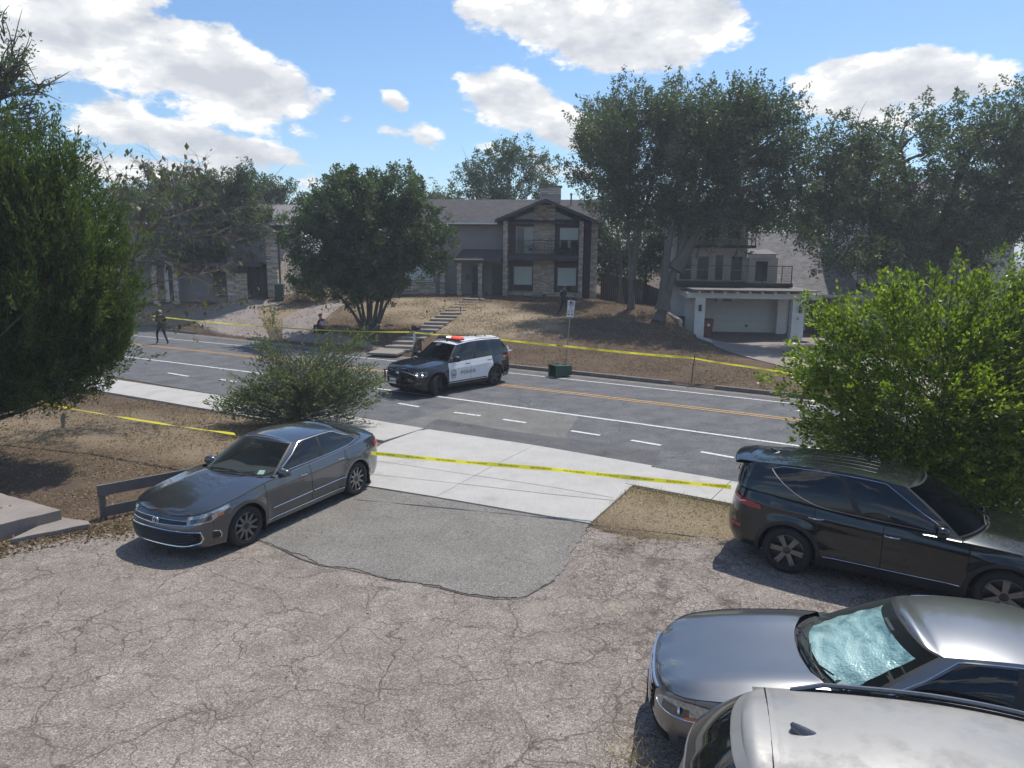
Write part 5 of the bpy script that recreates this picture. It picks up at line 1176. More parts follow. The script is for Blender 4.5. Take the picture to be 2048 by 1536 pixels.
    def C(s, v, t, off=0.0, sg=1):
        a = s.ring(v, False); b = s.ring(v, True); e = 1e-3
        def pt(v, t):
            a = s.ring(v, False); b = s.ring(v, True); q = a*(1-t)+b*t; bulge = s.c.get('bulge',.03)*math.sin(math.pi*t)
            seg = int(min(v,2.999)); w = .5-.5*math.cos(min(1,max(0,(v-.9)/.2))*math.pi) if v < 1.5 else .5+.5*math.cos(min(1,max(0,(v-1.9)/.2))*math.pi)
            q = q.copy(); q[1] += bulge*w*(1 if q[1] > .05 else 0); q[0] += (bulge if v < 1.5 else -bulge*.6)*(1-w); return q
        q = pt(v, t)
        if off:
            du = pt(min(v+.01,3),t)-pt(max(v-.01,0),t); dt = pt(v,min(t+.01,1))-pt(v,max(t-.01,0)); n = np.cross(du, dt); n /= np.linalg.norm(n)+1e-9
            cen = np.array([q[0]*.3,0,q[2]-.3]); 
            if np.dot(n, q-cen) < 0: n = -n
            q = q+n*off
        return Vector((q[0], sg*q[1], q[2]))
    def cab(s, name, v0, v1, t0, t1, mat, off=0, nv=20, nt_=8, sides=(1,-1), both=False, parent=None, gap=0):
        tf = lambda q, v: q(v) if callable(q) else q; vs = np.linspace(v0, v1, nv)
        if both:
            seq = [(v,-1) for v in vs[::-1]]+[(v,1) for v in vs[1:]] if v0 < .5 else [(v,-1) for v in vs]+[(v,1) for v in vs[::-1][1:]]
            return [grid_mesh(name, [[s.C(v, tf(t0,v)+(tf(t1,v)-tf(t0,v))*k, off, sg) for k in np.linspace(0,1,nt_)] for v, sg in seq], mat, parent or s.root)]
        return [grid_mesh(name, [[s.C(v, tf(t0,v)+(tf(t1,v)-tf(t0,v))*k, off, sg) for k in np.linspace(0,1,nt_)] for v in vs], mat, parent or s.root) for sg in sides]
    def outline(s, name, v0, v1, t0, t1, r, mat, off=.008, sides=(1,-1), parent=None, parts='tblr', n=24):
        tf = lambda q, v: q(v) if callable(q) else q
        for sg in sides:
            pts = [s.C(v, tf(t0,v), off, sg) for v in np.linspace(v0,v1,n)] if 'b' in parts else []
            if 'r' in parts: pts += [s.C(v1, tf(t0,v1)+(tf(t1,v1)-tf(t0,v1))*k, off, sg) for k in np.linspace(.1,.9,5)]
            if 't' in parts: pts += [s.C(v, tf(t1,v), off, sg) for v in np.linspace(v1,v0,n)]
            if 'l' in parts: pts += [s.C(v0, tf(t1,v0)+(tf(t0,v0)-tf(t1,v0))*k, off, sg) for k in np.linspace(.1,1,5)]
            MB().tube(pts, r, 5).build(name, mat, parent or s.root, smooth=True, normals=False)
    def patch(s, name, u0, u1, zl, zh, mat, off=.006, nu=14, nz=6, sides=(1,-1), parent=None, front_both=False):
        zf = lambda q, u: q(u) if callable(q) else q
        if front_both:
            us = np.linspace(-u1, u1, nu*2+1); return [grid_mesh(name, [[s.S(u if abs(u) > 1e-9 else 0., zf(zl,abs(u))+(zf(zh,abs(u))-zf(zl,abs(u)))*k, off) for k in np.linspace(0,1,nz)] for u in us], mat, parent or s.root)]
        return [grid_mesh(name, [[s.S(sg*u, zf(zl,u)+(zf(zh,u)-zf(zl,u))*k, off) for k in np.linspace(0,1,nz)] for u in np.linspace(u0,u1,nu)], mat, parent or s.root) for sg in sides]
    def strip(s, name, us, zs, r, mat, off=.008, sides=(1,-1), parent=None):
        for sg in sides: MB().tube([s.S(sg*u, z, off) for u, z in zip(us, zs)], r, 6).build(name, mat, parent or s.root, smooth=True, normals=False)
    def front_tube(s, name, u1, z, r, mat, off=.01, parent=None, n=21):
        MB().tube([s.S(u if abs(u) > 1e-6 else 0., z(abs(u)) if callable(z) else z, off) for u in np.linspace(-u1,u1,n)], r, 6).build(name, mat, parent or s.root, smooth=True, normals=False)
    def wheels(s, steer=0.0, spokes=10, rimmat='rim', style='single', sides=(1,-1), width=.225):
        c = s.c; R = c['wr']; rr = c.get('rim_r', R*.70); proto = None
        for xw, st_ in ((c['xf'], steer), (c['xr'], 0)):
            for sg in sides:
                if proto is None:
                    w = empty('wheel', (0,0,0)); w.parent = s.root
                    bpy.data.objects.remove(w)
                prof = [(rr,-width/2+.012),(rr+.02,-width/2),(R-.05,-width/2),(R-.012,-width/2+.022),(R,-width/2+.05),(R,width/2-.05),(R-.012,width/2-.022),(R-.05,width/2),(rr+.02,width/2),(rr,width/2-.012)]
                mb = MB(); n = 40; vs = []; fs = []
                for r_, h in prof:
                    for k in range(n): an = 2*math.pi*k/n; vs.append((r_*math.cos(an), h, r_*math.sin(an)))
                m_ = len(prof)
                for i in range(m_):
                    j = (i+1)%m_
                    for k in range(n): fs.append((i*n+k, j*n+k, j*n+(k+1)%n, i*n+(k+1)%n))
                mb.add(vs, fs); y = sg*(c['track']/2)
                w = mb.build('wheel', M['tyre'], s.root, smooth=True); w.location = (xw, y, R); w.rotation_euler = (0, random.uniform(0,1), st_)
                o = sg*(width/2)
                rb = MB(); rb.lathe([(rr*.99, -o*.6),(rr*.99, o*.9),(rr*.955, o*.98),(rr*.93, o*.80),(rr*.90,-o*.3)], n=36, axis='Y'); rb.build('rim_barrel', M[rimmat], w, smooth=True, normals=True)
                dk = MB(); dk.lathe([(.001, o*.05),(rr*.93, o*.05),(rr*.93, o*.0),(.001, o*.0)], n=24, axis='Y'); dk.build('brake_disc', M['rim_dark'], w)
                sp_ = MB()
                for k in range(spokes):
                    an = 2*math.pi*k/spokes
                    for q in ((-1,1) if style == 'double' else (0,)):
                        a2 = an+q*.10; w0, w1 = (.028,.016) if style != 'wide' else (.06,.05); pts = []
                        ca, sa = math.cos(a2), math.sin(a2); ca0, sa0 = math.cos(an), math.sin(an)
                        def q3(r_, t_, h, A=(ca,sa)): return (A[0]*r_-A[1]*t_, h, A[1]*r_+A[0]*t_)
                        vs = [q3(.05,-w0,o*.72),q3(.05,w0,o*.72),q3(rr*.95,w1,o*.84),q3(rr*.95,-w1,o*.84),q3(.05,-w0,o*.5),q3(.05,w0,o*.5),q3(rr*.95,w1,o*.55),q3(rr*.95,-w1,o*.55)]
                        sp_.add(vs, [(0,1,2,3),(7,6,5,4),(0,4,5,1),(1,5,6,2),(2,6,7,3),(3,7,4,0)])
                sp_.build('spokes', M[rimmat], w)
                hb = MB(); hb.lathe([(.0, o*.82),(.03, o*.82),(.055, o*.76),(.062, o*.5)], n=16, axis='Y'); hb.build('hub', M['rim_dark' if rimmat == 'rim' else rimmat], w, smooth=True)
    def handle(s, u, z, mat, sides=(1,-1), ln=.2):
        for sg in sides:
            a, b = s.S(sg*(u-ln/2), z, .03), s.S(sg*(u+ln/2), z-.004, .03); m_ = s.S(sg*u, z, .042)
            MB().tube([s.S(sg*(u-ln/2), z, 0), a.lerp(m_,.3), m_, b.lerp(m_,.3), s.S(sg*(u+ln/2), z-.004, 0)], [.011,.013,.014,.013,.011], 6).build('door_handle', M[mat], s.root, smooth=True)
    def mirror(s, v, mat, sides=(1,-1), size=(.12,.24,.16), drop=.0, out=.14, x=None):
        for sg in sides:
            p = s.C(v, 0.06, 0, sg); c0 = p+Vector((.02, sg*out, .06-drop)); mb = MB(); N1, N2 = 10, 14; vs = []; fs = []
            for i in range(N1+1):
                for j in range(N2):
                    th = math.pi*i/N1; ph = 2*math.pi*j/N2; q = Vector((math.sin(th)*math.cos(ph), math.cos(th), math.sin(th)*math.sin(ph)))
                    sq = lambda a: math.copysign(abs(a)**.65, a); x_ = sq(q.x); x_ = x_ if x_ > 0 else x_*.35
                    vs.append(c0+Vector((x_*size[0]*.8, sq(q.y)*size[1]*.5, sq(q.z)*size[2]*.5)))
            for i in range(N1):
                for j in range(N2): fs.append((i*N2+j, i*N2+(j+1)%N2, (i+1)*N2+(j+1)%N2, (i+1)*N2+j))
            mb.add(vs, fs); mb.build('wing_mirror', mat, s.root, smooth=True)
            g_ = MB(); g_.box(c0+Vector((-size[0]*.30,0,0)), (.01,size[1]*.82,size[2]*.78)); g_.build('mirror_glass', M['tint'], s.root)
            MB().tube([p+Vector((0,-sg*.02,-.01)), c0+Vector((0,-sg*size[1]*.3,-.03))], .022, 6).build('mirror_arm', M['black_plastic'], s.root)
    def glasswork(s, wt=(.03,.975), rt=(.05,.92), shade=False, pillars=True):
        c = s.c
        vw = .965; s.cab('windscreen', 0, vw, wt[0], wt[1], M[c.get('ws','windshield')], .0, 24, 10, both=True)
        s.cab('windscreen_trim', vw, 1.0, 0, 1, M['black_plastic'], 0, 4, 10); s.cab('windscreen_trim', 0, vw, wt[1], 1, M['black_plastic'], 0, 24, 3, both=True); s.cab('cowl', 0, vw, 0, wt[0], M['black_plastic'], 0, 24, 2, both=True)
        s.cab('cabin_side', 1.0, 2.0, 0, 1, s.paint, 0, 40, 12); s.cab('rear_pillar', 2.0, 3.0, 0, 1, s.paint, 0, 24, 10, both=True)
        s.cab('rear_window', 2.1, 3.0, rt[0], rt[1], M['tint'], .004, 20, 8, both=True)
        # roof
        R = c['roof_ring']; xs = []; P = []
        fr = np.r_[-1,-.97,-.9,-.8,-.65,-.45,-.2,0,.2,.45,.65,.8,.9,.97,1]
        full = np.concatenate([R[0],R[1][1:],R[2][1:]]); x0, x1 = full[0][0], full[-1][0]
        us = np.r_[np.linspace(0,1,18),np.linspace(1,2,24)[1:],np.linspace(2,3,18)[1:]]
        for v in us:
            q = s.ring(v, True); P.append([(q[0], q[1]*f, q[2]+c['roof_crown']*(1-abs(f)**2.2)*min(1,q[1]/.45)) for f in fr])
        s.roof = grid_mesh('roof', P, c.get('roof_paint', s.paint), s.root)
    def roof_z(s, x, y):
        R = s.c['roof_ring']; full = np.concatenate([R[0],R[1][1:],R[2][1:]]); o = np.argsort(full[:,0]); yy = np.interp(x, full[o,0], full[o,1]); zz = np.interp(x, full[o,0], full[o,2])
        sd = R[1]; o = np.argsort(sd[:,0]); zz = np.interp(x, sd[o,0], sd[o,2]); yy = np.interp(x, sd[o,0], sd[o,1])
        return zz+s.c['roof_crown']*(1-min(1,abs(y)/yy)**2.2)
    def hulls(s):
        c = s.c; s.side('inner_body', 0.0, s.U, M['hull'], off=-.02, rows=6, both=True)
        z = c['sill']+.02; P = [p for p in s.P]; mb = MB(); poly = [(p[0]*.97, p[1]*.9) for p in P[::3]]+[(p[0]*.97, -p[1]*.9) for p in P[::-1][::3]]
        # floor pan between the wheel arches
        pan = MB(); ar = c['ar']
        pan.bbox((c['xr']+ar, -.8, z), (c['xf']-ar, .8, z+.05)); pan.bbox((c['xf']-ar-.02, -.52, z), (c['xf']+ar, .52, z+.4)); pan.bbox((c['xr']-ar, -.52, z), (c['xr']+ar+.02, .52, z+.4))
        pan.bbox((c['xf']+ar-.02, -.7, z+.05), (c['xf']+ar+.25, .7, z+.3)); pan.bbox((c['xr']-ar-.3, -.7, z+.08), (c['xr']-ar+.02, .7, z+.4)); pan.build('floor_pan', M['hull'], s.root)
        for xw in (c['xf'], c['xr']):
            for sg in (1,-1):
                vs = []; n = 16
                for i in range(n+1):
                    an = math.pi*i/n*1.16-.25
                    for y in (.45, .87): vs.append((xw+math.cos(an)*(ar+.015), sg*y, c['wr']+math.sin(an)*(ar+.015)))
                MB().add(vs, [(2*i,2*i+1,2*i+3,2*i+2) for i in range(n)]).build('wheel_liner', M['hull'], s.root, normals=False)
        s.deck('belt_shelf', c['xf']+.1, c['xr']-.1, M['interior'], off=-.035)
    def inside(s, seat='interior', seats=True, wheel_side=1):
        c = s.c; x0 = c['dash_x']; zb = c['belt_z']
        mb = MB(); mb.box((x0,0,zb-.02),(.5,1.25,.14)); mb.build('dashboard', M['interior'], s.root, bevel=.05)
        for sg in (1,-1):
            st_ = MB(); st_.box((x0-.95, sg*.37, zb-.42),(.5,.5,.16)); st_.box((x0-1.18, sg*.37, zb-.08),(.14,.48,.62), M=Matrix.Rotation(-.25,3,'Y')); st_.box((x0-1.25, sg*.37, zb+.3),(.09,.26,.18)); st_.build('seat', M[seat], s.root, bevel=.04)
        bk = MB(); bk.box((x0-2.0,0,zb-.05),(.16,1.2,.6), M=Matrix.Rotation(-.3,3,'Y')); bk.build('seat', M[seat], s.root, bevel=.04)
        sw = MB(); n = 20; sw.tube([Vector((x0-.38+.07*math.sin(2*math.pi*k/n), wheel_side*.37+.18*math.cos(2*math.pi*k/n), zb+.02+.17*math.sin(2*math.pi*k/n))) for k in range(n+1)], .014, 6, cap=False); sw.build('steering_wheel', M['interior'], s.root, normals=False)
        q = s.C(0, .86, -.06); MB().box((q.x-.02,0,q.z),(.03,.24,.07)).build('rear_view_mirror', M['black_plastic'], s.root)
    def wipers(s, sides=(1,-1)):
        for a, b, y in ((.62,.06,.28),(.12,.62,.05)):
            def W(vv, t, o): 
                sg = 1 if vv >= 0 else -1; return s.C(abs(vv), t, o, sg)
            MB().tube([W(a*1.0-.25*(a<.5), .0, .03), W((a+b)/2, .05, .035), W(b, .12, .02)], .009, 5).build('wiper', M['black_plastic'], s.root)
            MB().tube([W(-a*.6, .0, .03), W(-(a+b)/2*.9, .05, .03), W(-b*.9, .1, .02)], .009, 5).build('wiper', M['black_plastic'], s.root) if y > .2 else None
    def gapline(s, us, zs, sides=(1,-1), r=.0045, name='panel_gap'):
        for sg in sides: MB().tube([s.S(sg*u, z, -.001) for u, z in zip(us, zs)], r, 4).build(name, M['hull'], s.root, normals=False)
    def place_text(s, txt, size, u, z, mat, side=1, off=.008, name='lettering', squash=1.0):
        o = text_obj(txt, size, mat, s.root, (0,0,0), (0,0,0), name, extrude=.001); me = o.data
        for v in me.vertices:
            uu = u + (-v.co.x*squash if side > 0 else v.co.x*squash); 
            # on the left side (+y) the reader faces -y: text runs from rear to front -> decreasing... front is at his left
            if side > 0: uu = u + v.co.x*squash
            else: uu = u - v.co.x*squash
            q = s.S(side*uu, z+v.co.y, off+v.co.z); v.co = q
        return o

def body(s, doors, hood_end, deck_start, lower=None, door_paint=None, rocker=None, gapz=.3, fender_u=None):
    """doors: x positions [front edge, middle, rear edge]; returns nothing, adds the painted panels"""
    c = s.c; xf, xm, xr_ = doors; uf, um, ur = s.u_at(xf), s.u_at(xm), s.u_at(xr_); zd = c['door_z']
    ub = c['bump_u']; ubr = s.U - c['rbump_u']
    s.side('front_bumper', 0.0, ub, s.paint, both=True, gap=0)
    s.side('fender', ub, uf, s.paint, gap=.004)
    us_ = np.linspace(.25, s.u_at(c.get('hood_side',.7)), 20); s.gapline(us_, [s.shoulder(s.plan(u)[0][0])+.001 for u in us_], r=.006)
    s.side('door', uf, um, door_paint or s.paint, z0=zd, gap=.005); s.side('door', um, ur, door_paint or s.paint, z0=zd, gap=.005)
    s.side('rocker', uf, ur, rocker or s.paint, z1=zd-.006)
    s.side('rear_fender', ur, ubr, s.paint, gap=.003)
    s.side('rear_bumper', ubr, s.U, s.paint, both=True)
    s.deck('bonnet', None, c.get('hood_side', .70), s.paint, n=40, ridge=c.get('ridge'), bow=c.get('bow', .34))
    s.deck('boot_lid', deck_start, -99, s.paint, n=22)
    # sill band beside the cabin
    s.deck('belt', hood_end, deck_start, s.paint, n=30, off=-.0) if False else None
    for sg in (1,-1):
        P = []
        for u in np.linspace(s.u_at(c.get('hood_side', .70)), s.u_at(deck_start), 40):
            x = s.plan(u)[0][0]; zs = s.shoulder(x); e = s.S(sg*u, zs); P.append([e, (e.x, e.y-sg*.03, e.z+.012), (e.x, e.y-sg*.16, e.z+.02)])
        grid_mesh('belt_panel', P, s.paint, s.root)
    # cowl panel between bonnet and windscreen foot

def ringset(xw, zw, xc, zc, yb, xq, zq, xd, zd, xb, zb_, xm=None):
    """belt ring: screen foot centre (xw,zw) -> corner (xc, yb, zc) -> rear corner (xq, yq, zq) -> rear centre"""
    return None
def sedan_cfg(paint):
    return dict(paint=paint, xf=1.41, xr=-1.41, wr=.335, ar=.385, track=1.60, sill=.2, door_z=.31, bump_u=1.0, rbump_u=.98, chin=.19, tailz=.24,
        plan=[(2.40,0),(2.39,.34),(2.31,.62),(2.12,.80),(1.75,.895),(1.2,.915),(.4,.92),(-.6,.92),(-1.4,.915),(-1.95,.88),(-2.35,.74),(-2.5,.48),(-2.55,.2),(-2.55,0)],
        side_in=[(.15,.07),(.28,.03),(.45,.0),(.66,.0),(.82,.022),(.92,.045),(1.02,.085),(1.1,.13)],
        front_in=[(.15,.10),(.25,.03),(.40,.0),(.55,.02),(.64,.07),(.72,.16),(.80,.30)], rear_in=[(.2,.14),(.35,.04),(.55,.0),(.8,.02),(.95,.05),(1.05,.10)],
        shoulder=[(2.42,.685),(2.2,.735),(1.9,.80),(1.4,.875),(.9,.93),(0,.955),(-.8,.985),(-1.5,1.015),(-2.1,1.03),(-2.55,1.0)],
        center=[(2.42,.69),(2.2,.785),(1.8,.88),(1.3,.955),(.95,.985),(0,1.0),(-1.6,1.04),(-1.95,1.085),(-2.3,1.085),(-2.55,1.04)],
        crease=[(.80,.05,.012),(.42,.06,-.008)], ridge=[(.48,.09,.018),(.70,.05,-.006)], crown_pow=2.6,
        belt_ring=[[(1.02,0,.985),(.98,.35,.98),(.84,.62,.955),(.66,.785,.945)],[(.66,.785,.945),(0,.80,.96),(-.9,.80,.985),(-1.75,.74,1.03)],[(-1.75,.74,1.03),(-1.95,.62,1.06),(-2.08,.35,1.085),(-2.10,0,1.09)]],
        roof_ring=[[(.16,0,1.40),(.14,.3,1.395),(.08,.5,1.375),(-.02,.575,1.355)],[(-.02,.575,1.355),(-.4,.60,1.39),(-.8,.59,1.385),(-1.22,.55,1.34)],[(-1.22,.55,1.34),(-1.30,.42,1.355),(-1.34,.2,1.365),(-1.35,0,1.37)]],
        roof_crown=.055, bulge=.035, dash_x=.55, belt_z=.93)
# ---- grey sedan at the left
P_grey = car_paint('graphite_paint', (.10,.103,.112), .75, .24)
def grey_sedan():
    c = sedan_cfg(P_grey); fw = Vector((-4.35,10.91)); rw = Vector((-3.11,13.48)); fwd = (fw-rw).normalized(); lf = Vector((-fwd.y, fwd.x)); ctr = (fw+rw)/2 - lf*.80
    s = Car('grey_sedan', c, 'dark grey four-door sedan parked on the asphalt beside the dead lawn', (ctr.x, ctr.y, .0), math.atan2(fwd.y, fwd.x)); s.prep_cabin()
    body(s, (.98,-.12,-1.13), .98, -1.9); s.glasswork(); s.hulls(); s.inside(); s.wipers(); s.wheels(steer=-.05, spokes=10, rimmat='rim', width=.225)
    ub = s.u_at
    # side glass: front door, rear door, quarter
    tl, th = .07, .90
    s.cab('window', 1.05, 1.46, lambda v: tl, lambda v: th*min(1,.25+(v-1.05)*9)+.0, M['tint'], .006, 24, 6); s.cab('window', 1.50, 1.82, tl, th, M['tint'], .006, 14, 6)
    s.cab('quarter_window', 1.835, 1.97, lambda v: tl+(v-1.835)*.9, lambda v: th-(v-1.835)*3.2, M['tint'], .006, 8, 5)
    s.cab('pillar_cover', 1.46, 1.50, .02, .93, M['black_plastic'], .007, 4, 5)
    s.outline('window_trim', 1.035, 1.975, lambda v: tl-.015+max(0,(v-1.835))*.9, lambda v: (th+.03)*min(1,.25+(v-1.035)*9)-max(0,v-1.835)*3.2*.99, .0085, M['chrome'], .010)
    # lamps and grilles
    for o in s.patch('headlight', .60, 1.28, lambda u: .59+.10*max(0,(u-.72))+.05*max(0,(.72-u))+.42*max(0,u-.98), lambda u: s.shoulder(s.plan(u)[0][0])-.012, M['lamp_clear'], .010, 20, 6):
        pass
    s.patch('lamp_housing', .66, .98, lambda u: .605+.08*(u-.66), lambda u: .665+.12*(u-.66), M['lamp_dark'], .014, 12, 4); s.patch('indicator', 1.06, 1.17, lambda u: .665+.12*(u-1.05), lambda u: .70+.12*(u-1.05), M['amber'], .014, 6, 3)
    s.patch('upper_grille', 0, .66, lambda u: .575+.03*u, lambda u: .635+.01*u, M['black_plastic'], .006, 14, 4, front_both=True)
    s.front_tube('grille_trim', .66, lambda u: .57+.03*u, .010, M['chrome'], .012); s.front_tube('grille_trim', .64, lambda u: .645+.0*u, .007, M['chrome'], .012)
    lg = lambda u: .255+.30*max(0,u-.5)**1.6; hg = lambda u: .50-.12*max(0,u-.42)**1.5
    s.patch('lower_grille', 0, .80, lg, hg, M['hull'], .008, 20, 6, front_both=True)
    for k in range(8):
        z = .275+.029*k; w = .74-.10*abs(k-3.5)/3.5; s.front_tube('grille_slat', w, z, .0085, M['rim_dark'], .016)
    pts = [s.S(u if abs(u)>1e-6 else 0., hg(abs(u)), .014) for u in np.linspace(-.80,.80,31)]+[s.S(.84, .37, .016)]+[s.S(u if abs(u)>1e-6 else 0., lg(abs(u)), .014) for u in np.linspace(.80,-.80,31)]+[s.S(-.84,.37,.016)]
    MB().tube(pts+[pts[0]], .013, 6, cap=False).build('grille_surround', M['chrome'], s.root, smooth=True, normals=False)
    p0 = s.S(0,.612,.012); MB().tube([p0+Vector((.006,.065*math.cos(a),.045*math.sin(a))) for a in np.linspace(0,2*math.pi,21)],.009,6,cap=False).build('badge', M['chrome'], s.root, smooth=True, normals=False); MB().tube([p0+Vector((.008,.028*math.cos(a),.04*math.sin(a))) for a in np.linspace(0,2*math.pi,17)],.006,5,cap=False).build('badge', M['chrome'], s.root, smooth=True, normals=False)
    s.patch('fog_lamp', .98, 1.10, .33, .43, M['black_plastic'], .006, 6, 3); s.strip('fog_trim', [.99,1.08,1.12,1.10], [.46,.44,.38,.32], .009, M['chrome'])
    s.patch('tail_light', s.U-1.05, s.U-.35, lambda u: .83-.02, lambda u: .95-.05*max(0,(s.U-.8)-u), M['red_lens'], .010, 14, 4)
    s.handle(s.u_at(.05), .84, 'chrome'); s.handle(s.u_at(-.98), .87, 'chrome')
    for a, b in ((.85,-.10),(-.15,-1.02)): s.strip('door_moulding', [s.u_at(x) for x in np.linspace(a,b,8)], [.47+.012*(.9-x) for x in np.linspace(a,b,8)], .008, M['chrome'], .012)
    s.strip('sill_trim', [s.u_at(x) for x in np.linspace(.95,-1.0,14)], [.285]*14, .006, M['chrome'], .004)
    s.gapline([s.u_at(x) for x in (-1.13,-1.08,-1.0)], (.98,.9,.8)); s.mirror(1.06, s.paint, size=(.13,.22,.14), drop=.05, out=.10)
    # window sticker and shark-fin stub
    q = [s.C(v, t, -.006) for v, t in ((.66,.08),(.78,.08),(.78,.2),(.66,.2))]; MB().add(q,[(0,1,2,3)]).build('window_sticker', noisy('green_white_sticker',(.45,.6,.5),(.75,.85,.8),20,.5,0,coord='obj'), s.root, normals=False)
    MB().lathe([(.03,0),(.028,.02),(.01,.03)],c=(-1.05,0,s.roof_z(-1.05,0)-.004),n=10).build('antenna', s.paint, s.root)
    s.side('mud_flap', 0,0.01,s.paint) if False else None
    for sg in (1,-1):
        for xw in (c['xf']-c['ar']-.015, c['xr']-c['ar']-.015): MB().box((xw, sg*.84, .22),(.015,.12,.2)).build('mud_flap', M['black_plastic'], s.root)
    return s
grey_sedan()

def suv_cfg(paint, ln=0):
    return dict(paint=paint, ws='ws_dark', xf=1.43, xr=-1.43, wr=.37, ar=.43, track=1.66, sill=.24, door_z=.36, bump_u=.98, rbump_u=.98, chin=.24, tailz=.30,
        plan=[(2.37,0),(2.36,.4),(2.29,.68),(2.10,.86),(1.75,.955),(1.2,.965),(.4,.965),(-.6,.965),(-1.4,.965),(-1.9,.94),(-2.35,.84),(-2.55,.6),(-2.62,.3),(-2.63,0)],
        side_in=[(.2,.06),(.35,.02),(.5,.0),(.75,.0),(.95,.02),(1.05,.04),(1.15,.07),(1.3,.12)],
        front_in=[(.2,.12),(.32,.03),(.5,.0),(.75,.01),(.88,.05),(1.0,.16),(1.1,.28)], rear_in=[(.25,.12),(.4,.02),(.6,.0),(.9,.03),(1.1,.06),(1.25,.1)],
        shoulder=[(2.4,.93),(2.2,.96),(1.9,1.0),(1.4,1.04),(.9,1.06),(0,1.085),(-.8,1.11),(-1.5,1.13),(-2.2,1.15),(-2.63,1.15)],
        center=[(2.4,.94),(2.2,1.03),(1.8,1.10),(1.3,1.14),(.95,1.16),(0,1.2),(-2.2,1.22),(-2.63,1.2)],
        crease=[(.86,.05,.012),(.5,.07,-.01)], ridge=[(.62,.10,.022),(.3,.12,-.008)], hood_side=.84, bow=.32,
        belt_ring=[[(1.12,0,1.16),(1.08,.35,1.15),(.96,.66,1.12),(.80,.84,1.085)],[(.80,.84,1.085),(0,.865,1.10),(-1.2,.865,1.125),(-2.28,.80,1.16)],[(-2.28,.80,1.16),(-2.46,.66,1.17),(-2.56,.35,1.18),(-2.57,0,1.18)]],
        roof_ring=[[(.42,0,1.66),(.40,.3,1.655),(.34,.52,1.64),(.24,.62,1.61)],[(.24,.62,1.61),(-.3,.67,1.69),(-1.2,.67,1.70),(-1.98,.63,1.66)],[(-1.98,.63,1.66),(-2.1,.5,1.675),(-2.16,.25,1.68),(-2.17,0,1.68)]],
        roof_crown=.06, bulge=.04, dash_x=.72, belt_z=1.05)
P_black = car_paint('gloss_black_paint', (.008,.009,.014), .2, .2); P_white = car_paint('gloss_white_paint', (.78,.78,.78), 0, .3, coat=.5)
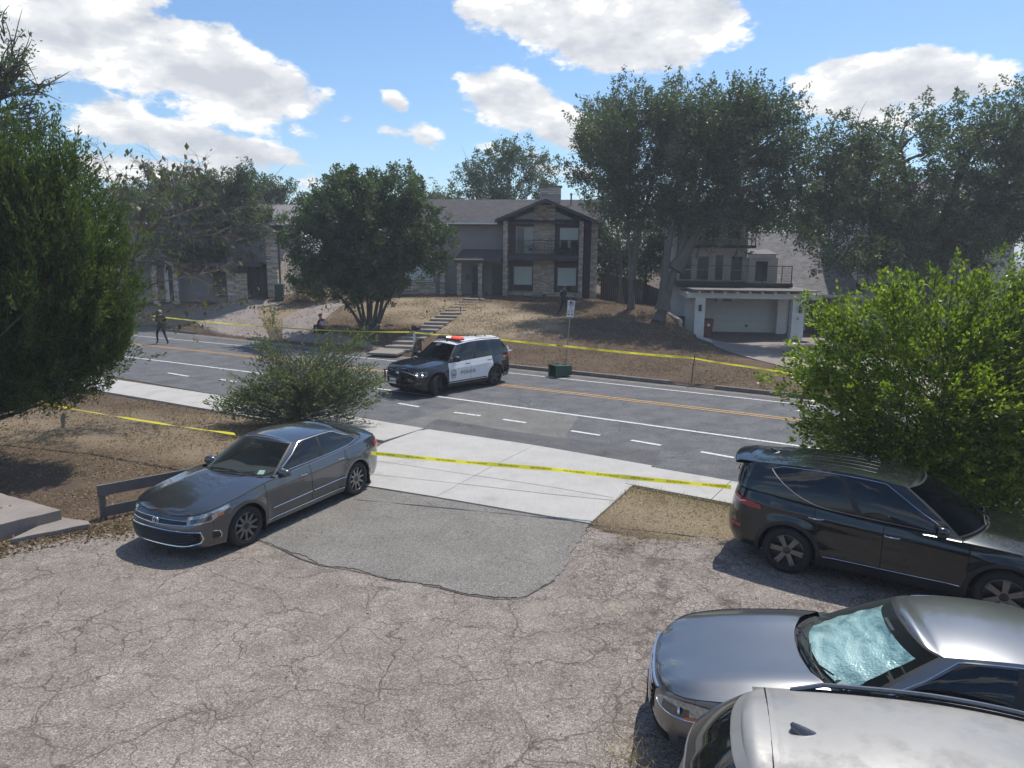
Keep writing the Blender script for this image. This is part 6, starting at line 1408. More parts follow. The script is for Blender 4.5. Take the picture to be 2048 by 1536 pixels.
def police_suv():
    c = suv_cfg(P_black); c['roof_paint'] = P_white; fw = gz(872,791).xy; rw = gz(986.6,770).xy; fwd = (fw-rw).normalized(); lf = Vector((-fwd.y, fwd.x)); ctr = (fw+rw)/2 - lf*.85
    s = Car('police_car', c, 'black and white police SUV stopped across the street with its roof lights on', (ctr.x, ctr.y, 0), math.atan2(fwd.y, fwd.x)); s.prep_cabin()
    body(s, (.92,-.15,-1.28), .98, -2.5, door_paint=P_white, rocker=M['black_plastic']); s.glasswork(rt=(.08,.8)); s.hulls(); s.inside(); s.wheels(steer=.42, spokes=5, rimmat='rim_dark', style='wide', width=.25); s.wipers()
    s.cab('window', 1.06, 1.37, lambda v: .04, lambda v: .92*min(1,.3+(v-1.06)*9), M['tint'], .006, 18, 6); s.cab('window', 1.40, 1.65, .04, lambda v: .92, M['tint'], .006, 12, 6)
    s.cab('quarter_window', 1.70, 1.96, lambda v: .05, lambda v: .90-(v-1.7)*.25, M['tint'], .006, 12, 6); s.cab('pillar_cover', 1.37, 1.40, .02, .93, M['black_plastic'], .007, 3, 5)
    s.strip('body_cladding', [s.u_at(x) for x in np.linspace(.92,-.95,14)], [.40]*14, .02, M['black_plastic'], .0)
    # grille, lamps, plate
    s.patch('grille', 0, .66, .66, .86, M['hull'], .008, 14, 4, front_both=True)
    for k in range(6): s.front_tube('grille_slat', .64, .68+k*.034, .010, M['rim_dark'], .016)
    p0 = s.S(0,.80,.03); mb = MB(); mb.lathe([(.001,.01),(.05,.008),(.06,.0),(.06,-.02)],axis='X',n=20,M=Matrix.Diagonal((1,1.9,.75)),c=p0); mb.build('badge', M['chrome'], s.root, smooth=True)
    s.patch('headlight', .70, 1.16, lambda u: .70+.04*(u-.7), lambda u: .85+.02*(u-.7), M['lamp_dark'], .010, 14, 5)
    for sg in (1,-1):
        for uu in (.80,.98): 
            p = s.S(sg*uu,.775,.015); MB().box(p,(.03,.10,.035)).build('headlight_beam', M['head_lit'], s.root, bevel=.008)
    s.strip('headlight_trim', [.70,.85,1.0,1.14,1.17,1.12,.95,.8,.70], [.70,.70,.705,.72,.78,.85,.86,.855,.85], .008, M['chrome'], .016)
    s.patch('lower_grille', 0, .62, .34, .50, M['hull'], .006, 12, 4, front_both=True); s.patch('fog_lamp', .80,.98,.45,.53,M['lamp_dark'],.008,6,3)
    # push bar with plate
    bar = MB()
    for sg in (1,-1): bar.tube([s.S(sg*.33,.34,.03), (2.52,sg*.30,.42),(2.55,sg*.30,.7),(2.50,sg*.30,.98),s.S(sg*.33,.93,.02)], .035, 8)
    for z in (.46,.64,.9): bar.tube([(2.53,-.32,z),(2.53,.32,z)], .028, 8)
    for sg in (1,-1): bar.tube([(2.53,sg*.3,.88),(2.45,sg*.62,.85),(2.28,sg*.80,.76),(2.26,sg*.82,.55),(2.42,sg*.66,.44),(2.53,sg*.3,.44)], .028, 8)
    bar.build('push_bar', M['black_plastic'], s.root, smooth=True)
    pl_ = MB().box((2.585,0,.55),(.012,.32,.17)).build('number_plate', M['white_print'], s.root); text_obj('139-0178', .075, M['black_print'], pl_, (2.594,0,.55), Euler((R_(90),0,R_(90))), 'lettering')
    # light bar
    lb = MB(); z0 = s.roof_z(-.05,0); lb.box((-.08,0,z0+.055),(.26,1.16,.05)); base = lb.build('light_bar', M['black_plastic'], s.root, bevel=.015)
    for sg, mt, y0, y1 in ((1,'red_light',.10,.56),(-1,'lamp_dark',-.56,-.14)):
        for i in range(5):
            y = y0+(y1-y0)*(i+.5)/5; MB().box((-.08,y,z0+.105),(.22,.086,.06)).build('light_module', M[mt], base, bevel=.012)
    for y in (-.08,.0,.07): MB().box((-.03,y,z0+.105),(.12,.06,.05)).build('light_module', M['white_light'], base, bevel=.008)
    for (x,y,h) in ((.2,-.28,.05),(.15,.05,.09),(-1.15,-.2,.06),(-1.35,.0,.07),(-1.75,.1,.06)): MB().lathe([(.035,0),(.03,.02),(.01,h)],c=(x,y,s.roof_z(x,y)-.01),n=10).build('antenna', M['black_plastic'], s.root)
    for sg in (1,-1):
        MB().tube([(.05,sg*.655,1.70),(-1.0,sg*.66,1.745),(-1.85,sg*.63,1.71)],.012,5).build('roof_trim', M['black_plastic'], s.root)
    s.handle(s.u_at(.0), .97, 'black_plastic'); s.handle(s.u_at(-1.12), .99, 'black_plastic'); s.mirror(1.07, M['black_plastic'], size=(.16,.26,.2), out=.17)
    q = s.C(1.02,.12,.06,1); MB().lathe([(.001,-.08),(.05,-.07),(.075,.0),(.078,.03)],c=q,axis='X',n=14).build('spotlight', M['black_plastic'], s.root, smooth=True); MB().lathe([(.001,.032),(.072,.032),(.072,.02)],c=q,axis='X',n=14).build('spotlight_lens', M['chrome'], s.root)
    q = s.C(.98,.05,.08,1)
    # livery on the near side (left side of the vehicle) and the far side
    for side in (1,-1):
        s.place_text('POLICE', .155, s.u_at(.0)-.0+ (0 if side > 0 else 0), .68, M['black_print'], side, .012, squash=1.45)
        uu = s.u_at(.70); ring = [s.S(side*(uu+.115*math.cos(a)), .67+.155*math.sin(a), .010) for a in np.linspace(0,2*math.pi,25)]; MB().tube(ring,.007,4,cap=False).build('emblem', M['black_print'], s.root, normals=False)
        ring = [s.S(side*(uu+.078*math.cos(a)), .67+.105*math.sin(a), .010) for a in np.linspace(0,2*math.pi,21)]; MB().tube(ring,.004,4,cap=False).build('emblem', M['black_print'], s.root, normals=False)
        for dx, h in ((-.035,.05),(0,.085),(.035,.06)): MB().tube([s.S(side*(uu+dx),.62,.011), s.S(side*(uu+dx),.62+h,.011)],.008,4).build('emblem', M['black_print'], s.root)
        MB().tube([s.S(side*(uu-.06),.615,.011), s.S(side*(uu+.06),.615,.011)],.006,4).build('emblem', M['black_print'], s.root)
        s.place_text('8137', .12, s.u_at(-2.05), 1.03, M['white_print'], side, .010)
    o = text_obj('8137', .12, M['white_print'], s.root, (0,0,0), (0,0,0), extrude=.001)
    for v in o.data.vertices: y = v.co.x; q = s.C(abs(y)/.75*.9, .87+v.co.y/.72, .006, 1 if y >= 0 else -1); v.co = (q.x, q.y, q.z)
    o = text_obj('POLICE', .3, M['black_print'], s.root, (0,0,0), (0,0,0), extrude=.001)
    for v in o.data.vertices: x, y = -1.35+v.co.y*.9, v.co.x*.62; v.co = (x, -y*-1, s.roof_z(x,y)+.006)
    s.patch('tail_light', s.U-1.22, s.U-.80, .98, 1.1, M['red_lens'], .012, 10, 4)
    # open front right door
    hinge = s.S(-s.u_at(.90), .7, .01); d = empty('open_door', hinge); d.parent = s.root; d.rotation_euler = (0,0,R_(-58))
    bpy.data.objects.remove(d)
    A = Matrix.Translation(hinge) @ Matrix.Rotation(R_(30),4,'Z')
    def dp(x,z,y=0): return A @ Vector((-x, -.03-y, z-hinge.z))
    mb = MB(); mb.extrude([dp(0,.38),dp(1.05,.38),dp(1.08,1.08),dp(0,1.06)], (A.to_3x3() @ Vector((0,.08,0)))); dd = mb.build('open_door', P_white, s.root, bevel=.01)
    fr = MB(); fr.tube([dp(.02,1.06),dp(.42,1.55),dp(.62,1.63),dp(1.02,1.64),dp(1.08,1.08)],.028,6); fr.build('door_frame', M['black_plastic'], dd)
    gl = MB(); gl.extrude([dp(.06,1.08),dp(.44,1.53),dp(.63,1.61),dp(1.0,1.62),dp(1.05,1.1)], (A.to_3x3() @ Vector((0,.01,0)))); gl.build('door_glass', M['tint'], dd)
    tr = MB(); tr.extrude([dp(.04,.42,-.085),dp(1.0,.42,-.085),dp(1.03,1.04,-.085),dp(.04,1.02,-.085)], (A.to_3x3() @ Vector((0,.02,0)))); tr.build('door_trim', M['interior'], dd)
    return s
police_suv()

P_dkgreen = car_paint('near_black_green_paint', (.012,.017,.019), .5, .22)
def sf_cfg(paint):
    c = suv_cfg(paint); c.update(xf=1.35, xr=-1.35, wr=.36, ar=.415, track=1.62, sill=.24, door_z=.38, bump_u=.95, rbump_u=.98,
        plan=[(2.26,0),(2.25,.36),(2.17,.64),(1.98,.82),(1.65,.91),(1.2,.93),(.4,.935),(-.6,.935),(-1.35,.93),(-1.75,.91),(-2.12,.82),(-2.32,.6),(-2.40,.3),(-2.41,0)],
        front_in=[(.2,.12),(.32,.03),(.5,.0),(.7,.03),(.85,.10),(.95,.22)], rear_in=[(.25,.12),(.4,.02),(.55,.0),(.75,.03),(.95,.07),(1.15,.14),(1.25,.2)],
        shoulder=[(2.3,.80),(2.1,.86),(1.8,.93),(1.3,.98),(.9,.995),(0,1.02),(-.8,1.07),(-1.3,1.11),(-1.9,1.15),(-2.41,1.15)],
        center=[(2.3,.82),(2.1,.93),(1.7,1.03),(1.2,1.08),(.95,1.10),(0,1.15),(-2.0,1.2),(-2.41,1.18)],
        crease=[(.90,.05,.014),(.55,.09,-.014)], crslope=-.06, ridge=[(.5,.10,.02)], hood_side=.82, bow=.32,
        belt_ring=[[(1.12,0,1.10),(1.08,.35,1.09),(.94,.64,1.05),(.78,.81,1.01)],[(.78,.81,1.01),(.2,.83,1.03),(-.6,.83,1.06),(-1.2,.825,1.10),(-2.05,.76,1.18)],[(-2.05,.76,1.18),(-2.2,.62,1.19),(-2.28,.35,1.2),(-2.29,0,1.2)]],
        roof_ring=[[(.30,0,1.59),(.28,.3,1.585),(.22,.48,1.57),(.10,.59,1.54)],[(.10,.59,1.54),(-.4,.635,1.62),(-1.1,.63,1.625),(-1.95,.56,1.56)],[(-1.95,.56,1.56),(-2.1,.48,1.57),(-2.17,.25,1.575),(-2.18,0,1.58)]],
        roof_crown=.055, bulge=.04, dash_x=.68, belt_z=.98); return c
def finish_sf(s, rails=False, near=-1):
    c = s.c
    s.cab('window', 1.05, 1.40, lambda v: .05, lambda v: .90*min(1,.22+(v-1.05)*8), M['tint'], .006, 20, 6); s.cab('window', 1.435, 1.70, lambda v: .05+8.5*max(0,v-1.57)**2, .90, M['tint'], .006, 14, 6)
    s.cab('quarter_window', 1.715, 1.865, lambda v: .05+8.5*max(0,v-1.57)**2, lambda v: .90-1.2*max(0,v-1.80), M['tint'], .006, 12, 5); s.cab('pillar_cover', 1.40, 1.435, .02, .92, M['black_plastic'], .007, 3, 5)
    s.outline('window_trim', 1.03, 1.875, lambda v: .035+8.5*max(0,v-1.57)**2, lambda v: .93*min(1,.22+(v-1.03)*8)-1.2*max(0,v-1.80), .007, M['chrome'], .010)
    s.patch('tail_light', s.U-1.25, s.U-.62, lambda u: .93+.02*(u-s.U+.9), lambda u: 1.06-.16*max(0,(s.U-.75)-u)*.9, M['red_lens'], .014, 16, 5)
    s.strip('tail_light_strip', [s.U-1.0,s.U-.9,s.U-.8,s.U-.7], [1.0,.97,.975,1.01], .008, M['white_print'], .02)  # plain white strip laid on the lens
    s.patch('reflector', s.U-.95, s.U-.72, .56, .61, M['red_lens'], .010, 6, 3)
    s.handle(s.u_at(.02), .90, 'chrome'); s.handle(s.u_at(-.98), .955, 'chrome'); s.mirror(1.07, s.paint, size=(.14,.23,.16))
    s.strip('sill_trim', [s.u_at(x) for x in np.linspace(.85,-.85,14)], [.40]*14, .006, M['chrome'], .006)
    # black cladding round the arches and sills
    for xw in (c['xf'], c['xr']):
        for sg in (1,-1):
            P = []
            for an in np.linspace(-.12, math.pi+.12, 26):
                row = []
                for k in (0,.03,.06):
                    r = c['ar']+k; x = xw+r*math.cos(an); z = max(c['wr']+r*math.sin(an), c['sill']+.01); row.append(s.S(sg*s.u_at(x), z, .008 if k < .05 else .004))
                P.append(row)
            grid_mesh('arch_cladding', P, M['black_plastic'], s.root)
    # spoiler over the tailgate
    R = c['roof_ring'][2]; P = []
    for y in np.linspace(-.56,.56,15):
        x0 = -2.0; z = s.roof_z(-1.9, y); xe = c.get('spoiler',-2.38); cu_ = .10*(abs(y)/.56)**2; P.append([(-1.93,y,z-.002),(-1.93*.4+xe*.6,y*.97,z-.01),(xe+.03+cu_,y*.95,z-.03),(xe+cu_,y*.94,z-.05),(xe+.01+cu_,y*.94,z-.075),(-2.1,y*.95,z-.06)])
    grid_mesh('spoiler', P, s.paint, s.root)
    x0 = -1.86; z = s.roof_z(x0,0)-.012; fin = MB(); vs = []; nn_ = 10
    for k in range(nn_+1):
        u = k/nn_; hgt = (.075*(1-u)**.9*min(1,.75+u*2.5))*(1 if k else .9)+.006; wd = .042*math.sin(math.pi*min(1,.22+u*.76))+.006
        for a in np.linspace(0,math.pi,9): h_ = hgt*math.sin(a)**1.6; vs.append((x0+.18*u-.35*h_*(1-u), math.cos(a)*wd, z+h_))
    fin.add(vs,[(9*k+j,9*k+j+1,9*k+j+10,9*k+j+9) for k in range(nn_) for j in range(8)]+[tuple(range(9))]); fin.build('shark_fin_antenna', c.get('fin', s.paint), s.root, smooth=True, normals=False)
def black_suv():
    c = sf_cfg(P_dkgreen); c['ws'] = 'ws_dark'; rw = gz(1580,1143).xy; fw = gz(1990,1238).xy; fwd = (fw-rw).normalized(); lf = Vector((-fwd.y, fwd.x)); ctr = (fw+rw)/2 + lf*.80
    s = Car('black_suv', c, 'near-black SUV with chrome window trim parked nose-in under the bright green shrub', (ctr.x, ctr.y, .0), math.atan2(fwd.y, fwd.x), ); s.prep_cabin()
    body(s, (.92,-.10,-1.0), .98, -2.3, rocker=M['black_plastic']); s.glasswork(rt=(.06,.85)); s.hulls(); s.inside(); s.wheels(spokes=6, rimmat='rim', style='double', width=.235); s.wipers(); finish_sf(s)
    for y in (-.42,-.26,-.1,.1,.26,.42): MB().tube([(x,y,s.roof_z(x,y)+.001) for x in np.linspace(-.3,-1.75,10)],.0035,5).build('roof_rib', s.paint, s.root)
    s.patch('headlight', .66, 1.25, lambda u: .72+.05*(u-.66), lambda u: .80+.09*(u-.66), M['lamp_dark'], .010, 14, 5)
    q = s.S(s.U-.2,.95,.01); MB().tube([s.C(2.99,.06,.03,-1), s.C(2.6,.35,.03,-1), s.C(2.45,.6,.03,-1)],.008,5).build('rear_wiper', M['black_plastic'], s.root)
    return s
black_suv()

P_silver = car_paint('dusty_silver_paint', (.26,.255,.243), .3, .45, dust=.28, coat=.3); P_steel = car_paint('steel_grey_paint', (.19,.195,.20), .8, .32)
def near_sedan():
    c = sedan_cfg(P_steel); c['xf'] = 1.40; c['xr'] = -1.40
    c['ridge'] = [(.36,.05,.026),(.62,.07,.04),(.15,.14,-.014)]; c['front_in'] = [(.15,.10),(.25,.03),(.40,.0),(.55,.0),(.66,.03),(.74,.10),(.82,.2)]
    # place: nose to the left, slightly away
    nose = NEAR_SEDAN_NOSE; hd = NEAR_SEDAN_HEAD; fwd = Vector((math.cos(hd), math.sin(hd))); ctr = nose - fwd*2.40
    s = Car('silver_sedan', c, 'steel grey sedan with a foil sunshade behind its windscreen, nose pointing left', (ctr.x, ctr.y, 0), hd); s.prep_cabin()
    body(s, (.98,-.12,-1.13), .98, -1.9); s.glasswork(); s.hulls(); s.inside('interior_tan'); s.wheels(spokes=10, rimmat='rim'); s.wipers()
    s.cab('window', 1.05, 1.46, lambda v: .07, lambda v: .9*min(1,.25+(v-1.05)*9), M['tint'], .006, 24, 6); s.cab('window', 1.50, 1.82, .07, .9, M['tint'], .006, 14, 6); s.cab('pillar_cover', 1.46, 1.50, .02, .93, M['black_plastic'], .007, 4, 5)
    s.outline('window_trim', 1.035, 1.975, lambda v: .055+max(0,(v-1.835))*.9, lambda v: .93*min(1,.25+(v-1.035)*9)-max(0,v-1.835)*3.2*.99, .009, M['chrome'], .010)
    s.cab('quarter_window', 1.835, 1.97, lambda v: .07+(v-1.835)*.9, lambda v: .9-(v-1.835)*3.2, M['tint'], .006, 8, 5)
    # foil sunshade just inside the screen, in creased panels
    vs = np.linspace(-.80,.80,41); P = [[s.C(abs(v), .10+.76*k, -.05-.006*mnoise.noise(Vector((i*.35,k*2,1)))-.012*abs(math.sin(k*9.5)), 1 if v >= 0 else -1) for k in np.linspace(0,1,26)] for i, v in enumerate(vs)]
    grid_mesh('sunshade', P, M['foil'], s.root, smooth=False)
    s.patch('headlight', .54, 1.34, lambda u: .60+.13*(u-.54)-.085*math.sin(math.pi*(u-.54)/.8)**.6, lambda u: min(s.shoulder(s.plan(u)[0][0])-.006, .60+.13*(u-.54)+.085*math.sin(math.pi*(u-.54)/.8)**.6), M['lamp_clear'], .010, 26, 7); s.strip('headlight_trim', list(np.linspace(.56,1.30,14)), [.60+.13*(u-.54)-.08*math.sin(math.pi*(u-.54)/.8)**.6 for u in np.linspace(.56,1.30,14)], .006, M['chrome'], .014); s.patch('lamp_housing', .66, .96, lambda u: .555+.12*(u-.66), lambda u: .645+.10*(u-.66), M['lamp_dark'], .014, 10, 4)
    s.patch('indicator', .92, 1.28, lambda u: .56+.22*(u-.92), lambda u: .60+.20*(u-.92), M['amber'], .016, 10, 3)
    for sg in (1,-1): p = s.S(sg*.86,.635,.016); MB().lathe([(.001,.01),(.034,.01),(.04,-.01)],c=p,axis='X',n=14).build('headlight_projector', M['chrome'], s.root, smooth=True)
    s.patch('grille', 0, .46, .40, .65, M['hull'], .006, 14, 4, front_both=True)
    for k in range(6): s.front_tube('grille_slat', .44-.02*abs(k-2.5), .42+.04*k, .010, M['chrome'], .016)
    s.front_tube('grille_trim', .52, lambda u: .665, .016, M['chrome'], .014)
    p0 = s.S(0,.655,.02); MB().lathe([(.001,.012),(.05,.01),(.062,0)],c=p0,axis='X',n=18).build('badge', M['chrome'], s.root, smooth=True)
    MB().box(s.S(0,.36,.03),(.015,.32,.16)).build('number_plate', M['black_plastic'], s.root)
    s.patch('lower_grille', 0, .74, .23, .32, M['hull'], .006, 14, 3, front_both=True); s.patch('fog_lamp', .86,1.02,.27,.37,M['lamp_dark'],.008,6,3)
    q = [s.C(v, t, -.004, 1) for v, t in ((.70,.06),(.80,.06),(.80,.16),(.70,.16))]; MB().add(q,[(0,1,2,3)]).build('window_sticker', M['white_print'], s.root, normals=False)
    s.handle(s.u_at(.05), .84, 'chrome'); s.handle(s.u_at(-.98), .87, 'chrome'); s.mirror(1.06, s.paint, sides=(1,), size=(.13,.22,.14), drop=.05, out=.1)
    return s
NEAR_SEDAN_NOSE, NEAR_SEDAN_HEAD = Vector((1.45,6.62)), R_(167)
near_sedan()
def near_suv():
    c = sf_cfg(P_silver); c['fin'] = M['lamp_dark']; c['spoiler'] = -2.19
    c['plan'] = [(x-.25 if x < -1.5 else x, y) for x, y in c['plan']]; c['belt_ring'] = [[(x-.25 if x < -1.5 else x, y, z) for x, y, z in q] for q in c['belt_ring']]; c['shoulder'] = c['shoulder'][:-1]+[(-2.66,1.13)]; c['center'] = c['center'][:-1]+[(-2.66,1.15)]
    hd = R_(-16); fwd = Vector((math.cos(hd), math.sin(hd))); ctr = NEAR_SUV_TAIL+fwd*2.41
    s = Car('silver_suv', c, 'dusty silver SUV in the near right corner with roof rails and a grey shark-fin aerial', (ctr.x, ctr.y, 0), hd); s.prep_cabin()
    body(s, (.92,-.10,-1.0), .98, -2.3, rocker=M['black_plastic']); s.glasswork(rt=(.06,.85)); s.hulls(); s.inside(); s.wheels(spokes=5, rimmat='rim', style='double', width=.235); finish_sf(s)
    s.patch('tail_light', s.U-1.15, s.U-.34, lambda u: 1.0, lambda u: 1.115-.05*max(0,u-s.U+.7), M['red_lens'], .02, 14, 4)
    for sg in (1,-1):
        pts = [(.0,sg*.60,s.roof_z(.0,.55)-.02)]+[(x,sg*(.60-.02*abs(x+.9)),s.roof_z(x,.6)+.045) for x in np.linspace(-.12,-1.6,14)]+[(-1.82,sg*.55,s.roof_z(-1.8,.5)-.01)]
        MB().tube(pts,.017,6).build('roof_rail', M['rim'], s.root, smooth=True)
        MB().tube([(x,sg*(.585-.02*abs(x+.9)),s.roof_z(x,.58)+.004) for x in np.linspace(.0,-1.8,16)],.012,5).build('roof_seam', M['black_plastic'], s.root)
    MB().tube([(-2.0,y,s.roof_z(-1.95,y)-.004) for y in np.linspace(-.54,.54,15)],.008,5).build('spoiler_seam', M['hull'], s.root)
    return s
NEAR_SUV_TAIL = Vector((1.33,4.33))
near_suv()
# ------------------------------------------------------------------ people
M['skin'] = noisy('skin', (.30,.19,.14), (.40,.26,.20), 9, .55, .05, coord='obj'); M['uniform'] = noisy('dark_navy_uniform', (.010,.012,.022), (.022,.025,.040), 10, .85, .3, coord='obj')
M['leather'] = noisy('black_leather', (.008,.008,.009), (.02,.02,.02), 10, .4, .1, coord='obj'); M['hair_grey'] = noisy('greying_blond_hair', (.28,.23,.17), (.48,.42,.34), 40, .7, .4, coord='obj')
M['hair_dark'] = noisy('dark_hair', (.012,.010,.009), (.03,.025,.02), 40, .6, .4, coord='obj'); M['red_cloth'] = noisy('red_cloth', (.20,.012,.02), (.32,.025,.035), 10, .85, .3, coord='obj')
M['white_cloth'] = noisy('pale_cloth', (.42,.46,.50), (.58,.62,.66), 10, .85, .3, coord='obj'); M['jeans'] = noisy('dark_trousers', (.015,.016,.022), (.03,.032,.04), 12, .9, .3, coord='obj')
def figure(name, label, loc, heading, J, mats, sleeve=.55, r=1.0, group=None):
    """J: joint positions (x right, y forward, z up); mats: callable(bone, t, z) -> material key"""
    t = empty(name, loc, heading, label, 'person', group); V = []; R = []; E = []; tags = []
    def v(p, rad): V.append(Vector(p)); R.append(rad*r); return len(V)-1
    def e(a, b, tg): E.append((a,b)); tags.append(tg)
    pel = v(J['pelvis'], .135); wa = v(J['waist'], .125); ch = v(J['chest'], .15); nk = v(J['neck'], .062); hb = v(Vector(J['head'])-Vector((0,0,.07)), .07); hd = v(J['head'], .098); ht = v(Vector(J['head'])+Vector((0,-.005,.075)), .075)
    e(pel,wa,'torso'); e(wa,ch,'torso'); e(ch,nk,'neck'); e(nk,hb,'head'); e(hb,hd,'head'); e(hd,ht,'head')
    for s in 'lr':
        sg = -1 if s == 'l' else 1; sh = v(J['sh'+s], .072); el = v(J['el'+s], .05); wr = v(J['wr'+s], .032); e(ch,sh,'torso'); e(sh,el,'upper'); e(el,wr,'fore')
        d = (Vector(J['wr'+s])-Vector(J['el'+s])).normalized(); sd = d.cross(Vector((0,1,0))); sd = sd.normalized() if sd.length > .1 else Vector((1,0,0)); cu = sd.cross(d)
        pm = v(Vector(J['wr'+s])+d*.065, .034); e(wr,pm,'hand')
        for k, (o, l) in enumerate(((-.03,.06),(-.011,.075),(.009,.07),(.028,.055))):
            a = v(V[pm]+sd*o+d*.035, .0095); b = v(V[pm]+sd*o+d*(.035+l*.55)+cu*.012, .009); c = v(V[pm]+sd*o*1.05+d*(.035+l*.9)+cu*.035, .0085); e(pm,a,'hand'); e(a,b,'hand'); e(b,c,'hand')
        a = v(V[wr]+sd*.035+d*.03, .012); b = v(V[wr]+sd*.055+d*.07+cu*.02, .010); e(wr,a,'hand'); e(a,b,'hand')
        hp = v(J['hip'+s], .10); kn = v(J['kn'+s], .068); ca = v(Vector(J['kn'+s]).lerp(Vector(J['an'+s]), .3), .062); an = v(J['an'+s], .045); fo = Vector(J['to'+s]); mid = v(Vector(J['an'+s]).lerp(fo,.5)+Vector((0,0,-.02)), .045); to = v(fo, .04)
        e(pel,hp,'leg'); e(hp,kn,'leg'); e(kn,ca,'leg'); e(ca,an,'leg'); e(an,mid,'boot'); e(mid,to,'boot')
    me = bpy.data.meshes.new('tmpb'); me.from_pydata([tuple(p) for p in V], E, []); o = bpy.data.objects.new('tmpb', me); COL.objects.link(o)
    o.modifiers.new('s','SKIN'); 
    for i, d in enumerate(me.skin_vertices[0].data): d.radius = (R[i],R[i]); d.use_root = (i == 0)
    sb = o.modifiers.new('d','SUBSURF'); sb.levels = 2; sb.render_levels = 2
    dg = bpy.context.evaluated_depsgraph_get(); dg.update(); bm_ = bpy.data.meshes.new_from_object(o.evaluated_get(dg)); bpy.data.objects.remove(o)
    keys = []; bm_.materials.clear()
    co = np.array([p.center[:] for p in bm_.polygons]); best = np.full(len(co), 1e9); bi = np.zeros(len(co), int); bt = np.zeros(len(co))
    for k, (a, b) in enumerate(E):
        A = np.array(V[a]); B = np.array(V[b]); dd = B-A; tt = np.clip(((co-A)@dd)/(dd@dd),0,1); ds = np.linalg.norm(co-(A+tt[:,None]*dd),axis=1)-R[a]*(1-tt)-R[b]*tt
        m_ = ds < best; best[m_] = ds[m_]; bi[m_] = k; bt[m_] = tt[m_]
    idx = []
    for i in range(len(co)):
        key = mats(tags[bi[i]], bt[i], co[i])
        if key not in keys: keys.append(key); bm_.materials.append(M[key])
        idx.append(keys.index(key))
    bm_.polygons.foreach_set('material_index', idx); bm_.polygons.foreach_set('use_smooth', [True]*len(idx)); bm_.name = 'body'
    ob = link('body', bm_, None, t); 
    # face: eyes, nose, mouth, ears
    h = Vector(J['head']); 
    f = MB()
    for sg in (-1,1): f.lathe([(.001,.012),(.012,.006),(.014,-.004)],c=h+Vector((sg*.034,.088,.01)),axis='Y',n=8)
    f.build('eyes', M['leather'], t); n_ = MB(); n_.add([h+Vector(q) for q in ((0,.098,.02),(.016,.096,-.03),(-.016,.096,-.03),(0,.125,-.028))], [(0,1,3),(0,3,2),(1,2,3)]); n_.build('nose', M['skin'], t)
    m2 = MB(); m2.box(h+Vector((0,.092,-.05)),(.045,.012,.010)); m2.build('mouth', M['red_cloth'], t)
    for sg in (-1,1): MB().lathe([(.001,.012),(.022,.008),(.026,-.008)],c=h+Vector((sg*.098,0,-.005)),axis='X',n=10).build('ear', M['skin'], t, smooth=True)
    return t
def dome(c, rx, ry, rz, mat, parent, name='hair', cut=-.1, front=None, n=16):
    vs = []; fs = []; m_ = 8
    for i in range(m_+1):
        th = (math.pi/2-cut*1.0)*i/m_+.0
        for k in range(n):
            ph = 2*math.pi*k/n; y = math.sin(th)*math.sin(ph); lo = th if (front is None or y < .3) else min(th, front)
            vs.append((c[0]+rx*math.sin(lo)*math.cos(ph), c[1]+ry*math.sin(lo)*math.sin(ph), c[2]+rz*math.cos(lo)))
    for i in range(m_):
        for k in range(n): fs.append((i*n+k,i*n+(k+1)%n,(i+1)*n+(k+1)%n,(i+1)*n+k))
    return MB().add(vs,fs).build(name, mat, parent, smooth=True, normals=False)
UNI = lambda b, t, p: 'skin' if b in ('hand',) or (b == 'fore') or (b == 'upper' and t > .8) or b == 'head' or (b == 'neck' and t > .55) else ('leather' if b == 'boot' else 'uniform')
WALK = dict(pelvis=(0,0,.96), waist=(0,0,1.10), chest=(0,.01,1.34), neck=(0,.02,1.50), head=(0,.05,1.66))
def gear(t, z=1.0):
    b = MB(); b.lathe([(.165,-.03),(.168,0),(.165,.03)],c=(0,0,z),n=20); b.build('duty_belt', M['leather'], t, smooth=True)
    for x, y, s in ((.17,-.02,(.06,.08,.2)),(-.17,-.02,(.05,.07,.12)),(-.12,-.12,(.07,.05,.09)),(.1,-.13,(.06,.05,.1)),(0,-.16,(.08,.04,.07))): MB().box((x,y,z-.04 if s[2] < .15 else z-.09), s).build('pouch', M['leather'], t, bevel=.01)
def officer_a():
    p = gz(322,689,0); J = dict(WALK); J.update(shl=(-.19,0,1.42), ell=(-.27,.02,1.17), wrl=(-.22,.26,1.20), shr=(.19,0,1.42), elr=(.28,-.06,1.16), wrr=(.25,.08,.96),
        hipl=(-.09,.02,.90), knl=(-.12,.26,.53), anl=(-.13,.22,.12), tol=(-.14,.38,.05), hipr=(.09,-.02,.90), knr=(.12,-.10,.50), anr=(.15,-.34,.10), tor=(.17,-.20,.045))
    t = figure('person', 'person in dark short-sleeved uniform with grey-blond hair walking across the road at the left', (p.x-.08, p.y+.3, 0), R_(50), J, UNI, r=1.0)
    gear(t); h = J['head']; dome((h[0],h[1]-.012,h[2]+.012), .108,.112,.112, M['hair_grey'], t, 'hair', cut=-.35, front=1.0)
    MB().box((-.2,.36,1.24),(.07,.012,.14), M=Matrix.Rotation(-.6,3,'X')).build('phone', M['white_cloth'], t, bevel=.004)
    MB().box((0,-.01,1.33),(.33,.30,.36)).build('vest', M['uniform'], t, bevel=.05)
officer_a()
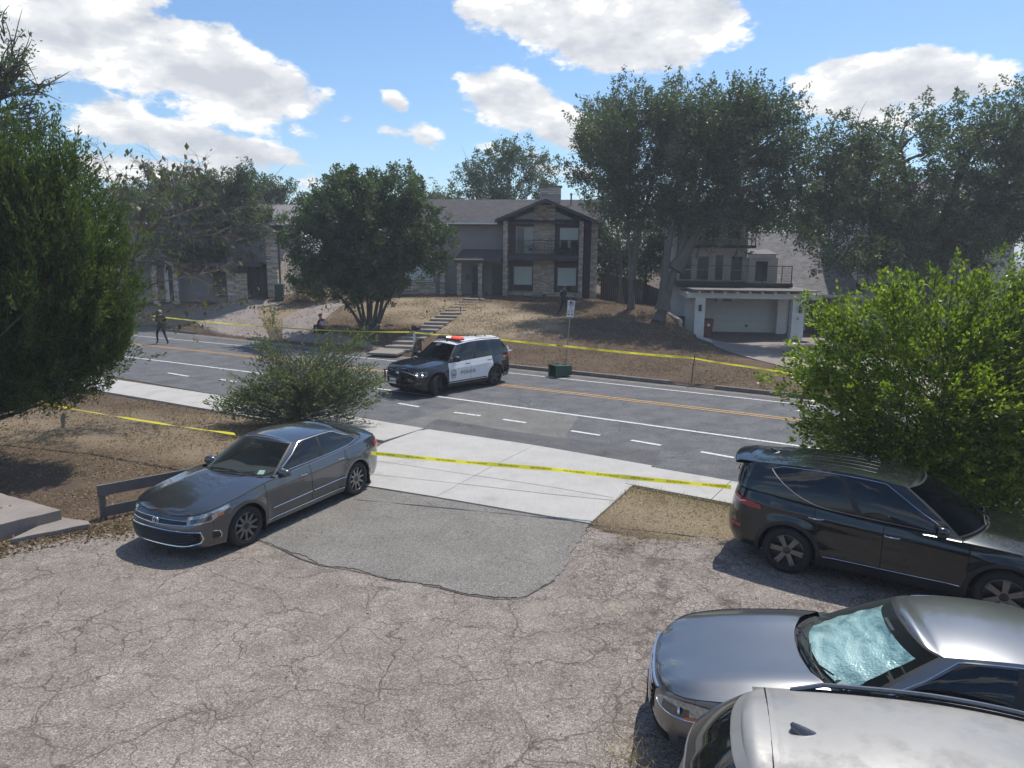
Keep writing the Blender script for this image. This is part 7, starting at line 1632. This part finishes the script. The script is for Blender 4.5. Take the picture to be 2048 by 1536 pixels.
def officer_b():
    p = hit(1128, 629); J = dict(WALK); J.update(shl=(-.19,0,1.42), ell=(-.25,-.06,1.15), wrl=(-.24,-.02,.90), shr=(.19,0,1.42), elr=(.25,.04,1.16), wrr=(.20,.24,1.05),
        hipl=(-.09,0,.90), knl=(-.11,-.06,.50), anl=(-.13,-.30,.11), tol=(-.14,-.17,.045), hipr=(.09,0,.90), knr=(.10,.20,.52), anr=(.11,.26,.10), tor=(.12,.42,.05))
    t = figure('person', 'person in dark police uniform walking up the brown lawn behind the parking sign', (p.x-.05, p.y, p.z-.03), R_(-62), J, UNI, r=.98)
    gear(t); h = J['head']; dome((h[0],h[1]-.015,h[2]+.012), .108,.113,.112, M['hair_dark'], t, 'hair', cut=-.4, front=1.0)
    MB().box((0,-.005,1.32),(.34,.30,.38)).build('vest', M['uniform'], t, bevel=.05); text_obj('POLICE', .085, M['white_print'], t, (0,-.162,1.42), Euler((R_(90),0,0)), 'lettering')
officer_b()
def sitter():
    p = hit(646, 668); J = dict(pelvis=(0,0,.30), waist=(0,.02,.46), chest=(0,.07,.70), neck=(0,.11,.86), head=(0,.15,1.01), shl=(-.19,.06,.77), ell=(-.26,.16,.52), wrl=(-.14,.36,.46), shr=(.19,.06,.77), elr=(.26,.16,.52), wrr=(.14,.36,.46),
        hipl=(-.10,.04,.28), knl=(-.15,.46,.50), anl=(-.15,.44,.11), tol=(-.15,.60,.05), hipr=(.10,.04,.28), knr=(.15,.46,.50), anr=(.15,.44,.11), tor=(.15,.60,.05))
    def mt(b, t, c):
        if b == 'hand' or b == 'head': return 'skin'
        if b == 'boot': return 'leather'
        if b == 'leg': return 'jeans'
        if b == 'neck' or (b == 'torso' and c[2] > .74): return 'red_cloth'
        if b == 'upper': return 'hair_dark'
        if b == 'torso' and c[2] > .52: return 'white_cloth'
        return 'red_cloth'
    t = figure('person', 'person in a red cap and red, black and white jacket sitting on the driveway edge', (p.x, p.y, p.z-.02), R_(65), J, mt)
    h = J['head']; dome((h[0],h[1]-.01,h[2]+.02), .112,.118,.11, M['red_cloth'], t, 'cap', cut=0); MB().box((0,h[1]+.15,h[2]+.03),(.14,.12,.012)).build('cap_peak', M['red_cloth'], t, bevel=.004)
    s = empty('low_box', (p.x, p.y, p.z), R_(65), 'low dark crate under the seated person in red', 'crate'); mb = MB(); mb.box((0,-.02,.10),(.4,.34,.2)); mb.build('crate', M['black_plastic'], s, bevel=.01); MB().box((0,-.02,.2),(.42,.36,.03)).build('lid', M['black_plastic'], s, bevel=.008)
sitter()
# ------------------------------------------------------------------ small things
M['tape'] = mat_leaf('yellow_barrier_tape', (.80,.74,.04), (.85,.80,.07), (.88,.84,.10), .5, .3, (1,1,.8)); M['green_plastic'] = noisy('green_bin_plastic', (.012,.045,.028), (.025,.075,.05), 6, .45, .05, coord='obj')
M['bin_red'] = noisy('faded_red_bin_plastic', (.16,.045,.03), (.22,.07,.05), 5, .5, .05, coord='obj'); M['blue_plastic'] = noisy('blue_plastic', (.01,.02,.07), (.02,.035,.11), 5, .5, 0, coord='obj')
M['galv'] = noisy('galvanised_steel', (.22,.22,.21), (.36,.36,.35), 10, .5, .05, .4, coord='obj'); M['silver_paint'] = noisy('silver_hydrant_paint', (.5,.5,.5), (.68,.68,.68), 8, .45, .1, .3, coord='obj')
M['sign_white'] = noisy('white_sign', (.66,.68,.68), (.76,.78,.78), 4, .5, 0, coord='obj'); M['sign_red'] = noisy('faded_red_print', (.45,.12,.10), (.55,.2,.17), 4, .6, 0, coord='obj')
M['yellow_plastic'] = noisy('yellow_plastic', (.45,.36,.02), (.6,.5,.04), 4, .6, 0, coord='obj')
def tape(label, pts, w=.076, sag=.05, text=True, tilt=0.0, step=.62, flip=True, size=.042, n=30, name='barrier_tape'):
    o = pts[0]; t = empty(name, o, 0, label, 'tape', None); P = []; C = []; tw = []
    tot = 0; seg = []
    for a, b in zip(pts, pts[1:]):
        L_ = (b-a).length
        for i in range(n+1 if b is pts[-1] else n):
            u = i/n; p = a.lerp(b,u)+Vector((0,0,-sag*4*u*(1-u)*min(1,L_/6))); C.append(p); 
    for i, p in enumerate(C):
        d = (C[min(i+1,len(C)-1)]-C[max(i-1,0)]).normalized(); up = Vector((0,0,1)); up = (up-d*up.dot(d)).normalized(); nr = d.cross(up)
        k = tilt+.25*math.sin(i*.31+o.x)+.15*math.sin(i*.83); a_ = up*math.cos(k)+nr*math.sin(k); tw.append(a_); P.append([p+a_*w/2-o, p-o, p-a_*w/2-o])
    grid_mesh('strip', P, M['tape'], t)
    if text:
        cu = bpy.data.curves.new('x','FONT'); cu.body = 'POLICE LINE DO NOT CROSS'; cu.size = size; cu.align_x = 'CENTER'; cu.align_y = 'CENTER'; cu.resolution_u = 1; cu.offset = .0012; q = bpy.data.objects.new('x',cu); COL.objects.link(q)
        me0 = bpy.data.meshes.new_from_object(q.evaluated_get(bpy.context.evaluated_depsgraph_get())); bpy.data.objects.remove(q)
        base = np.array([v.co[:] for v in me0.vertices]); F = [tuple(p.vertices) for p in me0.polygons]; wid = base[:,0].max()-base[:,0].min()
        d = np.r_[0, np.cumsum([(b-a).length for a,b in zip(C,C[1:])])]; s = step*.5; V = []; FF = []
        while s < d[-1]-step*.4:
            for x, y, z in base:
                ss = s + (-x if flip else x)*.72; i = int(min(max(np.searchsorted(d, ss)-1,0), len(C)-2)); k = (ss-d[i])/(d[i+1]-d[i]); p = C[i].lerp(C[i+1],k); up = tw[i].lerp(tw[i+1],k).normalized(); dr = (C[i+1]-C[i]).normalized(); nr = dr.cross(up).normalized()
                if nr.y > 0: nr = -nr
                V.append(tuple(p+up*y+nr*.003-o))
            m_ = len(V)-len(base); FF += [tuple(j+m_ for j in f) for f in F]; s += step
        me = bpy.data.meshes.new('lettering'); me.from_pydata(V,[],FF); tag(link('lettering', me, M['black_print'], t), kind='stuff')
    return t
tape('near yellow police tape stretched from the grey sedan to the rear of the black SUV', [at(742,906,13.5), at(1100,938,12.65), at(1462,974,11.75)], sag=.02, w=.074)
tape('yellow police tape running across the dead lawn from the cedar to behind the grey sedan', [at(-60,778,17.9), at(210,829,16.6), at(470,868,14.9)], sag=.02, tilt=.9, text=False)
sgn_b = gz(1131,728,.13); post_b = gz(1383,765,.13)
tape('far yellow police tape from the police car past the parking sign to the stake', [at(1000,679,30.2), at(1139,693,29.6), at(1385,716,26.3)], sag=.03, w=.078, size=.045, step=.75)
tape('slack yellow police tape crossing the right-hand driveway beyond the thin post', [at(1385,716,26.3), at(1500,734,25.4), at(1640,752,24.5)], sag=.05, text=False, w=.06)
tape('thin yellow police tape along the far kerb from the mailbox to the walking officer', [at(300,631,40.5), at(430,645,39.2), at(640,660,37), at(820,664,34.3), at(905,671,31.5)], sag=.03, text=False, w=.06)
def thin_post():
    t = empty('stake', post_b, 0, 'thin dark metal stake holding up the tape at the lawn corner', 'post'); MB().tube([(0,0,-.1),(.02,0,.5),(.07,0,1.0)],.018,6).build('rod', M['brown_trim'], t); MB().box((.06,0,.93),(.05,.02,.03)).build('clip', M['black_metal'], t)
thin_post()
def parking_sign():
    t = empty('parking_sign', sgn_b, 0, 'white no-parking sign with a double arrow on a leaning steel post', 'sign'); top = at(1143,600,sgn_b.y)-sgn_b; top.y = 0
    MB().tube([(0,0,-.2), tuple(top)], .028, 6).build('post', M['galv'], t); up = top.normalized(); rt = Vector((up.z,0,-up.x)); fr = Vector((0,-1,0))
    A = Matrix((rt, up, fr)).transposed()       # columns: right, up, toward the road
    def q(x, y, z=.0): return A @ Vector((x,y,z)) + up*(top.length-.36) + fr*.03
    pl_ = MB(); pl_.add([q(-.155,-.36),q(.155,-.36),q(.155,.34),q(-.155,.34),q(-.155,-.36,.006),q(.155,-.36,.006),q(.155,.34,.006),q(-.155,.34,.006)], [(0,1,2,3),(4,5,6,7),(0,1,5,4),(1,2,6,5),(2,3,7,6),(3,0,4,7)]); pl_.build('plate', M['sign_white'], t)
    E_ = A.to_euler(); rot = A.to_4x4().to_euler()
    text_obj('P', .2, M['black_print'], t, q(0,.2,.009), rot, bold=.006); ring = [q(.10*math.cos(a), .2+.10*math.sin(a), .010) for a in np.linspace(0,2*math.pi,25)]; MB().tube(ring,.011,5,cap=False).build('symbol', M['black_print'], t, normals=False)
    MB().tube([q(-.07,.27,.012), q(.07,.13,.012)],.010,5).build('symbol', M['black_print'], t)
    text_obj('ANY', .075, M['sign_red'], t, q(0,.045,.009), rot); text_obj('TIME', .075, M['sign_red'], t, q(0,-.03,.009), rot)
    MB().tube([q(-.11,-.105,.010), q(.11,-.105,.010)],.009,5).build('symbol', M['black_print'], t)
    for s in (-1,1): mb = MB(); mb.add([q(s*.14,-.105,.011),q(s*.09,-.08,.011),q(s*.09,-.13,.011)],[(0,1,2)]); mb.build('symbol', M['black_print'], t, normals=False)
    MB().tube([q(-.15,-.165,.010), q(.15,-.165,.010)],.006,5).build('symbol', M['black_print'], t)
    for s in (-1,1):
        mb = MB(); mb.add([q(s*.075-.055,-.27,.009),q(s*.075+.055,-.29,.009),q(s*.075+.045,-.25,.009),q(s*.075+.01,-.225,.009),q(s*.075-.045,-.23,.009)],[(0,1,2,3,4)]); mb.build('symbol', M['black_print'], t, normals=False)
parking_sign()
def mailbox():
    b = hit(829, 700); b.z -= .02; t = empty('mailbox', b, R_(20), 'black mailbox on a white post at the foot of the slab steps', 'mailbox'); MB().bbox((-.05,-.05,-.1),(.05,.05,.98)).build('post', M['trim_white'], t, bevel=.006)
    mb = MB(); P = []; 
    for y in (-.24,.24): P.append([(x,y,z) for x,z in [(-.09,.98),(-.09,1.12)]+[(-.09*math.cos(a),1.12+.09*math.sin(a)) for a in np.linspace(.2,math.pi-.2,8)]+[(.09,1.12),(.09,.98),(-.09,.98)]])
    bx = grid_mesh('box', P, M['black_metal'], t, smooth=False); MB().add(P[0],[tuple(range(len(P[0])))]).add(P[1],[tuple(range(len(P[1])))]).build('box_door', M['black_metal'], bx, normals=False)
    MB().box((.2,.05,1.05),(.16,.3,.14)).build('newspaper_box', M['black_plastic'], t, bevel=.02); MB().box((-.1,.1,1.2),(.01,.06,.12)).build('flag', M['sign_red'], t)
mailbox()
def hydrant():
    b = gz(1014,722,.13); b.y += .0; b = Vector((b.x+.0, b.y, .12)); t = empty('fire_hydrant', b, 0, 'silver fire hydrant standing on the far verge just behind the police car', 'hydrant')
    MB().lathe([(.14,0),(.14,.04),(.10,.06),(.09,.42),(.12,.44),(.12,.48),(.10,.5),(.095,.56),(.06,.64),(.03,.67),(.028,.72)],n=18).build('barrel', M['silver_paint'], t, smooth=True)
    for s in (-1,1): MB().lathe([(.05,0),(.05,.07),(.06,.075),(.06,.10),(.02,.11)],axis='X',n=12,M=Matrix.Scale(s,3,(1,0,0)),c=(s*.08,0,.46)).build('outlet', M['silver_paint'], t, smooth=True)
    MB().lathe([(.065,0),(.065,-.08),(.075,-.085),(.075,-.12),(.02,-.13)],axis='Y',n=12,c=(0,-.08,.40)).build('outlet', M['silver_paint'], t, smooth=True)
hydrant()
def bin_mesh(t, body, lid, h=1.0, w=.58, d=.66, openlid=0):
    mb = MB(); a, b = w*.40, w*.5; c, e = d*.38, d*.5; th = .025
    outer = [(-a,-c,0),(a,-c,0),(a,c,0),(-a,c,0),(-b,-e,h),(b,-e,h),(b,e,h),(-b,e,h)]; inn = [(x*.92,y*.92,z+(.03 if z == 0 else 0)) for x,y,z in outer]
    mb.add(outer,[(3,2,1,0),(0,1,5,4),(1,2,6,5),(2,3,7,6),(3,0,4,7)]); mb.add(inn,[(0,1,2,3),(4,5,1,0),(5,6,2,1),(6,7,3,2),(7,4,0,3)]); n = 8
    mb.add(outer[4:]+inn[4:],[(0,1,5,4),(1,2,6,5),(2,3,7,6),(3,0,4,7)]); bd = mb.build('bin_body', body, t, normals=False)
    rim = MB(); rim.tube([(-b,-e,h-.03),(b,-e,h-.03),(b,e,h-.03),(-b,e,h-.03),(-b,-e,h-.03)],.02,6).build('rim', body, t)
    l = MB()
    if openlid: l.extrude([(-b-.01,e,h),(b+.01,e,h),(b+.01,e+.1,h-.66),(-b-.01,e+.1,h-.66)],(0,.04,0))
    else: l.box((0,0,h+.03),(w+.06,d+.08,.06),taper=.9)
    l.build('lid', lid, t, bevel=.01); MB().tube([(-b+.03,e+.06,h-.02),(b-.03,e+.06,h-.02)],.018,6).build('handle', body, t)
    for s in (-1,1): MB().lathe([(.001,-.03),(.11,-.03),(.12,0),(.11,.03),(.001,.03)],axis='X',n=16,c=(s*(a+.02),c,.11)).build('wheel', M['black_plastic'], t, smooth=True)
def bins():
    b = gz(1117,752,0); t = empty('wheelie_bin', (b.x+.45,b.y+.15,.0), 0, 'dark green wheelie bin lying on its side in the gutter with an open mouth', 'bin')
    t.rotation_euler = (R_(0),R_(-90),R_(28)); t.location = (b.x+.42,b.y+.05,.31); bin_mesh(t, M['green_plastic'], M['green_plastic'], h=.98, openlid=1); t.scale = (.8,.8,.8); t.location.z = .25
    W = WH.matrix_basis
    p = W @ Vector((.95,.95,0)); t = empty('wheelie_bin', p, R_(174), 'faded red wheelie bin inside the carport behind the left white pillar', 'bin'); bin_mesh(t, M['bin_red'], M['bin_red'], h=1.05); MB().lathe([(.001,-.01),(.09,-.01),(.09,.0)],c=(0,.335,.75),axis='Y',n=16,M=Matrix.Scale(-1,3,(0,1,0))).build('logo_disc', M['white_print'], t)
    p = W @ Vector((-.45,3.2,0)); t = empty('wheelie_bin', p, R_(170), 'dark blue bin left of the white carport, against the house wall', 'bin'); bin_mesh(t, M['blue_plastic'], M['blue_plastic'], h=1.0)
    p = hit(560,600); t = empty('wheelie_bin', (p.x,p.y,p.z), R_(190), 'dark green wheelie bin upright beside the left stone house', 'bin'); bin_mesh(t, M['green_plastic'], M['green_plastic'], h=1.0)
bins()
def steps():
    t0 = hit(803, 696); b0 = Vector((-5.55,34.9)); b1 = Vector((-2.55,46.6)); n = 15; o = Vector((b0.x,b0.y,hz1(*b0))); t = empty('garden_steps', o, 0, 'long flight of concrete slab steps climbing the brown lawn to the stone gable house', 'steps')
    d = (b1-b0).normalized(); ang = math.atan2(d.y,d.x); z0, z1 = .30, 1.98
    for i in range(n):
        u = i/(n-1); p = b0.lerp(b1,u); z = z0+(z1-z0)*u; w = 1.35-.1*u; mb = MB(); mb.box((p.x-o.x,p.y-o.y,z-o.z-.06),(.70,w,.15),ang+R_(6)); mb.build('step', M['old_concrete'], t, bevel=.012)
    p = b0-d*1.3; mb = MB(); mb.box((p.x-o.x,p.y-o.y,.16-o.z),(1.8,1.5,.1),ang); mb.build('landing', M['old_concrete'], t, bevel=.01)
steps()
def path_lights():
    for i, (px, py) in enumerate([(915,600),(890,612),(973,596),(959,606),(921,627),(854,634)]):
        b = hit(px,py); lab = ['small black path light left of the steps near the porch','small black path light on the lawn left of the upper steps','small black path light right of the top step','small black path light right of the upper steps','small black path light right of the middle steps','small black path light left of the middle steps'][i]
        t = empty('path_light', b, 0, lab, 'path light', 'path lights along the slab steps'); MB().tube([(0,0,-.05),(0,0,.30)],.014,6).build('stake', M['black_metal'], t); MB().lathe([(.03,.26),(.05,.29),(.05,.36),(.085,.37),(.02,.41)],n=12).build('lamp_head', M['black_metal'], t)
path_lights()
def rail_fence():
    a = Vector((*gz(200,1036,0).xy,0)); b = Vector((-4.9,14.3,0)); d = (b-a); L_ = d.length; ang = math.atan2(d.y,d.x); t = empty('low_rail_fence', a, ang, 'low weathered grey plank rail at the edge of the dead lawn, beside the grey sedan', 'fence')
    for x in (.06, L_*.5, L_-.06): MB().bbox((x-.05,-.05,-.1),(x+.05,.05,.60)).build('post', M['wood_grey'], t, bevel=.006)
    MB().bbox((-.02,-.09,.42),(L_,-.052,.62)).build('plank', M['wood_grey'], t, bevel=.005); MB().bbox((.08,-.09,.03),(L_,-.052,.22)).build('plank', M['wood_grey'], t, bevel=.005)
rail_fence()
def misc():
    b = hit(412, 613); t = empty('yellow_bucket', b, 0, 'small yellow bucket on the lawn under the thin-stemmed tree', 'bucket'); MB().lathe([(.11,0),(.15,.34),(.16,.35),(.14,.36),(.10,.05)],n=14).build('bucket_body', M['yellow_plastic'], t, smooth=True); MB().tube([(.15*math.cos(a),0,.33+.14*math.sin(a)) for a in np.linspace(0,math.pi,9)],.008,5).build('handle', M['galv'], t)
misc()
# ---- ground litter: dry leaves, straw and grass blades
def scatter(name, n, region, mat, size, zf, flat=.25, aspect=.35, clump=None, up=0, label=None):
    P = region(n); z = zf(P); C = np.c_[P, z]; a = RNG.normal(0,1,(len(P),3)); a[:,2] = np.abs(a[:,2])*flat+up; o = leaf_object(name, C, size, mat, None, dirs=a, jitter=.05, aspect=aspect); return o
for nm, c1, c2, c3 in (('straw',(.26,.185,.11),(.38,.29,.18),(.52,.43,.28)),('brown_litter',(.12,.08,.055),(.22,.155,.10),(.38,.30,.20)),('green_grass',(.06,.09,.02),(.12,.13,.04),(.22,.20,.08))): M[nm] = mat_leaf(nm,c1,c2,c3,.25,.8)
def reg_lawn(n):
    out = []; 
    while sum(map(len,out)) < n:
        u = RNG.uniform(0,1,n*2)**1.0; y = 10+u*16; x = RNG.uniform(-19,-3.4,n*2); m_ = np.array([lawn_ok(a,b) for a,b in zip(x,y)]); dn = np.array([mnoise.noise(Vector((a*.9,b*.9,1))) for a,b in zip(x,y)]); m_ &= dn > RNG.uniform(-.6,.25,len(x)); out.append(np.c_[x,y][m_])
    return np.concatenate(out)[:n]
gz0 = lambda P: np.full(len(P), -.004)
scatter('dead_grass', 42000, reg_lawn, 'straw', .055, gz0, flat=.5, aspect=.10, up=.35); scatter('leaf_litter', 30000, reg_lawn, 'brown_litter', .05, lambda P: np.full(len(P), .004), flat=.3, aspect=.5)
def reg_verge(n):
    s = RNG.uniform(-6.2,13,n*4); t = RNG.uniform(9,13.3,n*4); x = s*ES.x+t*ET.x; y = s*ES.y+t*ET.y
    # right of the apron edge and beyond the lot edge
    ax, ay, bx, by = A1.x, A1.y, A2.x, A2.y; side = (bx-ax)*(y-ay)-(by-ay)*(x-ax); lot_y = np.interp(x, [1.4,2.2,3.2,4.4,7.5,12], [11.85,11.3,11.35,11.15,9.9,9.3]); m_ = (side < .05)&(y > lot_y-.15+.35*np.array([mnoise.noise(Vector((a*2.2,b*2.2,3))) for a,b in zip(x,y)])-.1); return np.c_[x,y][m_][:n]
gv = lambda P: np.full(len(P), .02)
scatter('dead_grass', 7000, reg_verge, 'straw', .06, gv, flat=.4, aspect=.12, up=.5); scatter('leaf_litter', 5000, reg_verge, 'straw', .04, gv, flat=.25, aspect=.5)
def reg_edge(n):
    s = np.abs(RNG.normal(0,.45,n)); k = RNG.uniform(-5.3,9,n); x = k*ES.x+13.25*ET.x; y = k*ES.y+13.25*ET.y; return np.c_[x-ET.x*s, y-ET.y*s]
scatter('green_grass', 3500, reg_edge, 'green_grass', .10, gv, flat=.3, aspect=.07, up=1.0); scatter('dead_grass', 7000, reg_edge, 'straw', .08, gv, flat=.4, aspect=.09, up=.7)
def reg_lotedge(n):
    E_ = [(-3.6,14.3),(-4.6,13.9),(-5.4,13.2),(-6.6,11.6),(-7.4,11.45),(-8.2,10.75),(-8.6,10.5),(-9.6,9.8)]; k = RNG.integers(0,len(E_)-1,n); u = RNG.uniform(0,1,n); A = np.array(E_); p = A[k]*(1-u[:,None])+A[k+1]*u[:,None]; return p+RNG.normal(0,.22,(n,2))+[.05,-.1]
scatter('leaf_litter', 5000, reg_lotedge, 'brown_litter', .06, lambda P: np.full(len(P), .008), flat=.25, aspect=.55)
def reg_lot(n):
    return np.c_[RNG.uniform(-8,6,n), RNG.uniform(3.5,11,n)]
scatter('leaf_litter', 260, reg_lot, 'brown_litter', .035, lambda P: np.full(len(P), .008), flat=.2, aspect=.5)
def reg_hill(n):
    out = []
    while sum(map(len,out)) < n:
        s = RNG.uniform(-38,2,n); t = RNG.uniform(25.7,45,n); x = s*ES.x+t*ET.x; y = s*ES.y+t*ET.y; m_ = (y < 51)&(x > -26)&(x < 10.2)
        dn = np.array([mnoise.noise(Vector((a*.6,b*.6,4))) for a,b in zip(x,y)]); m_ &= dn > RNG.uniform(-.5,.3,n)
        for (cx,cy,w_) in ((-12.0,40,3.2),(-7.0,40,2.6),(-20,43,3.6),(-16,40.5,3)): m_ &= ~(np.hypot(x-cx,y-cy) < w_*.0)
        out.append(np.c_[x,y][m_])
    return np.concatenate(out)[:n]
scatter('dead_grass', 45000, reg_hill, 'brown_litter', .11, lambda P: height(P[:,0],P[:,1])+.0, flat=.35, aspect=.22, up=.35)
def weeds(): 
    for i,(px,py,n,lab) in enumerate([(8,1048,260,'small green weed growing against the concrete landing slab'),(1262,1530,200,'tuft of dry grass at the bottom edge beside the silver SUV')]):
        b = gz(px,py,0); t = empty('weed', b, 0, lab, 'plant'); C = RNG.normal(0,1,(n,3))*[.12,.12,.0]+[0,0,.0]; k = RNG.uniform(0,1,(n,1)); C[:,2] = (k[:,0])*.22
        leaf_object('leaves', C, .09 if i == 0 else .13, 'leaf_bright' if i == 0 else 'straw', t, up=.6, aspect=.5 if i == 0 else .06); MB().tube([(0,0,-.02),(.01,0,.2)],.006,5).build('stem', M['twig'], t)
weeds()

# ------------------------------------------------------------------ added volume standing in for the milky veil of lens glare
def glare_haze(density):
    m = bpy.data.materials.new('glare_haze'); m.use_nodes = True; nt = m.node_tree; nt.nodes.remove(nt.nodes['Principled BSDF']); v = nt.nodes.new('ShaderNodeVolumePrincipled')
    v.inputs['Density'].default_value = density; v.inputs['Color'].default_value = (.86,.92,1,1); v.inputs['Anisotropy'].default_value = .2
    L(nt, v.outputs[0], nt.nodes['Material Output'].inputs['Volume'])
    a, b = (-2520,-2520,-1.2), (2520,2520,24); c = [(-150,-40,-1.3),(150,150,24)]
    o = MB().bbox((-3600,-3600,-1.3),(3600,3600,24)).build('glare_haze', m); tag(o, kind='stuff')
glare_haze(.0012)
